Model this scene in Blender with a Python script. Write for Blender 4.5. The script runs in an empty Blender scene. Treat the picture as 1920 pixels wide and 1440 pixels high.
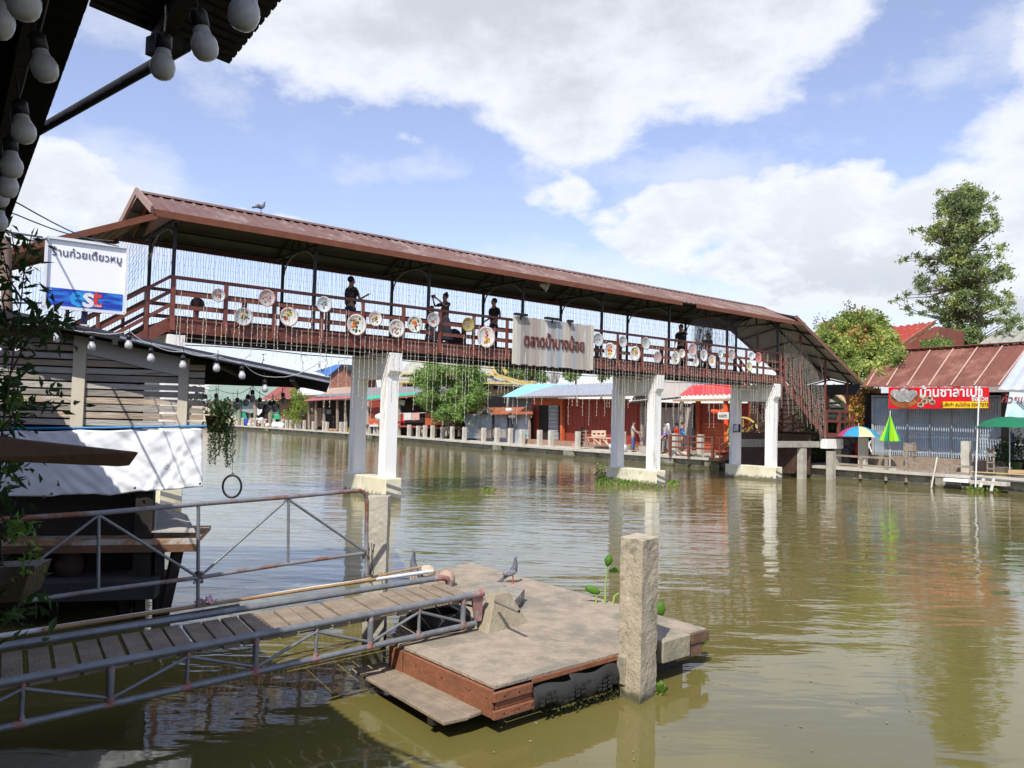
import bpy, bmesh, math, random
from mathutils import Vector as V, Matrix, noise as mnoise
random.seed(7)
S=bpy.context.scene
# ---------------- camera
FX=1500.0; PITCH=math.radians(2.55); ROLL=math.radians(1.5); CH=2.2; BA=math.radians(51.3)
fw=V((0,math.cos(PITCH),math.sin(PITCH))); r0=V((1,0,0)); u0=r0.cross(fw)
rt=r0*math.cos(ROLL)+u0*math.sin(ROLL); up=rt.cross(fw)
CAM=V((0,0,CH))
cd=bpy.data.cameras.new("camera"); cam=bpy.data.objects.new("camera",cd); S.collection.objects.link(cam)
cd.sensor_width=36; cd.lens=36*FX/1920; cd.clip_start=0.05; cd.clip_end=6000
cam.matrix_world=Matrix(((rt.x,up.x,-fw.x,0),(rt.y,up.y,-fw.y,0),(rt.z,up.z,-fw.z,CH),(0,0,0,1)))
S.camera=cam
# ---------------- exposure, sun, sky
S.view_settings.view_transform='Standard'; S.view_settings.look='None'; S.view_settings.exposure=0.33; S.view_settings.gamma=1
SAZ=math.radians(199); SEL=math.radians(49)   # azimuth of the sun measured from +Y towards +X
sd=V((math.sin(SAZ)*math.cos(SEL),math.cos(SAZ)*math.cos(SEL),math.sin(SEL)))
sl=bpy.data.lights.new("sun",'SUN'); sl.energy=4.4; sl.angle=math.radians(0.5); sl.color=(1,0.955,0.87)
so=bpy.data.objects.new("sun",sl); S.collection.objects.link(so); so.rotation_euler=sd.to_track_quat('Z','Y').to_euler(); so.location=(0,-20,60)
W=bpy.data.worlds.new("World"); S.world=W; W.use_nodes=True
wt=W.node_tree; wt.nodes.clear()
def N(t,ty,**k):
    n=t.nodes.new(ty)
    for a,b in k.items(): setattr(n,a,b)
    return n
def mth(t,op,a,b=None,c=None,clamp=False):
    n=N(t,'ShaderNodeMath',operation=op); n.use_clamp=clamp
    for i,v in enumerate((a,b,c)):
        if v is None: continue
        if isinstance(v,(int,float)): n.inputs[i].default_value=v
        else: t.links.new(v,n.inputs[i])
    return n.outputs[0]
def azel(x,y):
    d=((x-960)/FX*rt-(y-720)/FX*up+fw).normalized()
    return math.atan2(d.x,d.y),math.asin(d.z)
def build_world():
    t=wt; L=t.links.new
    out=N(t,'ShaderNodeOutputWorld'); sky=N(t,'ShaderNodeTexSky'); sky.sky_type='NISHITA'; sky.sun_disc=False
    sky.sun_elevation=SEL; sky.sun_rotation=SAZ; sky.altitude=0; sky.air_density=1.0; sky.dust_density=0.6; sky.ozone_density=3.0
    b1=N(t,'ShaderNodeBackground'); b1.inputs[1].default_value=0.15; tn=N(t,'ShaderNodeMix',data_type='RGBA',blend_type='MULTIPLY'); tn.inputs[0].default_value=1; tn.inputs[7].default_value=(1.22,1.04,1.10,1); L(sky.outputs[0],tn.inputs[6]); L(tn.outputs[2],b1.inputs[0])
    tc=N(t,'ShaderNodeTexCoord'); sp=N(t,'ShaderNodeSeparateXYZ'); L(tc.outputs['Generated'],sp.inputs[0])
    az=mth(t,'ARCTAN2',sp.outputs[0],sp.outputs[1]); el=mth(t,'ARCSINE',sp.outputs[2])
    # warp
    nz=N(t,'ShaderNodeTexNoise'); nz.inputs['Scale'].default_value=5.0; nz.inputs['Detail'].default_value=6; nz.inputs['Roughness'].default_value=0.6
    cm=N(t,'ShaderNodeCombineXYZ'); L(az,cm.inputs[0]); L(mth(t,'MULTIPLY',el,1.7),cm.inputs[1]); L(cm.outputs[0],nz.inputs['Vector'])
    nf=mth(t,'SUBTRACT',nz.outputs['Fac'],0.5)
    nb=N(t,'ShaderNodeTexNoise'); nb.inputs['Scale'].default_value=15; nb.inputs['Detail'].default_value=6; nb.inputs['Roughness'].default_value=.62; L(cm.outputs[0],nb.inputs['Vector'])
    nbf=mth(t,'SUBTRACT',nb.outputs['Fac'],0.5)
    # puffy edges: inverted cell distance gives cauliflower outlines
    def puff(scale):
        v=N(t,'ShaderNodeTexVoronoi',feature='F1'); v.inputs['Scale'].default_value=scale
        v.inputs['Detail'].default_value=0
        wv=N(t,'ShaderNodeVectorMath',operation='MULTIPLY_ADD'); wv.inputs[1].default_value=(.045,.045,.045)
        L(nz.outputs['Color'],wv.inputs[0]); L(cm.outputs[0],wv.inputs[2]); L(wv.outputs[0],v.inputs['Vector'])
        return mth(t,'SUBTRACT',0.45,v.outputs['Distance'])
    pf=mth(t,'MULTIPLY_ADD',puff(34),.4,puff(13))
    def blobs(lst):
        cur=None
        for (x,y,rx,ry) in lst:
            a,e=azel(x,y)
            dx=mth(t,'DIVIDE',mth(t,'SUBTRACT',az,a),rx/1500); dy=mth(t,'DIVIDE',mth(t,'SUBTRACT',el,e),ry/1500)
            f=mth(t,'MULTIPLY',mth(t,'SUBTRACT',1,mth(t,'SQRT',mth(t,'ADD',mth(t,'MULTIPLY',dx,dx),mth(t,'MULTIPLY',dy,dy)))),min(rx,ry*1.3)/110)
            cur=f if cur is None else mth(t,'SMOOTH_MAX',cur,f,0.12)
        return cur
    def smooth(v,a,b):
        m=N(t,'ShaderNodeMapRange',interpolation_type='SMOOTHSTEP'); L(v,m.inputs[0]); m.inputs[1].default_value=a; m.inputs[2].default_value=b
        return m.outputs[0]
    soft=blobs([(930,-60,560,240),(1070,160,220,150),(740,50,360,140),(1260,50,330,150),(1470,0,200,110),(420,20,240,70),(2500,-100,400,250),(-900,300,600,300),(2900,300,700,350)])
    wisp=blobs([(1790,120,200,70),(1860,60,260,70),(260,30,200,70),(1500,560,420,110),(800,320,120,30),(400,200,60,40),(1250,330,300,60),(150,360,260,120),(1150,520,320,80)])
    dens1=smooth(mth(t,'ADD',soft,mth(t,'MULTIPLY_ADD',nf,2.6,mth(t,'MULTIPLY',nbf,.9))),-0.25,0.55)
    densw=mth(t,'MULTIPLY',smooth(mth(t,'ADD',wisp,mth(t,'MULTIPLY_ADD',nf,3.0,mth(t,'MULTIPLY',nbf,1.2))),-0.5,1.0),.6)
    cum=blobs([(1075,362,110,60),(1330,400,260,85),(1540,400,260,100),(1760,390,240,95),(1900,420,150,95),(1620,520,420,90),(1240,450,190,80),(1400,500,230,80),
               (130,325,130,85),(260,395,200,70),(400,420,150,48),(520,425,70,40),(1060,520,110,40),(1540,610,70,40),(1900,560,90,60),(790,268,34,12),(1880,700,300,100),(-600,500,300,150),(2700,500,400,200)])
    dens2=smooth(mth(t,'ADD',cum,mth(t,'MULTIPLY_ADD',pf,.55,mth(t,'MULTIPLY_ADD',nf,1.5,mth(t,'MULTIPLY',nbf,.8)))),0.0,0.42)
    # low haze
    hz=smooth(el,0.30,-0.02)
    hzn=mth(t,'MULTIPLY',hz,mth(t,'MULTIPLY_ADD',nf,1.2,0.72),clamp=True)
    veil=smooth(mth(t,'MULTIPLY_ADD',nf,1,0),0.02,0.5)
    d=mth(t,'MAXIMUM',mth(t,'MULTIPLY',dens1,.95),mth(t,'MULTIPLY',dens2,.95)); d=mth(t,'MAXIMUM',d,densw); d=mth(t,'MAXIMUM',d,mth(t,'MULTIPLY',hzn,.85)); d=mth(t,'MAXIMUM',d,mth(t,'MULTIPLY_ADD',veil,.30,.14))
    # shade: interiors greyer than edges
    inn=smooth(mth(t,'ADD',soft,mth(t,'MULTIPLY_ADD',nbf,2.4,mth(t,'MULTIPLY',nf,3.0))),0.1,2.3)
    inn2=smooth(mth(t,'ADD',mth(t,'MULTIPLY',cum,1.0),mth(t,'MULTIPLY_ADD',nbf,3.0,mth(t,'MULTIPLY',nf,2.2))),0.15,1.1)
    low=smooth(el,0.27,0.12)
    g=mth(t,'MAXIMUM',mth(t,'MULTIPLY',inn,.85),mth(t,'MULTIPLY',inn2,mth(t,'MULTIPLY_ADD',low,.5,.34)))
    g=mth(t,'MAXIMUM',g,mth(t,'MULTIPLY',smooth(el,0.22,0.03),mth(t,'MULTIPLY_ADD',nf,1.0,.62)))
    cr=N(t,'ShaderNodeValToRGB'); e=cr.color_ramp.elements; e[0].color=(.80,.82,.87,1); e[1].color=(.50,.525,.58,1); L(g,cr.inputs[0])
    b2=N(t,'ShaderNodeBackground'); b2.inputs[1].default_value=0.98; L(cr.outputs[0],b2.inputs[0])
    mx=N(t,'ShaderNodeMixShader'); L(d,mx.inputs[0]); L(b1.outputs[0],mx.inputs[1]); L(b2.outputs[0],mx.inputs[2]); L(mx.outputs[0],out.inputs[0])
build_world()
W.cycles.sampling_method='MANUAL'; W.cycles.sample_map_resolution=256
# ---------------- frames: bank/bridge frame (s along the bridge, w away from us along the river, h up)
bv=V((math.sin(BA),math.cos(BA),0)); pv=V((-math.cos(BA),math.sin(BA),0)); Z=V((0,0,1))
def ray(x,y): return (x-960)/FX*rt-(y-720)/FX*up+fw
def G(x,y,h=0):
    d=ray(x,y); return CAM+d*((h-CH)/d.z)
def D(x,y,Y):
    d=ray(x,y); return CAM+d*(Y/d.y)
OB=G(737,935)
def B(s,w,h): return OB+s*bv+w*pv+Z*h
def PS(x,y,s):
    d=ray(x,y); return CAM+d*((OB+s*bv-CAM).dot(bv)/d.dot(bv))
def PW(x,y,w):
    d=ray(x,y); return CAM+d*((OB+w*pv-CAM).dot(pv)/d.dot(pv))
def bc(P):
    q=P-OB; return q.dot(bv),q.dot(pv),P.z
def GB(x,y,h): 
    a=bc(G(x,y,h)); return a[0],a[1]
# ---------------- materials
MATS={}
def srgb(r,g,b):
    f=lambda c:(c/255/12.92 if c/255<=.04045 else ((c/255+.055)/1.055)**2.4)
    return (f(r),f(g),f(b))
def mat(name,c1,c2=None,sc=3,rough=.75,bump=.15,bs=25,metal=0,st=(1,1,1),c3=None,s3=1.5,t3=.58,spec=.35,det=6,rnd=0,bd=.02,trans=0,coat=0,sheen=0,wet=None):
    if name in MATS: return MATS[name]
    m=bpy.data.materials.new(name); m.use_nodes=True; t=m.node_tree; L=t.links.new
    p=t.nodes['Principled BSDF']; p.inputs['Roughness'].default_value=rough; p.inputs['Metallic'].default_value=metal; p.inputs['Specular IOR Level'].default_value=spec
    if c2 is None: c2=tuple(x*.72 for x in c1)
    tc=N(t,'ShaderNodeTexCoord'); mp=N(t,'ShaderNodeMapping'); mp.inputs['Scale'].default_value=st; L(tc.outputs['Object'],mp.inputs[0])
    n=N(t,'ShaderNodeTexNoise'); n.inputs['Scale'].default_value=sc; n.inputs['Detail'].default_value=det; n.inputs['Roughness'].default_value=.65; L(mp.outputs[0],n.inputs['Vector'])
    cr=N(t,'ShaderNodeValToRGB'); e=cr.color_ramp.elements; e[0].position=.35; e[1].position=.65; e[0].color=(*c2,1); e[1].color=(*c1,1); L(n.outputs['Fac'],cr.inputs[0])
    col=cr.outputs[0]
    if c3:
        n3=N(t,'ShaderNodeTexNoise'); n3.inputs['Scale'].default_value=s3; n3.inputs['Detail'].default_value=8; n3.inputs['Roughness'].default_value=.7; L(mp.outputs[0],n3.inputs['Vector'])
        r3=N(t,'ShaderNodeMapRange'); r3.inputs[1].default_value=t3-.04; r3.inputs[2].default_value=t3+.06; L(n3.outputs['Fac'],r3.inputs[0])
        mx=N(t,'ShaderNodeMix',data_type='RGBA'); L(r3.outputs[0],mx.inputs[0]); L(col,mx.inputs[6]); mx.inputs[7].default_value=(*c3,1); col=mx.outputs[2]
    if rnd:
        g=N(t,'ShaderNodeNewGeometry'); h=N(t,'ShaderNodeHueSaturation'); r=N(t,'ShaderNodeMapRange'); r.inputs[3].default_value=1-rnd; r.inputs[4].default_value=1+rnd
        L(g.outputs['Random Per Island'],r.inputs[0]); L(r.outputs[0],h.inputs['Value']); L(col,h.inputs['Color']); col=h.outputs[0]
    if wet:
        ge=N(t,'ShaderNodeNewGeometry'); sx=N(t,'ShaderNodeSeparateXYZ'); L(ge.outputs['Position'],sx.inputs[0]); wn=N(t,'ShaderNodeTexNoise'); wn.inputs['Scale'].default_value=7; wn.inputs['Detail'].default_value=6; L(tc.outputs['Object'],wn.inputs['Vector'])
        wm=N(t,'ShaderNodeMapRange'); wm.inputs[1].default_value=wet*.55; wm.inputs[2].default_value=wet*1.25; wm.inputs[3].default_value=.85; wm.inputs[4].default_value=0; L(mth(t,'ADD',sx.outputs[2],mth(t,'MULTIPLY',mth(t,'SUBTRACT',wn.outputs[0],.5),wet*2.2)),wm.inputs[0])
        wx=N(t,'ShaderNodeMix',data_type='RGBA'); L(wm.outputs[0],wx.inputs[0]); L(col,wx.inputs[6]); wx.inputs[7].default_value=(.06,.058,.03,1); col=wx.outputs[2]
    L(col,p.inputs['Base Color'])
    if bump:
        nb=N(t,'ShaderNodeTexNoise'); nb.inputs['Scale'].default_value=bs; nb.inputs['Detail'].default_value=5; L(mp.outputs[0],nb.inputs['Vector'])
        b=N(t,'ShaderNodeBump'); b.inputs['Strength'].default_value=min(1,bump*2); b.inputs['Distance'].default_value=bd; L(nb.outputs['Fac'],b.inputs['Height']); L(b.outputs[0],p.inputs['Normal'])
        rr=N(t,'ShaderNodeMapRange'); rr.inputs[3].default_value=max(.02,rough-.12); rr.inputs[4].default_value=min(1,rough+.12); L(n.outputs['Fac'],rr.inputs[0]); L(rr.outputs[0],p.inputs['Roughness'])
    if coat: p.inputs['Coat Weight'].default_value=coat
    if trans:
        tr=N(t,'ShaderNodeBsdfTranslucent'); L(col,tr.inputs[0]); mxs=N(t,'ShaderNodeMixShader'); mxs.inputs[0].default_value=trans
        o=t.nodes['Material Output']; L(p.outputs[0],mxs.inputs[1]); L(tr.outputs[0],mxs.inputs[2]); L(mxs.outputs[0],o.inputs[0])
    MATS[name]=m; return m
def leafmat(name,c1,c2,c3=None,s3=.5,t3=.6,sc=.8,rnd=.35): return mat(name,c1,c2,sc=sc,rough=.55,bump=0,rnd=rnd,trans=.42,c3=c3,s3=s3,t3=t3,spec=.3)
# ---------------- mesh builder
class MB:
    def __init__(s): s.v=[]; s.f=[]; s.sm=[]
    def add(s,vs,fs,smooth=False):
        o=len(s.v); s.v+= [tuple(v) for v in vs]; s.f+=[[i+o for i in f] for f in fs]; s.sm+=[smooth]*len(fs); return s
    def obox(s,c,ax,ay,az):  # centre, half axes
        c=V(c); vs=[c+ax*i+ay*j+az*k for k in(-1,1) for j in(-1,1) for i in(-1,1)]
        fl=ax.cross(ay).dot(az)<0
        fs=[[0,2,3,1],[4,5,7,6],[0,1,5,4],[2,6,7,3],[0,4,6,2],[1,3,7,5]]
        if fl: fs=[f[::-1] for f in fs]
        return s.add(vs,fs)
    def bar(s,p,q,w,t,upv=Z):  # rectangular bar from p to q, w sideways, t along up
        p=V(p);q=V(q); d=(q-p); L=d.length; d.normalize(); sx=d.cross(upv)
        if sx.length<1e-4: sx=d.cross(V((1,0,0)))
        sx.normalize(); uu=sx.cross(d).normalized()
        return s.obox((p+q)/2,d*L/2,sx*w/2,uu*t/2)
    def bbox(s,s0,s1,w0,w1,h0,h1):  # box in the bank frame
        return s.obox(B((s0+s1)/2,(w0+w1)/2,(h0+h1)/2),bv*abs(s1-s0)/2,pv*abs(w1-w0)/2,Z*abs(h1-h0)/2)
    def tube(s,pts,r,n=8,r1=None,caps=True):
        pts=[V(p) for p in pts]; m=len(pts); rs=r if isinstance(r,(list,tuple)) else [r+((r1 if r1 is not None else r)-r)*i/(m-1) for i in range(m)]
        vs=[];prev=None
        for i,p in enumerate(pts):
            d=(pts[min(i+1,m-1)]-pts[max(i-1,0)])
            if d.length<1e-9: d=V((0,0,1))
            d.normalize()
            a=prev if prev is not None else (V((0,0,1)) if abs(d.z)<.9 else V((1,0,0)))
            a=(a-d*a.dot(d)); a=a.normalized() if a.length>1e-5 else d.orthogonal().normalized(); prev=a; b=d.cross(a)
            for k in range(n):
                t=2*math.pi*k/n; vs.append(p+(a*math.cos(t)+b*math.sin(t))*rs[i])
        fs=[[i*n+k,i*n+(k+1)%n,(i+1)*n+(k+1)%n,(i+1)*n+k] for i in range(m-1) for k in range(n)]
        s.add(vs,fs,True)
        if caps: s.add([vs[k] for k in range(n)],[list(range(n))[::-1]]); s.add([vs[(m-1)*n+k] for k in range(n)],[list(range(n))])
        return s
    def prism(s,pts,thick):  # polygon extruded by vector
        n=len(pts); pts=[V(p) for p in pts]; q=[p+thick for p in pts]
        nn=V((0,0,0))
        for i in range(n): nn+=pts[i].cross(pts[(i+1)%n])
        if nn.dot(thick)>0: pts,q=q,pts
        return s.add(pts+q,[list(range(n)),[2*n-1-i for i in range(n)]]+[[i,i+n,(i+1)%n+n,(i+1)%n] for i in range(n)])
    def ell(s,c,rx,ry,rz,nu=12,nv=8,rot=None,jit=0):
        vs=[];c=V(c)
        for j in range(nv+1):
            ph=math.pi*j/nv
            for i in range(nu):
                th=2*math.pi*i/nu; v=V((rx*math.sin(ph)*math.cos(th),ry*math.sin(ph)*math.sin(th),rz*math.cos(ph)))
                if jit: v*=1+jit*mnoise.noise(v*(2.5/max(rx,ry,rz))+c)
                vs.append(c+(rot@v if rot else v))
        return s.add(vs,[[j*nu+i,(j+1)*nu+i,(j+1)*nu+(i+1)%nu,j*nu+(i+1)%nu] for j in range(nv) for i in range(nu)],True)
    def lathe(s,c,prof,n=16,axis=Z,xa=None):  # prof [(r,z)]
        ax=axis.normalized(); a=xa or ax.orthogonal().normalized(); b=ax.cross(a); vs=[V(c)+ax*z+(a*math.cos(2*math.pi*k/n)+b*math.sin(2*math.pi*k/n))*r for r,z in prof for k in range(n)]
        return s.add(vs,[[i*n+k,i*n+(k+1)%n,(i+1)*n+(k+1)%n,(i+1)*n+k] for i in range(len(prof)-1) for k in range(n)],True)
    def corr(s,e0,e1,r0_,r1_,pitch=.2,amp=.025,th=.012,ny=1,kind='trap'):  # corrugated sheet, eave e0-e1, ridge r0-r1
        e0,e1,r0_,r1_=map(V,(e0,e1,r0_,r1_)); n=(e1-e0).cross(r0_-e0).normalized()
        if n.z<0: n=-n
        L=(e1-e0).length; k=max(2,int(L/pitch)); prof=[]
        for i in range(k):
            if kind=='trap': prof+=[(i/k,0),((i+.62)/k,0),((i+.72)/k,amp),((i+.9)/k,amp)]
            else: prof+=[((i+j/4)/k,amp*math.sin(2*math.pi*j/4)) for j in range(4)]
        prof.append((1,0)); m=len(prof); top=[];bot=[]
        for j in range(ny+1):
            for t,a in prof:
                P=(e0.lerp(e1,t)).lerp(r0_.lerp(r1_,t),j/ny)+n*a; top.append(P); bot.append(P-n*th)
        T=len(top); fs=[]
        fl=(e1-e0).cross(r0_-e0).dot(n)<0
        for j in range(ny):
            for i in range(m-1):
                a,b2,c,d=j*m+i,j*m+i+1,(j+1)*m+i+1,(j+1)*m+i
                q=[a,b2,c,d]; q=q[::-1] if fl else q
                fs.append(q); fs.append([x+T for x in q[::-1]])
        for i in range(m-1):
            fs.append([i,i+T,i+1+T,i+1]); o=ny*m; fs.append([o+i,o+i+1,o+i+1+T,o+i+T])
        return s.add(top+bot,fs)
    def leaf(s,c,size,asp=.5,dirv=None):
        d=dirv or V((random.gauss(0,1),random.gauss(0,1),random.gauss(0,1))).normalized()
        a=d.orthogonal().normalized(); a.rotate(Matrix.Rotation(random.random()*6.283,3,d)); c=V(c); w=a*size*asp*.5; n=d.cross(a)*size*.12
        return s.add([c,c+d*size*.4+w+n,c+d*size,c+d*size*.4-w+n,c+d*size*.45],[[0,1,4],[1,2,4],[2,3,4],[3,0,4]])
    def build(s,name,m,parent=None,loc=None,origin=None,bevel=0):
        me=bpy.data.meshes.new(name)
        if parent is not None: o0=V(parent.get('_o',(0,0,0)))
        elif origin is not None: o0=V(origin)
        else:
            xs=[v[0] for v in s.v];ys=[v[1] for v in s.v];zs=[v[2] for v in s.v]; o0=V(((min(xs)+max(xs))/2,(min(ys)+max(ys))/2,min(zs)))
        me.from_pydata([(v[0]-o0.x,v[1]-o0.y,v[2]-o0.z) for v in s.v],[],s.f); me.update()
        me.polygons.foreach_set('use_smooth',s.sm)
        if m: 
            for mm in (m if isinstance(m,list) else [m]): me.materials.append(mm)
        o=bpy.data.objects.new(name,me); S.collection.objects.link(o)
        if parent is not None:
            o.parent=parent; o['_o']=tuple(o0)
        else: o.location=o0; o['_o']=tuple(o0)
        if bevel:
            b=o.modifiers.new('b','BEVEL'); b.width=bevel; b.segments=1; b.limit_method='ANGLE'
        return o
def tag(o,label,cat,group=None,kind=None):
    if label: o['label']=label
    if cat: o['category']=cat
    if group: o['group']=group
    if kind: o['kind']=kind
    return o
def thing(name,loc,label,cat,group=None):
    o=bpy.data.objects.new(name,None); S.collection.objects.link(o); o.location=loc; o.empty_display_size=.2; o['_o']=tuple(loc)
    return tag(o,label,cat,group)
def struct(o): o['kind']='structure'; return o
def dup(root,loc,label=None,rot=None,scale=None,group=None,parent=None):
    c=root.copy(); S.collection.objects.link(c); 
    if parent is None and loc is not None: c.location=loc
    if parent is not None: c.parent=parent
    if label: c['label']=label
    if group: c['group']=group
    if rot is not None: c.rotation_euler=rot
    if scale is not None: c.scale=scale if not isinstance(scale,(int,float)) else (scale,)*3
    for ch in list(root.children): dup(ch,None,parent=c)
    return c
ORD=['first','second','third','fourth','fifth','sixth','seventh','eighth','ninth','tenth','eleventh','twelfth','thirteenth','fourteenth','fifteenth','sixteenth','seventeenth','eighteenth','nineteenth','twentieth','twenty-first','twenty-second','twenty-third','twenty-fourth']
def text(name,s_,size,m,parent,origin,xd,yd,off=.004,depth=.003,align='CENTER',bold=0,shear=0,fit=None):
    c=bpy.data.curves.new('t','FONT'); c.body=s_; c.size=size; c.align_x=align; c.align_y='CENTER'; c.extrude=depth; c.offset=bold; c.shear=shear; c.resolution_u=2
    o=bpy.data.objects.new('t',c); S.collection.objects.link(o)
    dg=bpy.context.evaluated_depsgraph_get(); me=bpy.data.meshes.new_from_object(o.evaluated_get(dg)); bpy.data.objects.remove(o); bpy.data.curves.remove(c)
    xd=xd.normalized(); yd=(yd-xd*yd.dot(xd)).normalized(); zd=xd.cross(yd)
    if fit:
        xs=[v.co.x for v in me.vertices]; k=fit/(max(xs)-min(xs)); c0=(max(xs)+min(xs))/2
        for v in me.vertices: v.co.x=(v.co.x-c0)*k; v.co.y*=(k if k>1 else k**.35)
    M=Matrix((( xd.x,yd.x,zd.x,0),(xd.y,yd.y,zd.y,0),(xd.z,yd.z,zd.z,0),(0,0,0,1))); M.translation=V(origin)+zd*off-V(parent.get('_o',(0,0,0)))
    me.transform(M); me.name=name; me.materials.clear(); me.materials.append(m)
    ob=bpy.data.objects.new(name,me); S.collection.objects.link(ob); ob.parent=parent; ob['_o']=parent['_o']; return ob
def skin(name,verts,edges,m,parent,sub=1):
    """verts: list of (Vector,radius(x[,y])) in world coords; one continuous skinned surface"""
    o0=V(parent['_o']); me=bpy.data.meshes.new(name); me.from_pydata([tuple(V(v[0])-o0) for v in verts],edges,[]); o=bpy.data.objects.new(name,me); S.collection.objects.link(o)
    md=o.modifiers.new('s','SKIN'); 
    for i,v in enumerate(verts):
        r=v[1] if isinstance(v[1],tuple) else (v[1],v[1]); me.skin_vertices[0].data[i].radius=r
    me.skin_vertices[0].data[0].use_root=True; md.use_smooth_shade=True
    if sub: o.modifiers.new('u','SUBSURF').levels=sub
    dg=bpy.context.evaluated_depsgraph_get(); m2=bpy.data.meshes.new_from_object(o.evaluated_get(dg)); bpy.data.objects.remove(o); bpy.data.meshes.remove(me)
    m2.name=name; m2.materials.clear(); m2.materials.append(m)
    for p in m2.polygons: p.use_smooth=True
    ob=bpy.data.objects.new(name,m2); S.collection.objects.link(ob); ob.parent=parent; ob['_o']=tuple(o0); return ob
# shared materials
rustroof=mat('painted brown roof sheet',(.175,.10,.084),(.135,.076,.064),sc=1.5,rough=.6,bump=.05,c3=(.23,.165,.145),s3=1.3,t3=.54)
fasc=mat('brown roof fascia',(.185,.062,.03),(.14,.046,.022),sc=4,rough=.5,bump=.08)
rail=mat('red brown painted steel',(.18,.058,.042),(.135,.043,.03),sc=6,rough=.5,bump=.12,c3=(.12,.06,.045),s3=5,t3=.6)
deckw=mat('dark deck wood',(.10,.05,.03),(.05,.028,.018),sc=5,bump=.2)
dark=mat('dark steel',(.03,.028,.03),(.02,.02,.022),sc=5,rough=.6)
under=mat('dull underside of roof sheet',(.13,.125,.11),(.09,.088,.08),sc=2,rough=.7,bump=.05)
white=mat('white painted concrete',(.86,.85,.82),(.78,.77,.73),sc=1.2,rough=.85,bump=.1,bs=30,c3=(.55,.53,.45),s3=2.6,t3=.60,st=(1,1,.22))
conc=mat('weathered concrete',(.44,.41,.35),(.30,.28,.23),sc=3,rough=.9,bump=.3,bs=40,c3=(.20,.19,.15),s3=2,t3=.6)
concl=mat('pale concrete',(.53,.50,.43),(.40,.375,.315),sc=2.5,rough=.9,bump=.25,bs=40,c3=(.33,.31,.25),s3=1.6,t3=.62)
galv=mat('galvanised pipe',(.25,.265,.275),(.17,.18,.19),sc=9,rough=.45,bump=.1,metal=.35,c3=(.38,.20,.15),s3=7,t3=.68)
bulbw=mat('frosted bulb glass',(.66,.67,.68),(.55,.56,.57),sc=60,rough=.22,bump=0,trans=.22,coat=.4)
black=mat('black plastic',(.018,.018,.02),(.012,.012,.014),sc=9,rough=.45)
wire=mat('thin grey wire',(.12,.11,.12),(.08,.07,.08),sc=9,rough=.6,bump=0)
tint=lambda n,c,r=.6,b=.08: mat(n,c,tuple(x*.82 for x in c),sc=7,rough=r,bump=b)
wood=mat('grey weathered wood',(.36,.30,.235),(.20,.165,.13),sc=3,st=(1,1,8),bump=.3,bs=20,c3=(.12,.09,.07),s3=1.5,t3=.62)
# ================= water and ground =================
def water():
    m=bpy.data.materials.new('river water'); m.use_nodes=True; t=m.node_tree; L=t.links.new; p=t.nodes['Principled BSDF']
    p.inputs['Roughness'].default_value=.035; p.inputs['IOR'].default_value=1.36; p.inputs['Specular IOR Level'].default_value=.62
    tc=N(t,'ShaderNodeTexCoord')
    n0=N(t,'ShaderNodeTexNoise'); n0.inputs['Scale'].default_value=.12; n0.inputs['Detail'].default_value=5; L(tc.outputs['Object'],n0.inputs['Vector'])
    cr=N(t,'ShaderNodeValToRGB'); e=cr.color_ramp.elements; e[0].position=.35; e[1].position=.68; e[0].color=(.122,.105,.028,1); e[1].color=(.158,.134,.046,1); L(n0.outputs[0],cr.inputs[0]); L(cr.outputs[0],p.inputs['Base Color'])
    def rip(scale,stx,rot,det,dist):
        mp=N(t,'ShaderNodeMapping'); mp.inputs['Rotation'].default_value=(0,0,rot); mp.inputs['Scale'].default_value=(stx,1,1); L(tc.outputs['Object'],mp.inputs[0])
        n=N(t,'ShaderNodeTexNoise'); n.inputs['Scale'].default_value=scale; n.inputs['Detail'].default_value=det; n.inputs['Roughness'].default_value=.5; n.inputs['Distortion'].default_value=dist; L(mp.outputs[0],n.inputs['Vector']); return n.outputs[0]
    a=rip(1.1,.30,math.radians(-14),2,.5); b=rip(4.2,.34,math.radians(10),2,.4); c=rip(14,.4,math.radians(-5),2,.2)
    # calm near the bank, choppier in the open river
    dn=N(t,'ShaderNodeTexNoise'); dn.inputs['Scale'].default_value=.35; L(tc.outputs['Object'],dn.inputs['Vector'])
    sp=N(t,'ShaderNodeSeparateXYZ'); L(tc.outputs['Object'],sp.inputs[0])
    calm=N(t,'ShaderNodeMapRange'); calm.inputs[1].default_value=5; calm.inputs[2].default_value=13; calm.inputs[3].default_value=.22; calm.inputs[4].default_value=1; L(sp.outputs[1],calm.inputs[0])
    h=mth(t,'ADD',mth(t,'MULTIPLY',a,.045),mth(t,'ADD',mth(t,'MULTIPLY',mth(t,'MULTIPLY',b,.017),mth(t,'MULTIPLY_ADD',dn.outputs[0],2.6,-.4)),mth(t,'MULTIPLY',c,.0030)))
    h=mth(t,'MULTIPLY',h,calm.outputs[0])
    bp=N(t,'ShaderNodeBump'); bp.inputs['Strength'].default_value=.62; bp.inputs['Distance'].default_value=1; L(h,bp.inputs['Height']); L(bp.outputs[0],p.inputs['Normal'])
    me=MB(); me.add([(-500,-60,0),(500,-60,0),(500,600,0),(-500,600,0)],[[0,1,2,3]])
    struct(me.build('water',m,origin=(0,0,0)))
water()
QE=[(-60,21.5),(-8,21.45),(-.5,21.5),(1.7,21.5)]
QE2=[(5.5,21.9),(9,21.7),(16,22.0),(26,22.6),(35,23.8),(45,24.8),(60,25.2),(85,25.4),(150,27)]
gm=mat('packed earth and paving',(.36,.33,.27),(.27,.25,.2),sc=.8,rough=.95,bump=.2)
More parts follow.
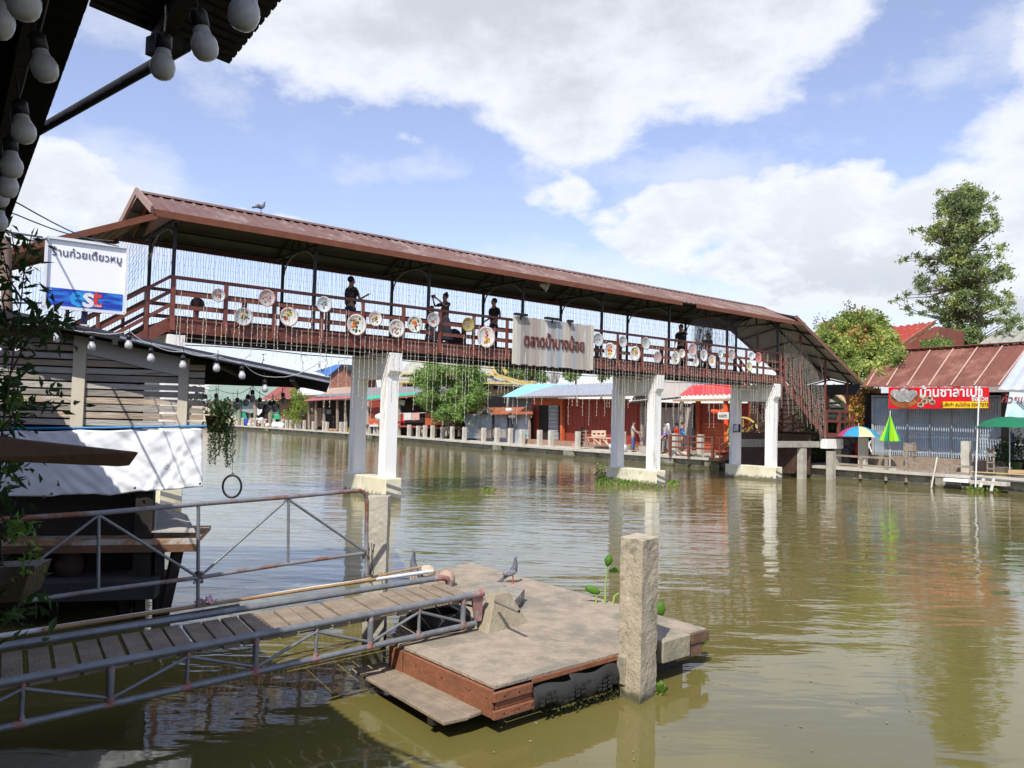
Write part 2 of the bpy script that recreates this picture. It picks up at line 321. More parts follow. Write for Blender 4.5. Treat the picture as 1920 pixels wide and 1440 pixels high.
qw=mat('wet quay wall',(.30,.285,.23),(.20,.19,.14),sc=1.3,rough=.9,bump=.3,c3=(.10,.11,.06),s3=1.2,t3=.55,wet=.14)
def quay():
    g=MB(); pts=[B(s,w,.3) for w,s in [(a,b+.35) for a,b in QE]+[(a,b+.35) for a,b in QE2]]
    g.prism(pts+[B(400,150,.3),B(400,-60,.3)],Z*-1.3); struct(g.build('ground',gm))
    for k,Q in enumerate((QE,QE2)):
        m=MB(); 
        for (w0,s0),(w1,s1) in zip(Q[:-1],Q[1:]):
            m.prism([B(s0,w0,.42),B(s1,w1,.42),B(s1+3.4,w1,.42),B(s0+3.4,w0,.42)],Z*.12)
        o=struct(m.build('quay_walkway',concl)); 
        m=MB()
        for (w0,s0),(w1,s1) in zip(Q[:-1],Q[1:]): m.prism([B(s0+.22,w0,-1),B(s1+.22,w1,-1),B(s1+.5,w1,-1),B(s0+.5,w0,-1)],Z*1.42)
        # support blocks (paler, flush with the lip)
        for w in ([5.8,8.6,16.5,24.2,46.3,72] if k else [-5.6]):
            se=[s0+(s1-s0)*(w-w0)/(w1-w0) for (w0,s0),(w1,s1) in zip(Q[:-1],Q[1:]) if w0<=w<=w1][0]
            m.bbox(se+.04,se+.5,w,w+.9,-1,.41)
        struct(m.build('quay_wall',qw))
quay()
nb=MB(); E0=V((-.35,.15,0)); d=pv
nb.prism([E0+d*12,E0-d*14,E0-d*14-bv*25,E0+d*12-bv*25],Z*-1.6); nb.v=[(x,y,z+.62) for x,y,z in nb.v]; struct(nb.build('near_bank',mat('concrete darkened against fill light',(.10,.09,.075),(.06,.055,.045),sc=3,rough=.9,bump=.3)))  # concrete given a darker colour to cut fill light at the lower left
# ================= footbridge =================
FB=thing('footbridge',B(0,0,0),'long covered footbridge with brown metal roof on white concrete piers over the river','footbridge')
DH=4.25; SL,SR=-5.92,18.05; DW=2.1
def bridge():
    m=MB(); m.bbox(SL,SR,.02,DW-.02,DH-.06,DH)
    for s_ in [SL+.6*i for i in range(41)]: m.bbox(s_,s_+.08,.05,DW-.05,DH-.2,DH-.062)
    m.build('deck',deckw,FB)
    m=MB(); m.bbox(SL,SR,.25,.4,3.9,DH-.21); m.bbox(SL,SR,DW-.4,DW-.25,3.9,DH-.21); m.build('girder',dark,FB)
    for w in (-.06,DW):
        m=MB(); m.bbox(SL-.05,SR+.05,w,w+.06,3.97,4.28); m.bbox(SL-.05,SR+.05,w-.03,w+.09,3.955,3.99); m.bbox(SL-.05,SR+.05,w-.03,w+.09,4.24,4.29); m.build('side_beam',rail,FB)
        for h,t in ((4.50,.09),(4.80,.09)):
            m=MB(); m.bbox(SL,SR,w+.01,w+.05,h,h+t); m.build('mid_rail',rail,FB)
        m=MB(); m.bbox(SL-.03,SR+.03,w-.02,w+.08,5.17,5.24); m.build('top_rail',rail,FB)
        n=20
        for i in range(n+1):
            s_=SL+.04+(SR-SL-.08)*i/n+(.0 if i in(0,n) else random.uniform(-.04,.04)); 
            m=MB(); m.bbox(s_-.05,s_+.05,w-.035,w-.001 if w<0 else w+.10,3.99,5.17)
            if w<0: m.prism([B(s_-.05,w-.034,4.0),B(s_-.05,w-.034,4.33),B(s_-.05,w-.13,4.0)],bv*.1)
            m.build('rail_post',rail,FB)
    # roof posts
    for i in range(8):
        s_=SL+.05+(SR-SL-.1)*i/7*.998
        for w in (.02,DW-.05):
            if i==1 and w>1: pass
            m=MB(); m.bbox(s_-.035,s_+.035,w-.035,w+.035,DH,6.48); m.build('roof_post',dark,FB)
        # arch across the deck
        pts=[B(s_+.02,DW/2-.02-(DW/2-.07)*math.cos(a),5.95+.5*math.sin(a)) for a in [math.pi*k/14 for k in range(15)]]
        m=MB(); m.tube(pts,.022,6); m.build('arch',mat('pale grey pipe',(.25,.25,.24),(.2,.2,.19),rough=.5),FB)
        m=MB(); m.bbox(s_-.03,s_+.03,-.5,DW+.5,6.43,6.49); m.bar(B(s_,1.05,6.49),B(s_,1.05,7.15),.05,.05,bv); m.bar(B(s_,-.5,6.46),B(s_,1.02,7.14),.05,.05); m.bar(B(s_,DW+.5,6.46),B(s_,1.08,7.14),.05,.05)
        for q in (.3,-.3): m.bar(B(s_,1.05+q*2,6.49),B(s_,1.05,7.1),.03,.03)
        m.build('roof_truss',dark,FB)
    R0,R1=-6.52,18.9
    for sg in (0,1):
        e=-.62 if sg==0 else DW+.62
        m=MB(); m.corr(B(R0,e,6.50),B(R1,e,6.50),B(R0+.1,1.05,7.24),B(R1-.45,1.05,7.24),pitch=.25,amp=.03,th=.01); m.build('roof_sheet',rustroof,FB)
        m=MB(); m.corr(B(R0+.05,e,6.478),B(R1-.1,e,6.478),B(R0+.14,1.05,7.218),B(R1-.48,1.05,7.218),pitch=.5,amp=.004,th=.006); m.build('roof_lining',under,FB)
        m=MB()
        for q in (.1,.38,.66,.93):
            w=e+(1.05-e)*q; h=6.44+.74*q; m.bbox(R0+.1,R1-.5,w-.025,w+.025,h-.05,h)
        m.build('purlins',dark,FB)
        if sg==0:
            m=MB(); m.bbox(R0,11.05,e-.035,e-.005,6.37,6.52); m.build('eave_board',fasc,FB)
            m=MB(); m.bbox(11.85,R1,e-.035,e-.005,6.37,6.52); m.build('eave_board',fasc,FB)
        else:
            m=MB(); m.bbox(R0,R1,e+.005,e+.035,6.37,6.52); m.build('eave_board',fasc,FB)
    m=MB(); m.prism([B(R0+.08,.85,7.20),B(R0+.08,1.05,7.30),B(R0+.08,1.25,7.20),B(R0+.08,1.05,7.25)],bv*(R1-R0-.55)); m.build('ridge_cap',rustroof,FB)
    # gable barge boards at the left end
    for e in (-.66,DW+.66):
        m=MB(); m.bar(B(R0-.03,e,6.50),B(R0+.04,1.05,7.27),.05,.16); m.build('barge_board',mat('grey brown barge board',(.33,.21,.17),(.26,.17,.14),rough=.5),FB)
    m=MB(); m.bar(B(R0+.35,-.45,6.52),B(R0+.35,1.05,7.16),.05,.12); m.bar(B(R0+.35,DW+.45,6.52),B(R0+.35,1.05,7.16),.05,.12); m.build('inner_barge_board',fasc,FB)
    m=MB(); m.prism([B(R0+.55,-.4,6.5),B(R0+.55,DW+.4,6.5),B(R0+.55,1.05,7.18)],bv*.03); m.build('gable_infill',mat('brown gable panel',(.2,.1,.06),(.15,.07,.04)),FB)
    # piers
    for k,s_ in enumerate((-5.95,-.3,10.40,17.60)):
        pr=MB(); 
        P=MB()
        for w in (-.02,1.72): P.bbox(s_,s_+.35,w,w+.35,-1.2,3.4)
        pier=P.build('pier',white,FB)
        m=MB(); m.prism([B(s_-.004,-.14,3.905),B(s_-.004,-.14,3.42),B(s_-.004,-.02,3.28),B(s_-.004,.5,3.28),B(s_-.004,.55,3.22),B(s_-.004,2.03,3.22),B(s_-.004,2.03,3.905)],bv*.358); q=m.build('cross_beam',white,pier)
        m=MB(); m.bbox(s_-.07,s_+.42,-.22,2.22,-1.2,.56); q=m.build('pier_base',mat('algae stained white concrete',(.72,.68,.52),(.60,.55,.38),sc=1.5,rough=.85,bump=.15,c3=(.42,.40,.26),s3=2,t3=.60,wet=.15),pier,bevel=.02)
        # grey hazard stripes on the end face
        m=MB()
        for j in range(3):
            h0=.44-.2*j; m.prism([B(s_-.05,-.224,h0),B(s_+.40,-.224,h0-.14),B(s_+.40,-.224,h0-.24),B(s_-.05,-.224,h0-.10)],pv*.003)
        m.build('hazard_stripes',tint('grey stripe paint',(.22,.21,.2)),pier)
bridge()
def stair(s0,h0,s1,h1,w0,w1,par,nm='stair_flight',posts=5,ext=0,toprail=True,wv=False,c0=0):
    """flight in the bank frame; wv: runs along w instead of s"""
    F=(lambda a,b,h: B(a,b,h)) if not wv else (lambda a,b,h: B(b,a,h))
    n=int(abs(h1-h0)/.19); m=MB()
    for i in range(n):
        a=s0+(s1-s0)*(i+.5)/n; h=h0+(h1-h0)*(i+1)/n
        m.prism([F(a-.14,w0+.03,h),F(a+.14,w0+.03,h),F(a+.14,w1-.03,h),F(a-.14,w1-.03,h)],Z*.035)
    m.build('treads',deckw,par)
    for w in (w0,w1):
        m=MB(); m.bar(F(s0,w,h0-.1),F(s1,w,h1-.1),.05,.26); m.build('stringer',rail,par)
        if not toprail: continue
        for dh,t in ((.97,.07),(.63,.08),(.32,.08)):
            m=MB(); m.bar(F(s0,w,h0+dh),F(s1,w,h1+dh),.045,t); m.build('hand_rail' if dh>.9 else 'mid_rail',rail,par)
        for i in range(posts):
            f=(i+.5*(c0==0))/(posts-.5*(c0==0)) ; f=min(f,1); a=s0+(s1-s0)*f; h=h0+(h1-h0)*f
            m=MB(); m.bar(F(a,w,h-.2),F(a,w,h+.99),.09,.06,F(1,0,0)-F(0,0,0)); m.build('rail_post',rail,par)
stair(SL,DH,-11.2,.62,.0,DW,FB,posts=6)
stair(SR,DH,21.55,1.95,-.03,DW,FB,posts=6)
def ends():
    # left sloping roof
    LR0=bc(PW(245,408,1.05))[2]; LR1=3.72+(LR0-6.45)
    for sg in (0,1):
        e=-.62 if sg==0 else DW+.62
        m=MB(); m.corr(B(-12.5,e,3.72),B(-6.5,e,6.40),B(-12.5,1.05,LR1),B(-6.3,1.05,LR0),pitch=.25,amp=.025,th=.01); m.build('stair_roof',rustroof,FB)
        m=MB(); m.bar(B(-12.5,e+(-.02 if sg==0 else .02),3.68),B(-6.45,e+(-.02 if sg==0 else .02),6.38),.03,.13); m.build('eave_board',fasc,FB)
    for s_ in (-7.6,-9.4,-11.2):
        for w in (.02,DW-.05):
            hr=6.42-(abs(s_)-6.5)*.447; m=MB(); m.bbox(s_-.035,s_+.035,w-.035,w+.035,.6,hr); m.build('roof_post',dark,FB)
        m=MB(); hr=6.36-(abs(s_)-6.5)*.447; m.bbox(s_-.03,s_+.03,-.5,DW+.5,hr,hr+.06); m.build('roof_truss',dark,FB)
    # right sloping roof over the stairs and landing
    A=(18.3,6.72); Z1=(23.85,4.12)
    for sg in (0,1):
        e=-.62 if sg==0 else DW+.75
        m=MB(); m.corr(B(A[0],e,A[1]),B(Z1[0],e,Z1[1]),B(A[0],1.05,A[1]+.42),B(Z1[0],1.05,Z1[1]+.42),pitch=.25,amp=.02,th=.01); m.build('stair_roof',rustroof,FB)
        m=MB(); m.corr(B(A[0],e,A[1]-.02),B(Z1[0],e,Z1[1]-.02),B(A[0],1.05,A[1]+.40),B(Z1[0],1.05,Z1[1]+.40),pitch=.4,amp=.012,th=.006,kind='sin'); m.build('roof_lining',mat('silver roof underside',(.42,.41,.37),(.33,.32,.285),sc=2,rough=.6),FB)
        m=MB(); k=-.02 if sg==0 else .02; m.bar(B(A[0]-.1,e+k,A[1]-.02),B(Z1[0],e+k,Z1[1]-.03),.05,.15); m.build('barge_board',mat('mid brown board',(.22,.11,.075),(.17,.08,.055),rough=.5),FB)
    m=MB()
    for i in range(6):
        f=(i+.1)/5.1; s_=A[0]+(Z1[0]-A[0])*f; h=A[1]+(Z1[1]-A[1])*f-.07
        m.bar(B(s_,-.6,h),B(s_,1.05,h+.40),.04,.07); m.bar(B(s_,DW+.7,h),B(s_,1.05,h+.40),.04,.07)
    m.bar(B(A[0],1.05,A[1]+.3),B(Z1[0],1.05,Z1[1]+.3),.05,.08); m.bar(B(A[0],-.1,A[1]+.02),B(Z1[0],-.1,Z1[1]+.02),.04,.06); m.bbox(23.5,23.56,-.55,DW+.7,3.72,4.2)
    m.build('rafters',dark,FB)
    for s_ in (19.6,21.6,23.5):
        for w in (0,DW):
            hr=A[1]-(s_-A[0])*.468; lo=3.1 if s_<20 else 1.9; m=MB(); m.bbox(s_-.035,s_+.035,w-.04,w+.04,lo,hr+.1); m.build('roof_post',rail,FB)
    pts=[B(18.9+2.4*math.sin(a)*1.0,-.05+.0*a,4.3+1.9*math.cos(a)) for a in [math.pi*.5*k/12 for k in range(13)]]
    m=MB(); m.tube(pts,.025,6); m.build('arch',mat('pale grey pipe',(.25,.25,.24)),FB)
    # landing
    m=MB(); m.bbox(21.5,23.9,-.05,DW+.1,1.86,1.95); m.build('landing',deckw,FB)
    m=MB(); m.bbox(21.5,23.95,-.1,-.05,1.78,1.98); m.build('side_beam',rail,FB)
    for s_ in (21.6,22.7,23.85):
        m=MB(); m.bbox(s_-.07,s_+.07,-.1,.02,1.95,2.95); m.build('rail_post',rail,FB)
    for h in (2.88,2.45): 
        m=MB(); m.bbox(21.6,23.85,-.08,.0,h,h+.1); m.build('top_rail' if h>2.8 else 'mid_rail',rail,FB)
        m=MB(); m.bbox(23.8,23.88,0,DW,h,h+.1); m.build('top_rail' if h>2.8 else 'mid_rail',rail,FB)
    m=MB(); m.bbox(18.2,21.4,.12,.34,1.34,1.60); m.build('landing_beam',conc,FB); m=MB(); m.bbox(18.4,21.4,DW-.1,DW+.1,1.28,1.62); m.build('landing_beam',conc,FB)
    m=MB(); m.bbox(21.42,23.3,-.2,.1,1.30,1.72); m.build('beam_end',white,FB)
    for s_,w in ((19.9,.0),(22.6,-.12),(21.9,1.7)):
        m=MB(); m.bbox(s_,s_+.28,w,w+.28,-1,1.3); m.build('column',conc,FB)
    # lower flight from the landing towards the market walk
    stair(2.2,1.95,5.6,.58,21.7,23.4,FB,posts=4,wv=True)
    m=MB(); m.bbox(21.6,23.5,5.6,6.2,.42,.56); m.build('landing',deckw,FB)
    for w in (5.9,7.4,8.6):
        m=MB(); m.bbox(21.55,21.66,w,w+.12,.54,1.65); m.build('rail_post',rail,FB)
    for h in (1.55,1.25,.95):
        m=MB(); m.bbox(21.57,21.64,5.9,8.7,h,h+.09); m.build('mid_rail' if h<1.5 else 'top_rail',rail,FB)
    # added dark screen standing in for the deep shade under the stairs
    m=MB(); m.bbox(20.9,21.0,.3,DW+2.2,.15,1.9); m.build('shade_screen',deckw,FB)
ends()
# ================= light curtains =================
ledm=mat('clear light wire with tiny bulbs',(.17,.155,.165),(.10,.09,.10),sc=30,rough=.5,bump=0)
ledl=mat('bright little bulbs on wire',(.66,.62,.52),(.5,.46,.38),sc=30,rough=.4,bump=0)
def strand(m,P,L,r,step,jit,led,k=3,sway=None):
    n=max(2,int(L/step)); pts=[]
    x=0;y=0
    for i in range(n+1):
        pts.append(P-Z*(L*i/n)+bv*x+pv*y+(sway*(i/n)**1.0 if sway else V((0,0,0)))); x=random.uniform(-jit,jit); y=random.uniform(-jit,jit)
    m.tube(pts,r,k,caps=False)
    for q in pts[1:]:
        qq=q+V((random.uniform(-1,1),random.uniform(-1,1),0))*led*.8
        m.ell(qq,led,led,led*1.5,4,2)
bays=[SL+(SR-SL)*i/7 for i in range(8)]
for i in range(7):
    m=MB(); a,b=bays[i],bays[i+1]; n=54
    for k in range(n):
        s_=a+(b-a)*(k+.5)/n+random.uniform(-.02,.02); strand(m,B(s_,DW+.03,6.42),random.uniform(1.75,2.25),.0042,.17,.014,.0095)
    tag(m.build('light_curtain',ledm),'curtain of fine dark light strings on the far side of the bridge, %s bay'%ORD[i],'light curtain','light curtains on the far side of the footbridge')
m=MB()
for k in range(60):
    s_=SL-.05-4.0*k/60; strand(m,B(s_,DW+.03,6.42-(abs(s_)-5.9)*.45),2.0,.0036,.17,.014,.0085)
tag(m.build('light_curtain',ledm),'curtain of light strings above the descending left stairs, right of the white sign','light curtain','light curtains over the left stairs')
m=MB()
for k in range(26):
    s_=SL-.1-2.0*k/26; x=-.2*k/26; strand(m,B(s_,-.05,6.42-(abs(s_)-5.9)*.45),1.9,.0032,.2,.014,.008,sway=bv*(-.9))
tag(m.build('light_curtain',ledm),'slanting light strings at the top of the left stairs next to the first roof post','light curtain','light curtains over the left stairs')
for i in range(7):
    m=MB(); a,b=bays[i],bays[i+1]; n=24
    for k in range(n):
        s_=a+(b-a)*(k+random.uniform(.1,.9))/n
        top=random.choice((5.1,4.9,4.6,4.26,4.26)); bot=random.choice((3.6,3.3,3.0,2.7,2.4,2.1)) if i>0 else random.uniform(3.4,3.8)
        strand(m,B(s_,-.2,top),top-bot,.005,.125,.008,.0125)
    tag(m.build('icicle_lights',ledl),'pale icicle lights dangling below the near deck edge of the footbridge, %s bay from left'%ORD[i],'icicle lights','icicle lights below the footbridge deck')
m=MB()
for k in range(32):
    f=k/32; s_=18.15+3.2*f; h=5.9-.5*f-1.9*f*f; strand(m,B(s_,-.12,h+.3),random.uniform(2.2,3.6)*(1-.2*f),.0045,.13,.01,.0105,sway=bv*(.25))
tag(m.build('icicle_lights',ledl),'thick cascade of icicle lights pouring down the right staircase of the footbridge','icicle lights','icicle lights below the footbridge deck')
m=MB()
for k in range(90):
    s_=12.4+5.7*k/90; w=-.02; strand(m,B(s_,w,6.3),1.9-.6*(k/90),.0045,.2,.012,.008)
tag(m.build('light_curtain',ledm),'dense grey curtain of light strings on the near side, right end of the footbridge','light curtain','light curtains on the near side of the footbridge')
m=MB()
for k in range(40):
    s_=14.6+1.1*k/40; strand(m,B(s_,1.6,6.4),2.0,.009,.2,.012,.012)
tag(m.build('light_curtain',ledm),'nearly black bundle of light strings beside the person at the right end of the deck','light curtain','light curtains on the near side of the footbridge')
# ================= painted trays =================
def tray(x,y,hp,base,rim,fl,w=-.14,back=False,label='',far=False):
    c=PW(x,y,w); r=abs(PW(x,y-hp/2,w).z-PW(x,y+hp/2,w).z)/2
    t=thing('painted_tray',c-Z*r,label,'tray','round painted enamel trays on the bridge rail'); ax=-pv if not back else pv
    m=MB(); m.lathe(c,[(0,0),(r*.72,0),(r*.80,.012),(r*.95,.035),(r*.96,.028),(r*.8,.0),(r*.72,-.008),(0,-.008)],24,ax,bv); m.build('dish',base,t)
    m=MB(); m.lathe(c,[(r*.945,.034),(r*1.0,.036),(r*1.0,.028),(r*.945,.026),(r*.945,.034)],24,ax,bv); m.build('rim',rim,t)
    if fl:
        for j,(mm,off,sz,cnt) in enumerate(fl):
            m=MB()
            for k in range(cnt):
                a=random.random()*6.28; q=random.random()**.6*r*sz; cc=c+ax*.003+bv*(math.cos(a)*q+off[0]*r)+Z*(math.sin(a)*q*1.15+off[1]*r)
                rr=r*random.uniform(.08,.15); m.lathe(cc,[(rr,0),(rr*.7,.004+.001*j),(0,.005+.001*j)],7,ax,bv)
            m.build('painted_flowers' if j<2 else 'painted_leaves',mm,t)
    return t
EW=tint('cream enamel',(.74,.72,.66),.35,.03); EG=tint('pale grey enamel',(.50,.52,.52),.35,.03); EO=tint('olive enamel',(.36,.30,.10),.35,.03); ED=tint('dark green enamel back',(.035,.045,.035),.4,.03); EB=tint('cool white enamel',(.66,.70,.72),.35,.03); EP=tint('pinkish enamel',(.52,.42,.40),.35,.03)
RR=tint('red rim',(.42,.05,.06),.4); RG=tint('grey rim',(.34,.33,.32),.4); RP=tint('pink rim',(.5,.2,.2),.4); RO=tint('ochre rim',(.35,.22,.08),.4); RW=tint('white rim',(.7,.7,.7),.4)
fr=tint('red flower paint',(.55,.035,.02)); fo=tint('orange flower paint',(.75,.20,.02)); fy=tint('yellow flower paint',(.75,.50,.04)); fg=tint('green leaf paint',(.05,.13,.03)); fgr=tint('grey green leaf paint',(.2,.24,.22)); fp=tint('pink flower paint',(.6,.18,.16))
O0=(0,0)
TR=[(371,571,27,ED,ED,None,'dark green tray seen from behind, leftmost on the far rail',DW+.12),
(409,554,26,EG,RP,[(fr,O0,.3,6),(fg,O0,.5,8)],'small grey tray with one red rose, leftmost on the near rail',-.14),
(456,594,35,EG,RP,[(fy,O0,.35,8),(fp,(.1,.2),.3,6),(fg,O0,.6,8)],'grey tray with yellow flowers, low on the rail left of the fourth roof bay post',-.14),
(500,559,33,EP,RP,[(fgr,O0,.5,12),(fp,(0,.1),.35,5)],'dull faded tray hung high, just left of the second roof post',-.14),
(541,594,37,EW,RR,[(fy,(-.1,.15),.35,9),(fr,(-.25,-.1),.2,6),(fg,O0,.6,8)],'cream tray with red rim and yellow bouquet, low right of the second roof post',-.14),
(607,571,31,EB,RG,[(fgr,O0,.5,14)],'whitish tray with faint grey green pattern left of the man in the patterned shirt',-.14),
(668,609,42,EW,RR,[(fo,(-.15,.05),.35,10),(fr,(-.1,0),.2,6),(fg,O0,.6,10)],'cream tray with red rim below the man in the patterned shirt',-.14),
(703,598,29,EW,RR,[(fy,(0,.0),.3,7),(fo,(.05,.1),.25,6),(fg,O0,.5,7)],'small cream tray with thick red rim left of the third roof post',-.14),
(743,616,35,EW,RG,[(fp,O0,.4,8),(fgr,O0,.6,10)],'grey rimmed tray with pink sprigs, low beside the white pier head',-.14),
(777,608,33,EW,RG,[(fo,(0,.1),.4,9),(fr,(.1,0),.2,5),(fg,O0,.7,12)],'cream tray with orange poppies just right of the third roof post',-.14),
(812,600,28,EG,RP,[(fr,(.1,-.2),.2,5),(fgr,O0,.6,10)],'small grey tray with a red bud covering the woman who takes a photo',-.14),
(877,609,28,EO,RO,[(fgr,O0,.5,10),(fp,O0,.3,4)],'olive brown tray between the photographer and the man in profile',-.14),
(911,632,42,EW,RR,[(fo,(.1,-.3),.3,9),(fr,(0,.4),.3,5),(fy,(.1,-.2),.25,5)],'large cream tray with red rim just left of the wooden name board',-.14),
(853,634,36,ED,ED,None,'large dark green tray seen from behind on the far rail near the photographer',DW+.12),
(1121,637,26,EG,RG,[(fgr,O0,.4,8)],'plain grey tray touching the right edge of the wooden name board',-.14),
(1143,658,31,EW,RW,[(fr,O0,.5,9),(fo,(.1,.2),.3,5),(fy,(0,-.3),.3,6)],'bright tray of red and yellow fruit, first low one right of the name board',-.14),
(1167,641,22,EG,RG,[(fgr,O0,.4,8)],'pale grey tray high behind the first rail post right of the name board',-.14),
(1190,663,28,EW,RW,[(fy,O0,.45,8),(fo,(.2,.1),.4,8),(fg,O0,.6,6)],'tray with yellow lemons and orange fruit, second low one right of the name board',-.14),
(1210,644,24,EG,RG,[(fy,O0,.25,5),(fgr,O0,.5,6)],'grey tray with a little yellow flower, high beside the second post right of the board',-.14),
(1232,670,22,EP,RG,[(fp,O0,.5,9)],'brownish pink faded tray low beside the roof post above the middle pier',-.14),
(1266,671,25,EW,RW,[(fg,O0,.6,14)],'white tray with green sprigs below the man holding a phone',-.14),
(1278,663,17,EW,RW,[(fr,O0,.4,5),(fy,(.1,-.1),.3,4)],'small tray with red spot beside the feet of the man holding a phone',-.14),
(1298,656,25,EP,RG,[(fp,O0,.4,7)],'pinkish beige tray in front of a rail post right of the man holding a phone',-.14),
(1304,679,17,EW,RW,[(fr,O0,.3,4),(fgr,O0,.5,5)],'tiny white tray hanging low beneath the pinkish beige one',-.14),
(1319,667,22,EB,RW,[(fr,(.0,.1),.3,4),(fgr,O0,.5,6)],'white tray with bluish tone left of the seated looking woman',-.14),
(1334,677,22,EW,RW,[(fo,O0,.5,8),(fy,O0,.4,6)],'tray with an orange bouquet below the woman at the right end',-.14),
(1350,664,16,EB,RG,[(fgr,O0,.5,8)],'small bluish white tray right of the woman at the right end',-.14),
(1371,665,21,EP,RG,[(fgr,O0,.5,7)],'beige tray over the post above the right pier column',-.14),
(1408,668,16,EB,RG,[(fgr,O0,.5,6)],'small white tray, left one of the last upper pair at the right end',-.14),
(1421,671,21,tint('rose enamel',(.55,.22,.2)),RP,[(fr,O0,.6,9)],'rose pink tray, rightmost on the bridge rail',-.14),
(1404,687,18,tint('light yellow enamel',(.66,.62,.40)),RW,[(fg,(.1,0),.3,4)],'yellowish tray hanging low near the right end of the rail',-.14)]
for x,y,h,ba,ri,fl,lb,w in TR: tray(x,y,h,ba,ri,fl,w,back=w>1,label=lb)
# ================= name board =================
def signboard():
    A,Bq,C_,Dq=PW(961,601,-.2),PW(1112,618,-.2),PW(1111,688,-.2),PW(961,679,-.2)
    s0=bc(A)[0]; s1=bc(Bq)[0]; h0=3.86; h1=5.30
    t=thing('name_board',B((s0+s1)/2,-.2,h0),'large plank board with red brown Thai letters fixed to the middle of the footbridge rail','sign')
    cols=[(.50,.45,.39),(.43,.38,.33),(.38,.42,.44),(.49,.45,.40),(.42,.34,.30),(.55,.52,.47),(.37,.34,.31)]
    n=22; k=0; a=s0
    for i in range(n):
        b=s0+(s1-s0)*(i+1)/n; c=cols[random.randrange(7)] if 0<i<n-1 else (.66,.62,.52)
        m=MB(); m.bbox(a+.004,b-.004,-.25+random.uniform(-.006,.006),-.21,h0+random.uniform(-.02,.02),h1+random.uniform(-.015,.015)); m.build('plank',mat('board plank %d'%cols.index(c) if c in cols else 'pale edge plank',c,tuple(x*.78 for x in c),sc=4,st=(1,1,.12),bump=.2,c3=(.58,.56,.52),s3=6,t3=.6),t); a=b
    lm=mat('red brown cut letters',(.16,.05,.035),(.11,.035,.025),rough=.5)
    sc=(s1-s0)
    text('lettering','ตลาดน้ำบางน้อย',.64,lm,t,B((s0+s1)/2-.02,-.262,4.60),bv,Z,depth=.02,bold=.006,fit=(s1-s0)*.74)
    for s_,w_ in ((s0+.9,.3),(s0+2.3,.4)):
        pass
    for f0,f1 in ((.0,.14),(.36,.53),(.64,.70)):
        p=B(s0+sc*(f0+f1)/2,-.3,h1+.05); q=thing('spotlight',p,'black floodlight bar on the top edge of the name board, %s'%('left one' if f0<.1 else 'middle one' if f0<.5 else 'small right one'),'spotlight','black spotlights on top of the name board')
        m=MB(); m.bar(p-bv*sc*(f1-f0)/2,p+bv*sc*(f1-f0)/2,.14,.07); m.build('housing',black,q,bevel=.01); m=MB(); m.bar(p-Z*.04,p-Z*.16,.03,.03,bv); m.build('bracket',black,q)
signboard()
p=PW(1022,536,-.4); hl=thing('floodlight',p,'cream horn shaped floodlight hanging under the bridge eave above the name board','floodlight')
m=MB(); m.lathe(p,[(0,-.16),(.07,-.16),(.09,-.05),(.17,.1),(.18,.1),(.0,.09)],14,(-pv*.6+bv*.6-Z*.35)); m.build('horn',tint('aged cream plastic',(.48,.45,.33)),hl)
m=MB(); m.bar(p+Z*.05,B(bc(p)[0],-.4,6.46),.03,.03,bv); m.build('bracket',black,hl)
# cables hung below and along the deck
for j,(h,w) in enumerate(((3.86,-.1),(3.80,.12),(3.75,.6))):
    m=MB(); pts=[B(SL+1.2*i,w,h-.03*math.sin(i*1.7+j)) for i in range(21)]; m.tube(pts,.012,4); tag(m.build('cable',wire),['black cable slung directly under the near deck edge of the footbridge','second cable slung a little behind the near deck edge','cable slung under the middle of the footbridge deck'][j],'cable','cables under the footbridge')
# ================= near building: roof overhead =================
nr=mat('shade black roof underside',(.022,.021,.022),(.012,.012,.013),sc=4,rough=.8)  # near black colour stands for the shade under the roofs
t=thing('near_roof',V((-3,2,3.2)),'dark corrugated eave of the near building, overhead at the upper left','roof')
e0=V((-1.05,1.97,3.2)); e1=V((-3.17,4.95,3.2)); ed=(e1-e0).normalized(); back=V((-.81,-.59,0)); 
def eave(x,y,h=3.2): return G(x,y,h)
E_0=eave(165,5); E_1=eave(0,462); ed=(E_1-E_0).normalized(); bk=V((ed.y*-1,ed.x,0)); 
if bk.x>0: bk=-bk
P0=E_0-ed*9; P1=E_1+ed*3.2
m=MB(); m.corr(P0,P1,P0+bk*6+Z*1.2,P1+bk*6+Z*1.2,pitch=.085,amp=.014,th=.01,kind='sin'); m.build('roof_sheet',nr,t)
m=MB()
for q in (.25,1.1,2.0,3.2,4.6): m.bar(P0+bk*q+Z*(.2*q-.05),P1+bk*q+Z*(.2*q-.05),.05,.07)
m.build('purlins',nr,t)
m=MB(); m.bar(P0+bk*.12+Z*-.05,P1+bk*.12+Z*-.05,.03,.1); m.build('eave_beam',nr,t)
m=MB(); a_=P0+bk*5.7; b_=P1+bk*5.7; m.prism([V((a_.x,a_.y,.6)),V((b_.x,b_.y,.6)),V((b_.x,b_.y,4.2)),V((a_.x,a_.y,4.2))],bk*.1); m.build('unseen_rear_wall',nr,t)  # unseen wall, added to keep sky light off the lower left
m=MB(); a_=P1+bk*.4; b_=P1+bk*5.7; m.prism([V((a_.x,a_.y,.6)),V((b_.x,b_.y,.6)),V((b_.x,b_.y,4.2)),V((a_.x,a_.y,3.2))],ed*.1); m.build('side_wall',nr,t)  # end wall out of view, also added to hold back sky light
m=MB()
for q in (-6,3.1): 
    c_=E_0+ed*(q+1)+bk*2.6; m.bar(V((c_.x,c_.y,.6)),V((c_.x,c_.y,3.6)),.12,.12,bv)
m.build('roof_column',nr,t)
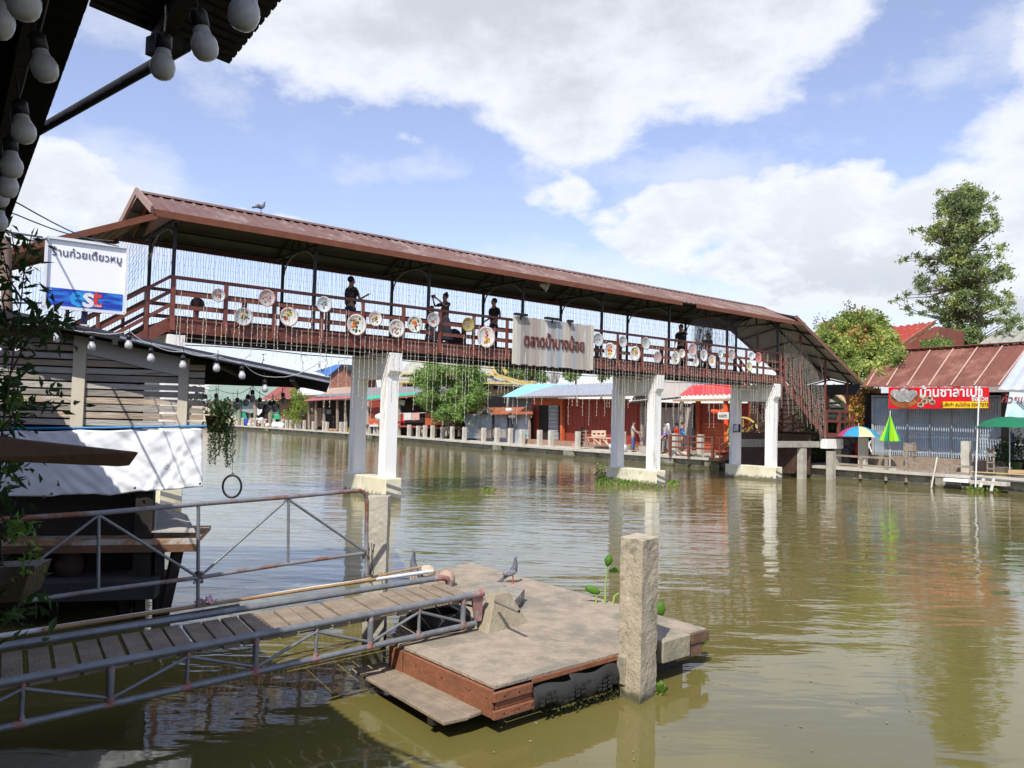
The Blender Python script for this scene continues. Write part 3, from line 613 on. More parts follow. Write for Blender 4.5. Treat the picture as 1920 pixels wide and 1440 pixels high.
# awning flap
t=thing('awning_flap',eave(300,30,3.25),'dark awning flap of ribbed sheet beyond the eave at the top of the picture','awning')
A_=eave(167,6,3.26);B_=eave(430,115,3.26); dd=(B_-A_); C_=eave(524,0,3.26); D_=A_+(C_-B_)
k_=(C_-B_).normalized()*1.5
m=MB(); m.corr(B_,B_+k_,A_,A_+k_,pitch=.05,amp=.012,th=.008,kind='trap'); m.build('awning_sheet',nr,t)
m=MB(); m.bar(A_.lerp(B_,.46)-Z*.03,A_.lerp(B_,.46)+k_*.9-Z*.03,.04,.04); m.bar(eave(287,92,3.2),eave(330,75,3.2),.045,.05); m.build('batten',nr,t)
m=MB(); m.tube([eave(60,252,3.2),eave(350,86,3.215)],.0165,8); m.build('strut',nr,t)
# ================= bulbs =================
bulbg=mat('dim clear bulb glass',(.24,.26,.27),(.20,.22,.23),sc=8,rough=.15,bump=0,trans=.4,spec=.7)
def make_bulb(label,group,gm_):
    t=thing('light_bulb',(0,0,0),label,'light bulb',group); o=V((0,0,0))
    m=MB(); m.lathe(o,[(0,-.030),(.011,-.0295),(.020,-.025),(.027,-.015),(.030,-.002),(.030,.008),(.027,.018),(.0205,.029)],18); m.build('globe',gm_,t)
    m=MB(); m.lathe(o,[(.0205,.029),(.0185,.038),(.0165,.046)],18); m.build('neck',mat('frosted bulb neck',(.45,.46,.47),(.38,.39,.4),rough=.5),t)
    m=MB(); m.lathe(o,[(.0155,.045),(.0195,.046),(.0195,.080),(.014,.086),(.006,.09),(0,.091)],14); m.tube([(0,0,.085),(.002,0,.13),(0,0,.16)],.003,5); m.build('socket',black,t)
    return t
pb=make_bulb('','',bulbw); pb2=make_bulb('','',bulbg); first=[True,True]
def bulb(x,y,Y,label,group,kind=0,tilt=(0,0),sc=1):
    src=(pb,pb2)[kind]; P=D(x,y,Y)
    if first[kind]: first[kind]=False; t=src; t.location=P; t['label']=label; t['group']=group; t.rotation_euler=(tilt[0],tilt[1],0); t.scale=(sc,)*3
    else: t=dup(src,P,label,(tilt[0],tilt[1],0),sc,group)
    return P
gb='large frosted bulbs along the dark near eave'
BG=[(457,28,1.34,'biggest frosted bulb, rightmost of the three under the awning flap',(-.1,.15)),(384,89,1.58,'frosted bulb in the middle of the three under the awning flap',(.1,-.2)),(305,127,1.72,'frosted bulb leftmost of the three under the awning flap, over the strut',(0,0)),
(84,130,1.66,'topmost of the frosted bulbs hanging down the dark eave on the left',(.1,-.25)),(45,248,1.85,'second frosted bulb from the top along the left eave',(0,-.2)),(22,314,2.0,'third frosted bulb from the top along the left eave',(0,-.1)),(14,352,2.1,'fourth frosted bulb along the left eave, just under the third',(0,.1)),(-1,371,2.3,'fifth bulb along the left eave, half cut by the picture edge',(0,0)),(-3,418,2.5,'lowest bulb along the left eave, only its rim in the picture',(0,0)),(45,8,1.3,'greenish shaded bulb at the very top left, cut by the picture edge',(0,0)),(-3,45,1.4,'bulb cut by the left picture edge near the top corner',(.1,.2))]
pts=[bulb(x,y,Y,l,gb,0,t_,.88) for x,y,Y,l,t_ in BG]
m=MB()
def wirep(m,ps,r=.003,dz=.16): 
    for a,b in zip(ps[:-1],ps[1:]):
        a=a+Z*dz; b=b+Z*dz; m.tube([a.lerp(b,k/6)-Z*((a-b).length*.08*math.sin(math.pi*k/6)) for k in range(7)],r,5)
wirep(m,[pts[9]]+pts[3:9],.003); wirep(m,[pts[0],pts[1],pts[2],pts[9]],.003)
tag(m.build('bulb_wire',wire),'wire carrying the large frosted bulbs along the near eave','wire')
gs='white bulbs strung in front of the slatted shack'
SB=[(105,635,6.3),(172,651,6.4),(241,648,6.5),(283,673,6.6),(343,686,6.8),(406,691,7.0),(454,705,7.2),(497,730,7.5)]
LB=['leftmost one over the dark board','over the left end of the pale panel','high one over the panel middle','low one over the right half of the panel','before the right wooden post','first against the dark roof','second against the dark roof','rightmost one below the dark roof']
pts=[bulb(x,y,Y,'white bulb strung before the slatted shack, '+l,gs,0,(0,random.uniform(-.1,.1))) for (x,y,Y),l in zip(SB,LB)]
m=MB(); wirep(m,[D(-60,610,6.2)]+pts+[D(600,700,8.2)],.004,.12); tag(m.build('bulb_wire',mat('white cable',(.5,.5,.5),(.4,.4,.4))),'pale cable carrying the white bulbs in front of the slatted shack','wire')
gd='dim bulbs behind the hanging plant'
DB=[(386,757,8.6),(406,755,8.8),(445,763,8.9),(461,756,9),(473,748,9),(488,762,9.2),(502,768,9.3),(516,767,9.3),(532,752,9.5)]
pts=[bulb(x,y,Y,'small unlit grey bulb hanging above the water right of the plant, %s from the left'%ORD[i],gd,1,(random.uniform(-.2,.2),random.uniform(-.3,.3)),1.15) for i,(x,y,Y) in enumerate(DB)]
m=MB(); wirep(m,[D(360,735,8.4)]+pts+[D(540,720,9.6)],.003,.15); tag(m.build('bulb_wire',wire),'dark wire carrying the dim bulbs right of the hanging plant','wire')
# ================= slatted shack =================
KO=D(385,797,8.7); ku=V((.972,.235,0)); kv=V((-.235,.972,0))
def PK(x,y,off=0):
    d=ray(x,y); return CAM+d*((KO+kv*off-CAM).dot(kv)/d.dot(kv))
SH=thing('slatted_shack',PK(200,1015),'wooden stilt shack with weathered horizontal slats and a low dark roof on the left','shack')
sw=[mat('slat wood grey',(.47,.45,.40),(.33,.31,.27),sc=3,st=(.3,1,2),bump=.3,c3=(.20,.12,.07),s3=3,t3=.6),mat('slat wood bare',(.46,.36,.26),(.30,.23,.17),sc=3,st=(.3,1,2),bump=.3,c3=(.46,.42,.36),s3=2.5,t3=.52),mat('slat wood dark',(.33,.30,.26),(.20,.18,.16),sc=3,st=(.3,1,2),bump=.3,c3=(.38,.35,.30),s3=4,t3=.6)]
def kbox(m,xa,ya,xb,yb,o0,o1,ref=0):  # box on the shack wall plane from pixel corners
    a=PK(xa,ya,ref); b=PK(xb,yb,ref); ua=(a-KO).dot(ku); ub=(b-KO).dot(ku); return m.obox(KO+ku*(ua+ub)/2+kv*(o0+o1)/2+Z*((a.z+b.z)/2-KO.z),ku*abs(ub-ua)/2,kv*abs(o1-o0)/2,Z*abs(a.z-b.z)/2)
hbot=PK(200,798).z
for xa,xb,ytop,i0 in ((-120,142,612,0),(156,338,664,1),(350,384,690,2)):
    h=hbot; top=PK((xa+xb)/2,ytop).z; k=0; ua=(PK(xa,700)-KO).dot(ku); ub=(PK(xb,700)-KO).dot(ku)
    if i0==1: top=PK(156,662).z
    while h<top:
        hh=random.uniform(.056,.066); m=MB(); a2=ua; b2=ub
        if i0==1:
            lim=PK(156,664).z; lim2=PK(338,706).z
            if h+hh>lim2: b2=ua+(ub-ua)*min(1,max(0,(lim-h)/(lim-lim2)+.04))
            if b2-a2<.1: break
        j=random.uniform(-.006,.006); e=random.uniform(-.008,.008)
        m.prism([KO+ku*a2+kv*j+Z*(h-KO.z),KO+ku*b2+kv*j+Z*(h+e-KO.z),KO+ku*b2+kv*j+Z*(h+hh+e-KO.z),KO+ku*a2+kv*j+Z*(h+hh-KO.z)],kv*.02); 
        m.build('slat',sw[(k*7+i0*3+k//3)%3],SH); h+=.0775; k+=1
m=MB(); kbox(m,142,608,156,803,-.035,.03); m.build('post',mat('pale bare post',(.56,.51,.40),(.46,.41,.32),sc=3,st=(1,1,.3),bump=.15,c3=(.2,.16,.1),s3=9,t3=.7),SH)
m=MB(); kbox(m,338,655,350,800,-.035,.03); m.build('post',MATS['pale bare post'],SH)
m=MB(); m.prism([PK(157,616,-.03),PK(341,664,-.03),PK(340,706,-.03),PK(157,662,-.03)],kv*.012); m.build('panel',mat('pale fibre panel',(.52,.50,.47),(.46,.44,.41),sc=2,rough=.85,bump=.05),SH)
m=MB(); m.prism([PK(-120,590,-.03),PK(142,618,-.03),PK(142,638,-.03),PK(-120,618,-.03)],kv*.015); m.build('top_board',mat('brown board',(.15,.085,.05),(.09,.05,.03),sc=4,bump=.2),SH)
# roof
rf=mat('dark blue roof edge',(.035,.038,.06),(.025,.027,.04),rough=.5)
fl_,fr_=PK(-150,552,-.4),PK(618,713,-.4); r_=kv*2.85
m=MB(); m.prism([fl_,fr_,fr_+r_,fl_+r_],Z*.03); m.build('roof_sheet',rf,SH)
m=MB(); m.prism([fl_-Z*.005,fr_-Z*.005,fr_-Z*.035,fl_-Z*.055],kv*.02); m.build('front_fascia',nr,SH)
m=MB(); m.bar(PK(225,632,-.435),PK(618,716,-.435),.014,.022); m.build('gutter',mat('dull zinc gutter',(.34,.36,.40),(.25,.27,.3),rough=.4,metal=.5),SH)
m=MB(); b0=fr_+r_; hh=PK(600,728,2.4).z; hh2=(fl_+r_).z
m.prism([KO+kv*2.42+ku*((fl_-KO).dot(ku))+Z*(hh-KO.z),KO+kv*2.42+ku*((fr_-KO).dot(ku)-.0)+Z*(hh-KO.z),V(((b0-kv*.03).x,(b0-kv*.03).y,b0.z)),V(((fl_+r_-kv*.03).x,(fl_+r_-kv*.03).y,hh2))],kv*.02); m.build('rear_fascia',nr,SH)
m=MB()
for q in (.3,1.0,1.7,2.3): m.bar(fl_+kv*q-Z*.04,fr_+kv*q-Z*.04,.04,.06)
for f in (.2,.45,.7,.9): m.bar(fl_.lerp(fr_,f)-Z*.07,fl_.lerp(fr_,f)+kv*2.7-Z*.07,.05,.05)
m.build('rafters',nr,SH)
# dark interior, floor, stilts
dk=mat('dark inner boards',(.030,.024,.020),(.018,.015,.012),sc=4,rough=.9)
hf=PK(200,1012,-.1).z
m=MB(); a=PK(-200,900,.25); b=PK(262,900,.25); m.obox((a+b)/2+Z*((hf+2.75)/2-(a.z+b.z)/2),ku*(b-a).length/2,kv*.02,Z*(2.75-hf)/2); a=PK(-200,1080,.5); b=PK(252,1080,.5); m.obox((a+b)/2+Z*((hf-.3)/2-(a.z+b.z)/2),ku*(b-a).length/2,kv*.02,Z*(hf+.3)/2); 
m.build('dark_void_wall',dk,SH)  # near black sheets set forward to give the void its darkness
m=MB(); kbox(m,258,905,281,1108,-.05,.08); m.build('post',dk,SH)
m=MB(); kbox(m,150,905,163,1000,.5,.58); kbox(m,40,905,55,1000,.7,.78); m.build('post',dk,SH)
m=MB(); ua=(PK(-200,1000)-KO).dot(ku); ub=(PK(371,1008,-.1)-KO).dot(ku); m.obox(KO+ku*(ua+ub)/2+kv*.45+Z*(hf-.03-KO.z),ku*(ub-ua)/2,kv*.55,Z*.025)
m.build('floor_planks',mat('worn orange brown planks',(.40,.22,.10),(.22,.12,.07),sc=4,bump=.25,c3=(.42,.38,.33),s3=2,t3=.5),SH)
m=MB(); m.obox(KO+ku*(ua+ub)/2-kv*.07+Z*(hf-.095-KO.z),ku*(ub-ua)/2,kv*.03,Z*.04); m.build('floor_beam',mat('dark brown floor beam',(.17,.085,.045),(.08,.045,.03),sc=2),SH)
m=MB(); kbox(m,-60,1086,300,1112,-.3,.35); m.build('foundation_beam',mat('very dark grey beam',(.05,.052,.05),(.03,.031,.03),sc=3,bump=.2),SH)  # concrete beam in a very dark, slightly mottled grey
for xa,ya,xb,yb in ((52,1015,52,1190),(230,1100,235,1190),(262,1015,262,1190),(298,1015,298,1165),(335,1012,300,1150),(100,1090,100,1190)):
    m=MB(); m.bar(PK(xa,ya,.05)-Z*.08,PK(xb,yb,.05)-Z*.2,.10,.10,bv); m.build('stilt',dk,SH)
m=MB(); kbox(m,178,928,268,934,.25,.3); m.build('shelf',tint('green painted shelf',(.03,.16,.07)),SH)
# brown pot and jars under the shack
for x,y,r,lb in ((128,1062,.14,'clay jar in the shade under the stilt shack'),):
    c=PK(x,1085,.1); m=MB(); m.lathe(c,[(0,0),(r*.7,.0),(r,.12),(r*.95,.2),(r*.6,.28),(r*.66,.3)],14); tag(m.build('clay_jar',mat('dark clay',(.05,.026,.016),(.03,.018,.012))),lb,'jar')
# plank ramp of junk on the lit part of the floor
tp=thing('leaning_sheet',PK(330,1004,.3),'pale sheet of board lying on the sunlit corner of the shack floor','board')
m=MB(); m.prism([PK(284,1004,-.05)+Z*.03,PK(366,1004,-.05)+Z*.03,PK(350,975,1.4)+Z*.05,PK(288,955,1.6)+Z*.08],Z*.015); m.build('sheet',mat('pale grey board',(.42,.40,.36),(.33,.31,.28)),tp); m=MB(); m.bar(PK(292,985,.7)+Z*.03,PK(352,990,.7)+Z*.03,.04,.02); m.build('crossbar',wood,tp)
# blue pipe and tarp
m=MB(); m.tube([PK(-60,802,-.09),PK(40,803.5,-.09),PK(200,802,-.1),PK(391,799,-.09)],.0135,10); tag(m.build('blue_pipe',tint('blue plastic pipe',(.03,.22,.50),.4)),'bright blue plastic pipe along the top of the white tarp','pipe')
tm=mat('white tarpaulin',(.80,.82,.85),(.75,.77,.80),sc=2,rough=.55,bump=.1,bs=6,bd=.03)
def tarp():
    nx,ny=90,36; m=MB(); vs=[]
    tl=PK(-80,808,-.1); tr=PK(380,803,-.1)
    for j in range(ny+1):
        for i in range(nx+1):
            u=i/nx; v=j/ny; top=tl.lerp(tr,u); 
            sag=.03*abs(math.sin(u*13))*(1-v)
            yb=[(0,934),(.2,930),(.38,931),(.42,928),(.55,926),(.62,929),(.75,921),(.88,918),(1,912)]
            for (a,ya),(b,yb_) in zip(yb[:-1],yb[1:]):
                if a<=u<=b: y=ya+(yb_-ya)*(u-a)/(b-a); break
            x=-80+460*u; bot=PK(x,y,-.1)
            P=top.lerp(bot,v); q=V((u*4.2,v*1.3,0))
            # diagonal folds
            w=.045*mnoise.noise(V((u*9+v*2.6,v*1.0,1)))+.028*mnoise.noise(V((u*22-v*6,v*3,4)))+.022*abs(mnoise.noise(V((u*16+v*7,v*2,9))))+.02*math.sin(u*40+v*5)*(1-v)**2
            r1=(u-.86)-(.5-v)*.16; w+=.05*math.exp(-(r1/.012)**2)*(.3+v) ; r2=(u-.92)-(.4-v)*.12; w+=.04*math.exp(-(r2/.010)**2)*(.3+v)
            vs.append(P-kv*(w*.55)+Z*(-sag*.5))
    m.add(vs,[[j*(nx+1)+i,(j+1)*(nx+1)+i,(j+1)*(nx+1)+i+1,j*(nx+1)+i+1] for j in range(ny) for i in range(nx)],True)
    t=thing('tarp',PK(150,930,-.1),'wrinkled white tarpaulin hanging from the blue pipe below the slats','tarp'); o=m.build('sheet',tm,t); o.modifiers.new('s','SOLIDIFY').thickness=.003
    for x,y in ((97,926),(253,915),(375,907)): m=MB(); m.lathe(PK(x,y,-.16),[(0,.012),(.012,.01),(.013,0)],8,-kv); m.build('eyelet',black,t)
tarp()
# brown board poking in from the left
a,b,c,d_=D(-70,814,2.6),D(240,848,3.0),D(221,875,3.0),D(-70,862,2.6)
m=MB(); m.prism([a,b,c,d_],V((.02,.05,0))); tag(m.build('brown_board',mat('chocolate board',(.10,.052,.028),(.07,.036,.02),sc=3,rough=.7),bevel=.003),'plain dark brown board poking in from the left in front of the tarp','board')
# sign
def sign():
    tl,tr_,br,bl=D(88,446,9.0),D(239,463,9.5),D(237,588,9.5),D(90,575,9.0)
    xd=(tr_-tl); xd.z=0; Wd=xd.length; xd.normalize(); Hh=((tl-bl).z+(tr_-br).z)/2; o=V((tl.x,tl.y,(bl.z+br.z)/2)); nrm=xd.cross(Z)
    t=thing('shop_sign',o+xd*Wd/2,'white box sign with handwritten grey Thai words above a blue cola banner','sign')
    q=lambda u,v,k=0: o+xd*u*Wd+Z*v*Hh+nrm*k
    m=MB(); m.prism([q(0,0),q(1,0),q(1,1),q(0,1)],-nrm*.12); m.build('box',mat('white sign plastic',(.90,.91,.92),(.87,.88,.89),sc=3,rough=.4,bump=0),t,bevel=.004)
    m=MB(); w=.03
    for a,b in (((0,0),(1,0)),((1,0),(1,1)),((1,1),(0,1)),((0,1),(0,0))): m.bar(q(*a,.01),q(*b,.01),.03,.035,nrm)
    m.build('frame',mat('pale aluminium frame',(.75,.77,.79),(.68,.7,.72),rough=.35,bump=0),t)
    blue=bpy.data.materials.new('blue banner with rays'); blue.use_nodes=True; tt=blue.node_tree; p=tt.nodes['Principled BSDF']; p.inputs['Roughness'].default_value=.35
    tc=N(tt,'ShaderNodeTexCoord'); mp=N(tt,'ShaderNodeMapping'); tt.links.new(tc.outputs['Object'],mp.inputs[0]); n=N(tt,'ShaderNodeTexNoise'); n.inputs['Scale'].default_value=3; n.inputs['Detail'].default_value=4
    mp.inputs['Rotation'].default_value=(0,.3,0); mp.inputs['Scale'].default_value=(1.2,1.2,7); tt.links.new(mp.outputs[0],n.inputs['Vector']); cr=N(tt,'ShaderNodeValToRGB'); e=cr.color_ramp.elements; e[0].position=.4; e[1].position=.68; e[0].color=(.01,.035,.36,1); e[1].color=(.03,.30,.80,1); tt.links.new(n.outputs[0],cr.inputs[0]); tt.links.new(cr.outputs[0],p.inputs['Base Color'])
    m=MB(); m.prism([q(.03,.03,.004),q(.97,.03,.004),q(.97,.285,.004),q(.03,.285,.004)],nrm*.003); m.build('banner',blue,t)
    ink=tint('grey marker ink',(.10,.10,.16))
    # handwritten line, stacked marks kept apart
    cx=o+xd*Wd*.5+Z*Hh*.80
    sz=.128; 
    text('lettering','ร้านก๋วยเตี๋ยวหมู',sz,ink,t,cx,xd,Z,off=.006,depth=.002,bold=0,fit=Wd*.86)
    text('lettering','e',.36,tint('light blue letter',(.03,.35,.75)),t,q(.40,.185),xd,Z,off=.012,depth=.002,bold=.006)
    text('lettering','s',.34,tint('white letter',(.8,.8,.8)),t,q(.535,.18),xd,Z,off=.016,depth=.002,bold=.007)
    text('lettering','t',.30,tint('red letter',(.72,.05,.05)),t,q(.64,.18),xd,Z,off=.012,depth=.002,bold=.008)
    text('lettering','COLA',.032,MATS['white letter'],t,q(.65,.075),xd,Z,off=.014,depth=.002,bold=.001)
    text('lettering','est',.022,MATS['white letter'],t,q(.075,.255),xd,Z,off=.010,depth=.002)
    m=MB(); m.bar(D(80,445,9.05),D(20,436,9.0),.02,.02); m.bar(D(80,568,9.05),D(22,568,9.0),.02,.02); m.bar(q(.5,0,-.06),q(.5,-.6,-.06),.04,.04,bv); m.build('bracket',tint('dark blue bracket',(.04,.05,.12)),t)
sign()
m=MB(); m.tube([D(10,445,8.9),D(14,600,8.9),D(14,800,8.9)],.055,10); tag(m.build('wooden_pole',mat('brown round pole',(.22,.15,.11),(.15,.10,.075),bump=.2)),'brown round pole at the left edge holding the sign bracket','pole')
# overhead cables
for j,(a,b) in enumerate((((36,382),(222,462)),((30,402),(212,452)),((20,436),(88,447)))):
    A1=D(*a,6+j*.5); B1=D(*b,9.0); m=MB(); m.tube([A1+(A1-B1)*.6]+[A1.lerp(B1,k/8)-Z*.05*math.sin(math.pi*k/8) for k in range(9)],.006 if j<2 else .012,5)
    tag(m.build('cable',wire),['upper thin cable running down to the top of the white sign','lower thin cable running down to the top of the white sign','thick dark cable between the round pole and the white sign'][j],'cable')
# ================= hanging plant and ring =================
lf_d=leafmat('dark shade leaves',(.05,.10,.025),(.022,.045,.012),c3=(.10,.13,.035)); lf_b=leafmat('bright young leaves',(.16,.30,.05),(.08,.17,.03)); 
HP=thing('hanging_plant',D(410,790,7.6),'hanging pot of dark green leaves with long trailing strands over the water','potted plant')
m=MB(); c=D(405,795,7.6); m.lathe(c-Z*.08,[(0,0),(.07,0),(.10,.15),(.105,.15),(.105,.16)],14); m.build('pot',mat('brown plant pot',(.14,.065,.035),(.09,.04,.02)),HP)
m=MB()
for k in range(420):
    x=random.gauss(412,14); y=random.gauss(775,17); 
    if abs(x-412)>30 or y<742: continue
    m.leaf(D(x,y,7.6+random.uniform(-.15,.15)),random.uniform(.035,.065),.6)
m.build('foliage',lf_d,HP)
m=MB()
for k in range(46):
    x=random.choice((random.uniform(392,412),random.uniform(405,430),random.uniform(420,440))); y0=random.uniform(785,815); y1=random.uniform(830,880)-(20 if 408<x<420 else 0); Y=7.6+random.uniform(-.1,.1)
    pp=[D(x+random.uniform(-2,2),y0+(y1-y0)*i/5,Y) for i in range(6)]; m.tube(pp,.0016,3)
    y=y0
    while y<y1: m.leaf(D(x+random.uniform(-3,3),y,Y),random.uniform(.016,.03),.6); y+=random.uniform(1.2,3.5)
m.build('trailing_strands',lf_d,HP)
m=MB(); m.tube([c+Z*.08,D(410,722,7.6)],.003,4); m.build('hanger',wire,HP)
RG_=thing('hanging_ring',D(435,930,7.5),'black rubber ring hanging on a cord above the water','ring')
c=D(435,912,7.5); r=.092; m=MB(); m.tube([c+V((1,0,0))*r*.94*math.cos(a)+Z*r*1.12*math.sin(a) for a in [2*math.pi*k/32 for k in range(33)]],.0105,8,caps=False); m.build('ring',black,RG_)
m=MB(); m.tube([c+Z*r*1.12,D(436,860,7.5),D(438,800,7.5),D(437,735,7.6)],.0022,4); m.ell(c+Z*(r*1.12+.012),.010,.010,.02,8,5); m.build('cord',wire,RG_)
# ================= foreground shrub and planter =================
def shrub():
    t=thing('shrub',D(10,1050,3.0),'dark leafy shrub with thin branches growing up the left edge of the picture','shrub')
    br=[[(-20,1080),(-5,960),(5,800),(20,700),(40,560),(52,450)],[(20,700),(55,630),(82,600)],[(5,800),(40,765),(85,765),(128,760)],[(10,760),(30,740),(15,690)],[(20,650),(5,560),(30,480),(20,430)],[(0,900),(20,850),(45,832)],[(60,620),(100,606),(125,602)],[(-5,960),(20,990),(45,985)],[(52,470),(60,440)],[(0,1000),(10,1130),(25,1180)],[(40,560),(15,520),(5,470)]]
    m=MB(); cl=[]
    for b in br:
        Y=3.0+random.uniform(-.2,.2); P=[D(x,y,Y) for x,y in b]; m.tube(P,.006 if len(b)>4 else .004,5,r1=.0015)
        for a,c_ in zip(P[:-1],P[1:]):
            for q in range(4): cl.append(a.lerp(c_,q/4))
    m.build('stem',mat('thin brown stem',(.08,.06,.04),(.05,.04,.03)),t)
    m=MB(); 
    for c_ in cl:
        for k in range(3):
            d_=V((random.gauss(0,1),random.gauss(0,1),random.gauss(.1,.7))).normalized(); m.leaf(c_+d_*random.uniform(0,.07),random.uniform(.03,.06),.33,d_)
    for x,y,n,rr in ((8,470,40,.09),(98,612,16,.05),(12,600,90,.11),(66,612,18,.05),(0,740,80,.12),(30,700,12,.08),(-5,860,80,.10),(5,930,30,.1),(10,1150,70,.10),(5,1080,40,.08)):
        for k in range(n):
            c_=D(x,y,3.0)+V((random.gauss(0,rr*.6),random.gauss(0,rr),random.gauss(0,rr*.6))); m.leaf(c_,random.uniform(.04,.08),.36)
    m.build('foliage',lf_d,t)
    m=MB()
    for x,y,n,rr in ((38,993,60,.035),(25,745,20,.03),(15,770,14,.04),(10,880,16,.03),(60,1045,14,.02),(45,1075,12,.03),(8,620,10,.05)):
        for k in range(n):
            c_=D(x,y,2.9)+V((random.gauss(0,rr),random.gauss(0,rr),random.gauss(0,rr*.6))); m.leaf(c_,random.uniform(.025,.05),.45)
    m.build('young_foliage',lf_b,t)
shrub()
pl=thing('planter',D(10,1130,3.0),'ochre brown plastic planter at the left edge under the shrub','planter')
a=D(-40,1068,2.9); b=D(62,1062,3.0); m=MB(); 
m.prism([D(-60,1075,2.8),D(58,1068,2.95),D(36,1128,2.95),D(-60,1135,2.8)],V((-.05,.22,0))); m.bar(D(-60,1073,2.79),D(62,1066,2.94),.03,.025); m.build('tub',mat('ochre brown plastic',(.030,.017,.009),(.02,.012,.007),rough=.5),pl)  # brown darkened in the colour to stand for shade on the tub
m=MB(); m.bar(D(-50,1140,2.9),D(-48,1500,2.6),.05,.05,bv); m.bar(D(-50,1138,3.0),D(40,1132,3.0),.04,.02); m.build('stand',dk,pl)
# ================= gangway =================
HG=.62
A0=G(0,1285,HG); A1=G(900,1113,.66); C0=G(0,1215,HG); C1=G(828,1083,.66)
dA=(A1-A0); dA.z=0; dA.normalize(); A00=A0-dA*1.6; C00=C0-dA*1.6; Wv=(C1-A1)
GW=thing('gangway',A1-Z*.6,'long wooden gangway of planks between grey pipe trusses leading onto the pontoon','gangway')
jc=mat('red oxide primer on joints',(.36,.165,.14),(.27,.14,.12),rough=.6,c3=(.30,.29,.29),s3=9,t3=.56)
def truss(P,Q,nm,near=True):
    m=MB(); m.tube([P,P.lerp(Q,.5),Q],.026,14); m.build('top_pipe',galv,GW)
    dn=Z*-.255; m=MB(); m.tube([P+dn,P.lerp(Q,.5)+dn,Q+dn*.98+dA*-.05],.0235,12); m.build('bottom_pipe',galv,GW)
    if not near: return
    L=(Q-P).length; n=11
    for i in range(n):
        f=(i+.6)/n; p=P.lerp(Q,f); thick=i%2==0
        m=MB(); m.tube([p-Z*.01,p+dn],.023 if thick else .0135,10); m.build('upright',galv,GW)
        m=MB(); m.tube([p+dn*.82,p+dn*.98],.028 if thick else .0185,10); m.tube([p+dn-dA*.04,p+dn+dA*.03],.0245,12); m.build('painted_joint',jc,GW); m=MB(); m.tube([p+dn*.10,p+dn*.22],.0245 if thick else .0155,10); m.build('painted_collar',jc,GW)
        if i<n-1:
            q=P.lerp(Q,(i+1.6)/n); a_,b_=(p+dn*.88,q+dn*.22) if thick else (p+dn*.22,q+dn*.85); m=MB(); m.tube([a_,b_],.012,8); m.build('diagonal',galv,GW)
truss(A00,A1,'near'); truss(C00,C1,'far',False)
plk=mat('silvered plank',(.27,.215,.155),(.18,.14,.10),sc=3,st=(2,2,1),rough=.85,bump=.3,bs=30,c3=(.20,.15,.11),s3=2.2,t3=.62,rnd=.2)
L=(A1-A00).length; nP=36
for i in range(nP):
    f0=i/nP; f1=(i+1)/nP-random.uniform(.0022,.006); j=random.uniform(-.02,.02)
    a=A00.lerp(A1,f0);b=A00.lerp(A1,f1);c=C00.lerp(C1,f1);d_=C00.lerp(C1,f0); u=(c-b).normalized(); zz=Z*(-.035+random.uniform(-.004,.004))
    m=MB(); m.prism([a+u*(.045+j)+zz,b+u*(.045+j)+zz,c-u*.04+zz,d_-u*.04+zz],Z*-.028); m.build('plank',plk,GW,bevel=.004)
m=MB(); m.tube([A1,A1+dA*.03+Z*.005],.034,12); m.tube([A1-dA*.1,A1+dA*.015],.0275,12); m.prism([A1+dA*-.09-Z*.02,A1+dA*.04-Z*.02,A1+dA*.03-Z*.24,A1-dA*.04-Z*.24],(C1-A1).normalized()*.03); m.build('end_cap',jc,GW)
m=MB(); m.tube([C1-dA*.1,C1,C1+dA*.07-Z*.02,C1+dA*.11-Z*.12,C1+dA*.11-Z*.25],.03,12); m.build('end_bend',jc,GW)
# hand rail on the far side
def onfar(x,y):  # point on the vertical plane through the far pipe
    n=dA.cross(Z); d=ray(x,y); return CAM+d*((C0-CAM).dot(n)/d.dot(n))
HR=thing('handrail',onfar(372,1100),'rusty galvanised pipe handrail with diagonal braces along the far side of the gangway','handrail')
tp=[onfar(-150,986),onfar(0,974),onfar(185,962),onfar(372,945),onfar(540,932),onfar(655,921),onfar(676,920),onfar(685,925),onfar(688,940),onfar(687,1000),onfar(688,1080)]
m=MB(); m.tube(tp,.0185,10); m.build('top_pipe',mat('rusting galvanised rail',(.27,.27,.28),(.2,.19,.19),sc=6,rough=.55,metal=.2,c3=(.22,.09,.05),s3=2.2,t3=.52,bump=.15),HR)
for x,ya,yb,r in ((185,964,1106,.0125),(372,946,1140,.0145),(541,934,1057,.012)): m=MB(); m.tube([onfar(x,ya),onfar(x-1,yb)],r,8); m.build('upright',galv,HR)
m=MB(); m.tube([onfar(-150,1150),onfar(0,1134),onfar(185,1107),onfar(372,1083),onfar(541,1057),onfar(684,1037)],.016,8); m.build('lower_pipe',MATS['rusting galvanised rail'],HR)
for a,b in (((185,966),(40,1075)),((185,966),(368,1080)),((376,1080),(537,938)),((543,938),(682,1033))): m=MB(); m.tube([onfar(*a),onfar(*b)],.011,8); m.build('brace',galv,HR)
m=MB()
for p_ in (onfar(372,1083),onfar(686,1038)):
    for k in range(7): 
        a=random.random()*6; m.tube([p_+V((.03*math.cos(a+q),.03*math.sin(a+q*1.3),.05*math.sin(a*2+q))) for q in range(6)],.003,4)
m.build('lashing_wire',mat('rusty wire',(.12,.07,.05),(.08,.05,.04)),HR)
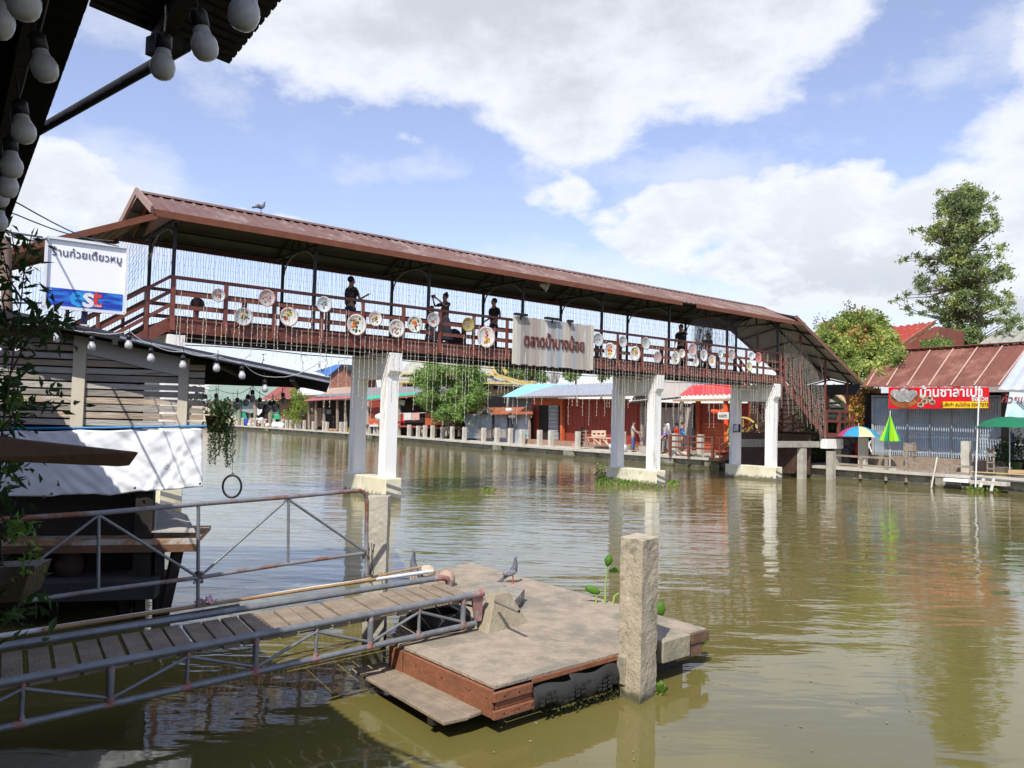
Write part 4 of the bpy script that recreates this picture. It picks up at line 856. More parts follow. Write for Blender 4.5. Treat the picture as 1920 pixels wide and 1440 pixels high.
# loose pipes along the far side
def off(P,k,z): return P+Wv.normalized()*k+Z*z
c_a=lambda f: C00.lerp(C1,f)
m=MB(); m.tube([off(c_a(.3),.13,.04),off(c_a(.7),.13,.05),off(C1,.12,.045)-dA*.05],.018,10); tag(m.build('white_pipe',tint('white plastic pipe',(.72,.71,.68),.4)),'long white plastic pipe lying along the far edge of the gangway','pipe')
m=MB(); m.tube([off(c_a(.35),.07,.055),off(c_a(.6),.06,.06),off(c_a(.86),.055,.065)],.014,8); tag(m.build('bamboo_pole',mat('split bamboo',(.42,.27,.13),(.28,.17,.08),bump=.2)),'brown bamboo pole resting beside the white pipe','pole')
m=MB(); m.tube([off(c_a(.8),.15,.05),off(c_a(.965),.13,.10)],.012,8); tag(m.build('bamboo_pole',MATS['split bamboo']),'short reddish stick lying across the end of the white pipe','pole')
m=MB(); m.tube([off(c_a(.0),.13,-.03),off(c_a(.3),.13,-.02),off(c_a(.62),.16,-.01)],.016,8); tag(m.build('bamboo_pole',mat('old bamboo',(.24,.19,.11),(.16,.12,.07))),'old dull bamboo pole in the shade beyond the gangway','pole')
c=off(onfar(386,1140),.03,.0); c.z=.70; m=MB(); vs=[]
for j in range(7):
    for i in range(9):
        vs.append(c+V(((i-4)*.018,(j-3)*.016,.03+.028*mnoise.noise(V((i*.9,j*.8,3)))*2+(.035 if i==5 else 0))))
m.add(vs,[[j*9+i,j*9+i+1,(j+1)*9+i+1,(j+1)*9+i] for j in range(6) for i in range(8)]); o=m.build('crumpled_wrapper',mat('red and white wrapper',(.62,.62,.62),(.6,.04,.12),sc=22,rough=.3,bump=0)); tag(o,'crumpled pink and white wrapper lying at the edge of the gangway','wrapper'); o.modifiers.new('s','SOLIDIFY').thickness=.002
# ================= pontoon =================
HT=.34
F_=G(928,1286,HT);L_=G(737,1203,HT);R_=G(1325,1178,HT);K_=G(885,1055,HT);M_=G(770,1076,HT)
M2=L_+(M_-L_)*.02
PT=thing('pontoon',V((.2,7.6,0)),'floating pontoon with worn concrete deck and orange brown side boards','pontoon')
cd_=mat('pinkish worn screed',(.40,.325,.245),(.28,.23,.172),sc=6,rough=.9,bump=.35,bs=45,c3=(.225,.20,.155),s3=1.9,t3=.54,det=12)
def subpoly(pts,n=14):
    """fan-free grid over the pentagon so the deck can undulate slightly"""
    m=MB(); m.prism(pts,Z*-.028); return m
subpoly([F_,R_,K_,M_,L_]).build('deck',cd_,PT,bevel=.004)
og=mat('orange brown painted timber',(.27,.105,.055),(.19,.075,.04),sc=5,rough=.65,bump=.25,bs=30,c3=(.16,.085,.05),s3=3.5,t3=.6)
def sideb(m,P,Q,z0,z1,out,th=.03): 
    d=(Q-P).normalized(); n=V((d.y,-d.x,0)); 
    if n.dot(out)<0: n=-n
    P=V((P.x,P.y,0));Q=V((Q.x,Q.y,0)); m.prism([P+Z*z0+n*.002,Q+Z*z0+n*.002,Q+Z*z1+n*.002,P+Z*z1+n*.002],n*th); return n
oL=V((-1,-1,0)); oR=V((1,-1,0))
uFL=(L_-F_).normalized(); uFR=(R_-F_).normalized(); LFL=(L_-F_).length; LFR=(R_-F_).length
def seg(o,u,a,b): return V((o.x,o.y,0))+V((u.x,u.y,0))*a, V((o.x,o.y,0))+V((u.x,u.y,0))*b
for a,b,z0,z1,th in ((0,.42,.12,.312,.03),(.43,1.14,.11,.311,.026),(1.15,LFL,.13,.313,.035)):
    m=MB(); p,q=seg(F_,uFL,a,b); sideb(m,p,q,z0,z1,oL,th); m.build('side_board',og,PT,bevel=.004)
for a,b,z0,z1,th in ((-.03,.34,.235,.30,.032),(-.03,.40,.115,.175,.034),(.0,.5,.178,.232,.012),(.35,LFR,.285,.325,.015),(LFR-.32,LFR,.24,.335,.03),(LFR-.5,LFR-.1,.13,.235,.02)):
    m=MB(); p,q=seg(F_,uFR,a,b); sideb(m,p,q,z0,z1,oR,th); m.build('side_board',og if z0>.17 and a<LFR-.6 or th>.03 else mat('rotten brown timber',(.20,.12,.07),(.11,.065,.04),sc=5,bump=.4,bs=20),PT,bevel=.004)
bm_=mat('rusty bolt',(.1,.06,.04),(.07,.04,.03),metal=.4)
for a in (.06,.2,.33): 
    for z in (.15,.27): p,_=seg(F_,uFR,a,a); n=V((uFR.y,-uFR.x,0)); m=MB(); m.lathe(p+n*.036+Z*z,[(.008,0),(.006,.004),(0,.005)],8,n); m.build('bolt',bm_,PT)
for a in (.05,.25,.6,.95,1.25): p,_=seg(F_,uFL,a,a); n=-V((uFL.y,-uFL.x,0)); n=n if n.dot(oL)>0 else -n; m=MB(); m.lathe(p+n*.033+Z*.25,[(.008,0),(.006,.004),(0,.005)],8,n); m.build('bolt',bm_,PT)
m=MB(); i_=.12; cc=(F_+R_+K_+L_)/4; q=[V((P.x,P.y,.30)).lerp(V((cc.x,cc.y,.30)),i_) for P in (F_,R_,K_,M_,L_)]; m.prism(q,Z*-.8); m.build('float',mat('slimy black float',(.02,.022,.015),(.012,.013,.01),rough=.5,bump=.3),PT)
m=MB(); 
def wave(a0,a1,z0,z1,ph):
    n=V((uFR.y,-uFR.x,0)); vs=[]; nx=26; ny=8
    for j in range(ny+1):
        for i in range(nx+1):
            a=a0+(a1-a0)*i/nx; v=j/ny; p,_=seg(F_,uFR,a,a); z=z1+(z0-z1)*v+.03*math.sin(a*16+ph)*(.3+.7*v); vs.append(p+n*(.035+.035*math.sin(math.pi*v)+.02*math.sin(a*12+ph+v))+Z*z)
    m.add(vs,[[j*(nx+1)+i,(j+1)*(nx+1)+i,(j+1)*(nx+1)+i+1,j*(nx+1)+i+1] for j in range(ny) for i in range(nx)],True)
rub=mat('old black tyre rubber',(.035,.034,.034),(.02,.02,.02),sc=6,rough=.75,bump=.3)
tr=bpy.data.materials.new('tyre tread'); tr.use_nodes=True; tt=tr.node_tree; p=tt.nodes['Principled BSDF']; p.inputs['Base Color'].default_value=(.03,.03,.03,1); p.inputs['Roughness'].default_value=.7
br=N(tt,'ShaderNodeTexBrick'); br.inputs['Scale'].default_value=40; br.inputs['Mortar Size'].default_value=.03; tc=N(tt,'ShaderNodeTexCoord'); tt.links.new(tc.outputs['Object'],br.inputs[0]); bp=N(tt,'ShaderNodeBump'); bp.inputs['Distance'].default_value=.01; bp.inputs['Strength'].default_value=.8; tt.links.new(br.outputs['Fac'],bp.inputs['Height']); tt.links.new(bp.outputs[0],p.inputs['Normal'])
wave(.35,.78,.10,.262,0); m.build('tyre_fender',tr,PT).modifiers.new('s','SOLIDIFY').thickness=.012
m=MB(); wave(.74,1.28,.11,.275,2.2); m.build('tyre_fender',tr,PT).modifiers.new('s','SOLIDIFY').thickness=.012
m=MB()
for k in range(14):   # raised tread lugs
    a=.40+.062*k; p_,_=seg(F_,uFR,a,a); n=V((uFR.y,-uFR.x,0))
    for z in (.14,.17,.20): m.obox(p_+n*.079+Z*(z+.02*math.sin(a*16)),V((uFR.x,uFR.y,0))*.020,n*.004,Z*.010)
m.build('tread_lugs',rub,PT)
for a,b,z0,z1,th,lb in ((1.30,1.50,.10,.325,.09,'fender_block'),(1.83,2.22,.17,.36,.07,'fender_block')):
    m=MB(); p_,q=seg(F_,uFR,a,b); sideb(m,p_,q,z0,z1,oR,th); m.build(lb,mat('ochre stained block',(.32,.285,.20),(.23,.205,.15),sc=5,rough=.9,bump=.25),PT,bevel=.008)
m=MB()
for k in range(420):
    a=random.uniform(.5,1.7); p_,_=seg(F_,uFR,a,a); n=V((uFR.y,-uFR.x,0)); m.leaf(p_+n*random.uniform(-.05,.07)+Z*random.uniform(.0,.09),random.uniform(.015,.04),.5)
m.build('water_weed',mat('dark water weed',(.05,.065,.02),(.03,.035,.012),rnd=.4,bump=0),PT)['kind']='stuff'
# step board
ST=thing('step_board',G(790,1290,.1),'two weathered planks forming a low step beside the pontoon just above the water','board')
q=[G(658,1253,.14),G(720,1241,.14),G(912,1331,.14),G(838,1357,.14)]
a1=q[0].lerp(q[1],.55); a2=q[3].lerp(q[2],.55); r_=lambda P: P
m=MB(); m.prism([q[0],a1,a2,q[3].lerp(q[0],.03)+Z*0],Z*-.03); m.build('plank',plk,ST,bevel=.006)
m=MB(); m.prism([a1+Z*.006+(a2-a1)*.01+uFL*0,q[1]+Z*.006,q[2]+Z*.006,a2+Z*.006],Z*-.03); m.build('plank',plk,ST,bevel=.006)
m=MB(); 
for f in (.2,.85): m.bar(q[0].lerp(q[3],f)-Z*.05,q[1].lerp(q[2],f)-Z*.05+(q[1]-q[0]).normalized()*.2,.06,.05)
m.build('bearer',dk,ST)
# blocks on the pontoon
def rough(m,foot,h0,h1,top=None,n=10,nh=10,amp=.01,sc=6):
    top=top or foot
    def S_(u,fs):  # point around the perimeter
        k=int(u)%4; f=u-int(u); return fs[k].lerp(fs[(k+1)%4],f)
    vs=[];N_=4*n
    for j in range(nh+1):
        for i in range(N_):
            P=S_(i/n,foot).lerp(S_(i/n,top),j/nh); z=h0+(h1-h0)*j/nh; P=V((P.x,P.y,z)); c=sum(foot,V((0,0,0)))/4; d=V((P.x-c.x,P.y-c.y,0)); 
            d=d.normalized() if d.length>1e-6 else d; P+=d*amp*(mnoise.noise(P*sc)+.6*mnoise.noise(P*sc*3.1)); vs.append(P)
    m.add(vs,[[j*N_+i,j*N_+(i+1)%N_,(j+1)*N_+(i+1)%N_,(j+1)*N_+i] for j in range(nh) for i in range(N_)])
    T=vs[nh*N_:]; c=sum(T,V((0,0,0)))/len(T)+Z*amp*.5; o=len(T); m.add(T+[c],[[i,(i+1)%o,o] for i in range(o)]); return m
CB=thing('mooring_block',G(930,1180,HT),'pyramid shaped concrete block with a short pipe sticking out, beside the gangway end','concrete block')
f0,f1,f2=G(914,1189,HT),G(992,1168,HT),G(878,1172,HT); f3=f1+f2-f0; c=(f0+f1+f2+f3)/4; tp=[c.lerp(P,.36)+V((-.01,-.02,0)) for P in (f0,f1,f3,f2)]
m=MB(); rough(m,[f0,f1,f3,f2],HT-.005,HT+.285,tp,amp=.006); m.build('block',mat('ochre grey concrete',(.36,.31,.215),(.27,.23,.16),sc=4,rough=.9,bump=.25,c3=(.30,.27,.20),s3=3,t3=.6),CB,bevel=.006)
a=D(943,1133,6.98); b=D(973,1146,6.75); m=MB(); m.tube([a+(a-b)*.5,b],.016,12); m.build('pipe',mat('old steel tube',(.26,.23,.19),(.18,.16,.13),metal=.2),CB)
m=MB(); m.lathe(b,[(.0125,-.004),(.0125,.0015),(0,.0016)],12,(b-a)); m.build('pipe_mouth',black,CB)
a=G(905,1103,HT+.20); SLB=thing('concrete_slab',G(950,1130,HT),'rough concrete slab lying behind the pyramid block on the pontoon','concrete block')
q=[G(870,1125,HT+.06),G(960,1146,HT+.06),G(983,1118,HT+.06),G(905,1100,HT+.06)]; m=MB(); rough(m,q,HT+.03,HT+.13,None,8,3,.018,8); m.build('slab',mat('stained slab concrete',(.36,.33,.27),(.2,.185,.15),sc=6,rough=.9,bump=.4,c3=(.12,.11,.08),s3=5,t3=.58),SLB)
RK=thing('rock',G(836,1098,HT),'pinkish rounded concrete lump at the end of the far gangway pipe','rock')
m=MB(); m.ell(G(836,1098,HT)+Z*.07,.10,.10,.105,16,10,None,.25); m.build('lump',mat('pinkish mortar',(.46,.32,.24),(.36,.25,.19),rough=.9,bump=.3),RK)
RK=thing('rock',G(800,1088,HT),'beige mortar lump by the end of the white pipe, left of the pinkish one','rock')
m=MB(); m.ell(G(800,1088,HT)+Z*.10,.10,.09,.07,16,10,None,.3); m.build('lump',mat('beige mortar',(.52,.45,.34),(.42,.36,.27),rough=.9,bump=.3),RK)
TY=thing('tyre',G(825,1178,HT),'black car tyre lying flat on the pontoon under the near gangway pipe','tyre')
c=G(822,1172,HT)+Z*.07; m=MB(); 
prof=[(.17,-.05),(.20,-.065),(.26,-.07),(.285,-.045),(.29,0),(.285,.045),(.26,.07),(.20,.065),(.17,.05)]; m.lathe(c,prof,40); m.build('tread',rub,TY)
m=MB(); m.lathe(c,[(.17,.05),(.165,0),(.17,-.05)],40); m.build('inner_rim',black,TY)
# concrete posts
def cpost(name,f,h1,label,mm,amp=.007):
    t=thing(name,V((sum(p.x for p in f)/4,sum(p.y for p in f)/4,0)),label,'post'); m=MB(); rough(m,f,-.6,h1,None,12,60,amp,9); m.build('shaft',mm,t); return t
gf=mat('gravelly concrete',(.50,.43,.31),(.36,.31,.22),sc=6,rough=.95,bump=.3,bs=45,bd=.015,c3=(.24,.21,.155),s3=4,t3=.57,det=12,wet=.07)
f0,f1,f2=G(1200,1322,0),G(1230,1302,0),G(1158,1303,0); f3=f1+f2-f0
PST=cpost('concrete_post',[f0,f1,f3,f2],1.27,'tall rough concrete post standing in the water in front of the pontoon edge',gf)
f0=V(G(700,1100,.2)); c=D(708,1000,7.75); r=.095; fx=V((c.x,c.y,0)); f=[fx+V((-.1,-.09,0)),fx+V((.1,-.07,0)),fx+V((.1,.11,0)),fx+V((-.1,.11,0))]
cpost('concrete_post',f,D(708,930,7.75).z,'pale concrete post tied to the end of the handrail behind the gangway',mat('pale post concrete',(.45,.42,.34),(.34,.315,.25),sc=4,rough=.9,bump=.2,c3=(.25,.23,.17),s3=3,t3=.6,wet=.1),.005)
# rope lashing and chain
m=MB()
for k in range(4): m.tube([G(690,1095,.66)+V((random.uniform(-.03,.05),0,.12*q+random.uniform(-.02,.02))) for q in range(4)],.004,5)
tag(m.build('rope',mat('brown cord',(.12,.08,.06),(.09,.06,.04))),'loose brown cord knotted round the end of the handrail at the pale post','rope')
# ================= pigeons =================
def pigeon(P,face,label,group='pigeons',s=1.0,up_=0.0,pitch=0.0):
    f=V((math.cos(face),math.sin(face),0)); r=V((f.y,-f.x,0)); t=thing('pigeon',P,label,'pigeon',group); cp_,sp_=math.cos(pitch),math.sin(pitch)
    def q(a,b,c):
        if c>.09 or a<-.1: c-=.09; a,c=a*cp_-c*sp_*.6,c*cp_+a*sp_+.09+.03*sp_
        return P+(f*a+r*b+Z*c)*s
    body=mat('slate grey feathers',(.13,.14,.165),(.085,.09,.11),sc=30,rough=.6); 
    vs=[(q(-.085,0,.10-up_*.02),(.018*s,.02*s)),(q(-.04,0,.105),(.036*s,.038*s)),(q(.01,0,.12+up_*.01),(.048*s,.046*s)),(q(.05,0,.15+up_*.03),(.038*s,.036*s)),(q(.062,0,.19+up_*.06),(.021*s,.021*s)),(q(.068,0,.222+up_*.08),(.0175*s,.018*s)),(q(.078,0,.238+up_*.09),(.016*s,.015*s)),(q(-.15,0,.085-up_*.05),(.012*s,.022*s)),(q(-.20,0,.07-up_*.06),(.006*s,.022*s))]
    skin('body',vs,[(0,1),(1,2),(2,3),(3,4),(4,5),(5,6),(0,7),(7,8)],body,t,2)
    for sg in(-1,1):
        m=MB(); m.ell(q(-.03,sg*.038,.122),.085*s,.014*s,.036*s,10,6,Matrix((( f.x,r.x,0),(f.y,r.y,0),(0,0,1)))@Matrix.Rotation(.2-pitch,3,'Y')); m.build('wing',mat('pale grey wing',(.24,.25,.28),(.10,.10,.12),sc=18,rough=.6),t)
        m=MB(); m.tube([q(.0,sg*.02,.085),q(.005,sg*.02,.04),q(-.005,sg*.02,.006)],.004*s,6); 
        for a in(-.5,0,.5): m.tube([q(-.005,sg*.02,.005),q(.028*math.cos(a)-.005,sg*.02+.028*math.sin(a),.003)],.003*s,5)
        m.tube([q(-.005,sg*.02,.005),q(-.022,sg*.02,.003)],.0025*s,5)
        m.build('leg',tint('coral pigeon leg',(.45,.13,.10)),t)
        m=MB(); m.ell(q(.082,sg*.0125,.24+up_*.09),.003*s,.003*s,.003*s,6,4); m.build('eye',tint('orange eye',(.5,.15,.02),.3),t)
    m=MB(); m.tube([q(.088,0,.236+up_*.09),q(.108,0,.228+up_*.09)],.004*s,6,r1=.0012*s); m.build('beak',black,t)
pigeon(G(961,1093,HT)+Z*0,-.15,'grey pigeon standing on the pontoon deck facing right',up_=.35,s=1.0,pitch=.4)
pp=D(776,1069,9.1); pigeon(V((pp.x,pp.y,HT+.02)),2.4,'grey pigeon behind the gangway end, only its upper half showing',up_=.8,s=1.0,pitch=.5)
pk=bc(PW(489,405,1.05)); pigeon(B(pk[0],1.05,7.30),math.pi/2-BA+.05,'dark pigeon perched on the ridge of the footbridge roof',s=1.25)
# ================= floating plants =================
def pad(m,c,r,n=9):
    a0=random.random()*6; m.add([c+Z*.01]+[c+V((r*math.cos(a0+6.283*i/n),r*math.sin(a0+6.283*i/n),.015+random.uniform(0,.02)+r*.25)) for i in range(n)],[[0,i+1,(i+1)%n+1] for i in range(n)])
def hyac(name,x0,x1,y0,y1,n,label,tall=.16,lx=(),h=0):
    c=G((x0+x1)/2,(y0+y1)/2,h); t=thing(name,c,label,'water plant','floating water plants'); m=MB(); ms=MB()
    for k in range(n):
        f=random.random(); x=x0+(x1-x0)*f; y=(y0+(y1-y0)*random.random()); P=G(x,y,h); hh=random.uniform(.02,tall)*(1.2-f if lx=='l' else 1)
        d=V((random.gauss(0,.5),random.gauss(0,.5),1)).normalized(); ms.tube([P,P+d*hh*.5,P+d*hh],.006,4)
        q=P+d*hh; m.add([q,q+V((.05,0,.03)),q+d*.09,q+V((-.05,0,.03))],[[0,1,2,3]]) if random.random()<.5 else m.leaf(q,random.uniform(.06,.12),.75,(d+V((random.gauss(0,.6),random.gauss(0,.6),0))).normalized())
    m.build('leaves',leafmat('hyacinth leaves',(.17,.30,.04),(.09,.17,.025),c3=(.33,.30,.10),s3=3,t3=.58),t); ms.build('stalks',mat('yellow green stalk',(.30,.30,.10),(.2,.2,.07)),t)
hyac('water_hyacinth',1118,1272,903,914,420,'raft of water hyacinth drifted against the middle bridge pier',.20,'l')
hyac('water_hyacinth',1116,1165,884,904,130,'taller leafy clump at the left end of the hyacinth raft',.42)
hyac('water_hyacinth',1812,1888,918,924,220,'floating green weed below the leaning posts on the right quay',.14)
hyac('water_hyacinth',905,932,920,923,26,'tiny floating weed tuft in the middle of the river',.06)
hyac('water_hyacinth',1298,1316,1208,1214,34,'bright sprig of weed at the right corner of the pontoon',.05,h=.12)
hyac('water_hyacinth',1228,1242,1300,1304,10,'small floating leaf beside the foot of the rough concrete post',.03)
t=thing('water_plant',G(1140,1118,0),'tall green water plant with rolled leaf and swollen stalks behind the pontoon','water plant','floating water plants')
def hp(x,y,Y): return D(x,y,Y)
m=MB(); m.tube([hp(1134,1150,8.3),hp(1135,1100,8.3),hp(1139,1060,8.3)],.014,8,r1=.006); m.tube([hp(1146,1150,8.3),hp(1152,1118,8.3),hp(1160,1112,8.3)],.014,8,r1=.008); m.tube([hp(1117,1135,8.3),hp(1119,1112,8.3)],.012,8,r1=.006); m.build('stalks',mat('fresh stalk',(.30,.42,.12),(.22,.32,.08),bump=0),t)
m=MB(); m.lathe(hp(1139,1063,8.3),[(.005,0),(.03,.03),(.045,.07),(.02,.12),(.0,.13)],8,V((.15,0,1))); m.ell(hp(1111,1106,8.3),.085,.03,.04,12,8,Matrix.Rotation(.35,3,'Y')); m.ell(hp(1238,1142,8.0),.05,.03,.07,12,8); m.leaf(hp(1140,1070,8.3),.14,.8,V((.6,.2,-.1)).normalized()); m.build('leaves',leafmat('glossy leaf',(.13,.30,.03),(.09,.22,.02)),t)
# floating scraps on the near water
random.seed(21); m=MB()
for k in range(90):
    P=G(random.uniform(700,1900),random.uniform(960,1430),0.0)+Z*.006; a=random.random()*6; r=random.uniform(.008,.022); m.add([P+V((r*math.cos(a+q*1.57)*(1 if q%2 else .5),r*math.sin(a+q*1.57),0)) for q in range(4)],[[0,1,2,3]])
tag(m.build('floating_scraps',mat('leaf scraps',(.30,.27,.14),(.14,.15,.06),sc=3,bump=0)),'tiny leaves and scraps floating on the river','debris',kind='stuff')
# ================= far bank =================
QT=.54
def edge(w):
    Q=QE if w<3 else QE2
    for (w0,s0),(w1,s1) in zip(Q[:-1],Q[1:]):
        if w0<=w<=w1: return s0+(s1-s0)*(w-w0)/(w1-w0)
    return 22
def onq(x,k=.9):  # point on the quay walkway k metres behind the edge, on pixel column x
    s_=23
    for _ in range(6):
        P=PS(x,810,s_); w=bc(P)[1]; s_=edge(w)+k
    return V((P.x,P.y,QT)),s_,w
bol=None
def bollard(x,label,k=.8,h=1.0,group='concrete bollards along the far quay',w_=.26,m_=None,sc=None):
    global bol
    P,s_,w=onq(x,k)
    if bol is None:
        t=thing('concrete_bollard',P,label,'bollard',group); a=w_/2; f=[P+bv*i*a+pv*j*a for i,j in((-1,-1),(1,-1),(1,1),(-1,1))]
        m=MB(); rough(m,f,QT-.02,QT+1.0,None,4,8,.008,6); m.build('shaft',concl,t); bol=t; return t
    return dup(bol,P,label,(0,0,random.uniform(-.08,.08)),(sc or (1,1,h)),group)
LB1=[454,470,477,492,513,530,537,545,555,561,570,587,607,613,639,647]
for i,x in enumerate(LB1): bollard(x,'concrete bollard on the far quay left of the first bridge pier, %s from the left'%ORD[i],sc=(1,1,random.uniform(.9,1.05)))
LB2=[688,703,744,767,784,797,811,830,848,871]
for i,x in enumerate(LB2): bollard(x,'concrete bollard before the green awning house and round tree, %s from the left'%ORD[i],sc=(1,1,random.uniform(.93,1.08)))
LB3=[907,932,957,979,1012,1033,1084]
for i,x in enumerate(LB3): bollard(x,'concrete bollard before the grey shed and red building, %s from the left'%ORD[i],sc=(1,1,random.uniform(1.0,1.1)))
for x,l in ((1168,'pale concrete bollard just right of the middle pier back column'),(1266,'grey concrete bollard behind the man in blue'),(1314,'grey concrete bollard in front of the orange house')): bollard(x,l,k=.7,sc=(1,1,1.15))
for x,l in ((1619,'cream concrete bollard beside the red stool on the right quay'),(1812,'cream concrete bollard before the right end of the blue gate')): bollard(x,l,k=1.3,sc=(1.15,1.15,1.28))
# ---- building helpers
def dep(m,pts,th): return m.prism(pts,bv*th)
def fac(t,nm,mm,s_,pts,th=.12): m=MB(); dep(m,[PS(x,y,s_) for x,y in pts],th); return m.build(nm,mm,t)
def roofq(t,nm,mm,se,e,sr,r,pitch=.3,amp=.03,kind='sin',th=.03):
    m=MB(); m.corr(PS(*e[0],se),PS(*e[1],se),PS(*r[0],sr),PS(*r[1],sr),pitch=pitch,amp=amp,th=th,kind=kind); return m.build(nm,mm,t)
def bld(nm,s_,x0,x1,y,label,cat='building',group=None):
    a=PS((x0+x1)/2,y,s_); return thing(nm,V((a.x,a.y,QT)),label,cat,group)
def rect(x0,y0,x1,y1): return [(x0,y0),(x1,y0),(x1,y1),(x0,y1)]
def vol(t,nm,mm,s0,s1,x0,x1,ytop,bottom=.3,ref=None):
    """solid body in the bank frame behind a facade"""
    a=bc(PS(x0,ytop,s0)); b=bc(PS(x1,ytop,s0)); m=MB(); m.bbox(s0,s1,min(a[1],b[1]),max(a[1],b[1]),bottom,min(a[2],b[2])); return m.build(nm,mm,t)
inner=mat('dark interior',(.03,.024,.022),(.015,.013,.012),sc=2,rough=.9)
redw=mat('dark red boards',(.29,.048,.028),(.21,.036,.02),sc=3,st=(3,3,.3),rough=.7,bump=.2,c3=(.22,.05,.03),s3=1,t3=.6)
orw=mat('orange red boards',(.50,.12,.04),(.38,.085,.03),sc=3,rough=.7,bump=.2)
gal=mat('grey corrugated sheet',(.36,.38,.42),(.26,.28,.31),sc=2,rough=.5,bump=.05,metal=.1,c3=(.22,.20,.19),s3=1.3,t3=.6)
rust=mat('rusty orange roof',(.40,.14,.06),(.28,.09,.04),sc=3,st=(1,1,1),rough=.7,bump=.15,c3=(.55,.40,.27),s3=3,t3=.62)
beige=mat('pale plaster',(.55,.47,.36),(.46,.39,.30),sc=2,rough=.85,bump=.05)
greyw=mat('greyish old boards',(.40,.35,.31),(.29,.25,.22),sc=3,st=(3,3,.3),rough=.85,bump=.2,c3=(.22,.17,.14),s3=1.5,t3=.6)
def boards(t,nm,mm,s_,x0,x1,yt,yb,n,ref=0):  # vertical board facade, each board slightly proud
    m=MB(); 
    for i in range(n):
        a=x0+(x1-x0)*i/n; b=x0+(x1-x0)*(i+1)/n-.4; o=random.uniform(-.03,.03)
        m.prism([PS(a,yt,s_+o),PS(b,yt,s_+o),PS(b,yb[0]+(yb[1]-yb[0])*(b-x0)/(x1-x0),s_+o),PS(a,yb[0]+(yb[1]-yb[0])*(a-x0)/(x1-x0),s_+o)],bv*.08)
    return m.build(nm,mm,t)
# ---- far left market hall
t=bld('market_hall',27,385,560,795,'far left market hall with grey green roof above a green tarp and goods')
vol(t,'wall',beige,27.5,33,360,530,752)
roofq(t,'roof',mat('grey green roof',(.25,.33,.27),(.20,.27,.22),sc=2),26,[(380,750),(500,748)],30,[(395,722),(528,724)])
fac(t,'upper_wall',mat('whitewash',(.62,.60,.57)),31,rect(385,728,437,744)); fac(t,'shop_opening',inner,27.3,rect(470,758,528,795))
for x in (445,475,503): fac(t,'post',wood,26.5,rect(x,750,x+3,800),.2)
t=bld('red_roof_stall',26.5,495,545,795,'small stall under a dull red tin roof behind the yellow green bush')
roofq(t,'roof',mat('dull red tin',(.33,.11,.09),(.26,.085,.07)),25.8,[(490,749),(545,748)],29,[(522,726),(556,726)]); fac(t,'wall',mat('brown boards',(.28,.15,.10),(.2,.1,.07)),27.2,rect(524,745,578,802))
def tagm(m,nm,mm,label,cat,group=None): return tag(m.build(nm,mm),label,cat,group)
m=MB(); dep(m,[PS(x,y,27) for x,y in ((441,752),(456,751),(459,772),(463,790),(443,790))],.06); tagm(m,'green_tarp',tint('green tarp cloth',(.03,.33,.20)),'green tarp sheet hanging at the far left market','tarp')
m=MB(); dep(m,[PS(x,y,26.9) for x,y in ((455,755),(477,755),(477,772),(471,775),(452,771))],.08); tagm(m,'grey_cover',tint('grey cover cloth',(.28,.33,.33)),'grey cover sheet behind the dim bulbs at the far left market','cover')
m=MB(); dep(m,[PS(x,y,26.8) for x,y in ((478,757),(492,758),(491,772),(485,779),(477,776))],.03); tagm(m,'white_banner',tint('white banner cloth',(.68,.69,.70)),'small white banner between the grey cover and the green poster','banner')
p_,s_,w_=onq(513,1.8); t=thing('green_poster',p_,'green and white poster on a stand at the far left market','poster')
fac(t,'sheet',tint('bright green print',(.03,.42,.18)),s_,rect(503,768,524,786),.03); fac(t,'white_lines',tint('white print',(.7,.72,.7)),s_-.02,rect(508,773,521,775),.015); fac(t,'white_lines',MATS['white print'],s_-.02,rect(506,777,522,778),.015); fac(t,'stand',wood,s_+.05,rect(512,786,514,802),.05)
p_,s_,w_=onq(461,1.3); m=MB(); m.lathe(p_,[(0,0),(.27,0),(.29,.3),(.27,.6),(.29,.85),(.25,.9),(0,.9)],14); tagm(m,'blue_barrel',tint('blue drum',(.03,.09,.45)),'blue barrel beside the green tarp on the far quay','barrel')
gc=[(.65,.62,.60),(.62,.28,.28),(.70,.66,.55),(.75,.75,.76),(.50,.25,.25)]
for i in range(13):
    x=466+i*2.9+random.uniform(-1,1); p_,s_,w_=onq(x,random.uniform(1.0,1.5)); m=MB(); r=random.uniform(.22,.36); z=(i%3)*.32; m.ell(p_+Z*(r*.7+z),r,r,r*.75,10,7,None,.35)
    tagm(m,'goods_bag',tint('bag cloth %d'%(i%5),gc[i%5]),'stuffed %s bag in the heap on the far left quay, %s from left'%(('off white','rose','cream','white','dull red')[i%5],ORD[i]),'bag','bags heaped on the far left quay')
for i,x in enumerate((514,518,524,528)):
    p_,s_,w_=onq(x,.5+.2*(i%2)); m=MB(); m.ell(p_+Z*.3,.33,.3,.38,12,8,None,.4); tagm(m,'white_sack',tint('white sack cloth',(.74,.75,.76)),'big white plastic sack at the quay edge among the left bollards, %s from the left'%ORD[i],'bag','white sacks at the quay edge')
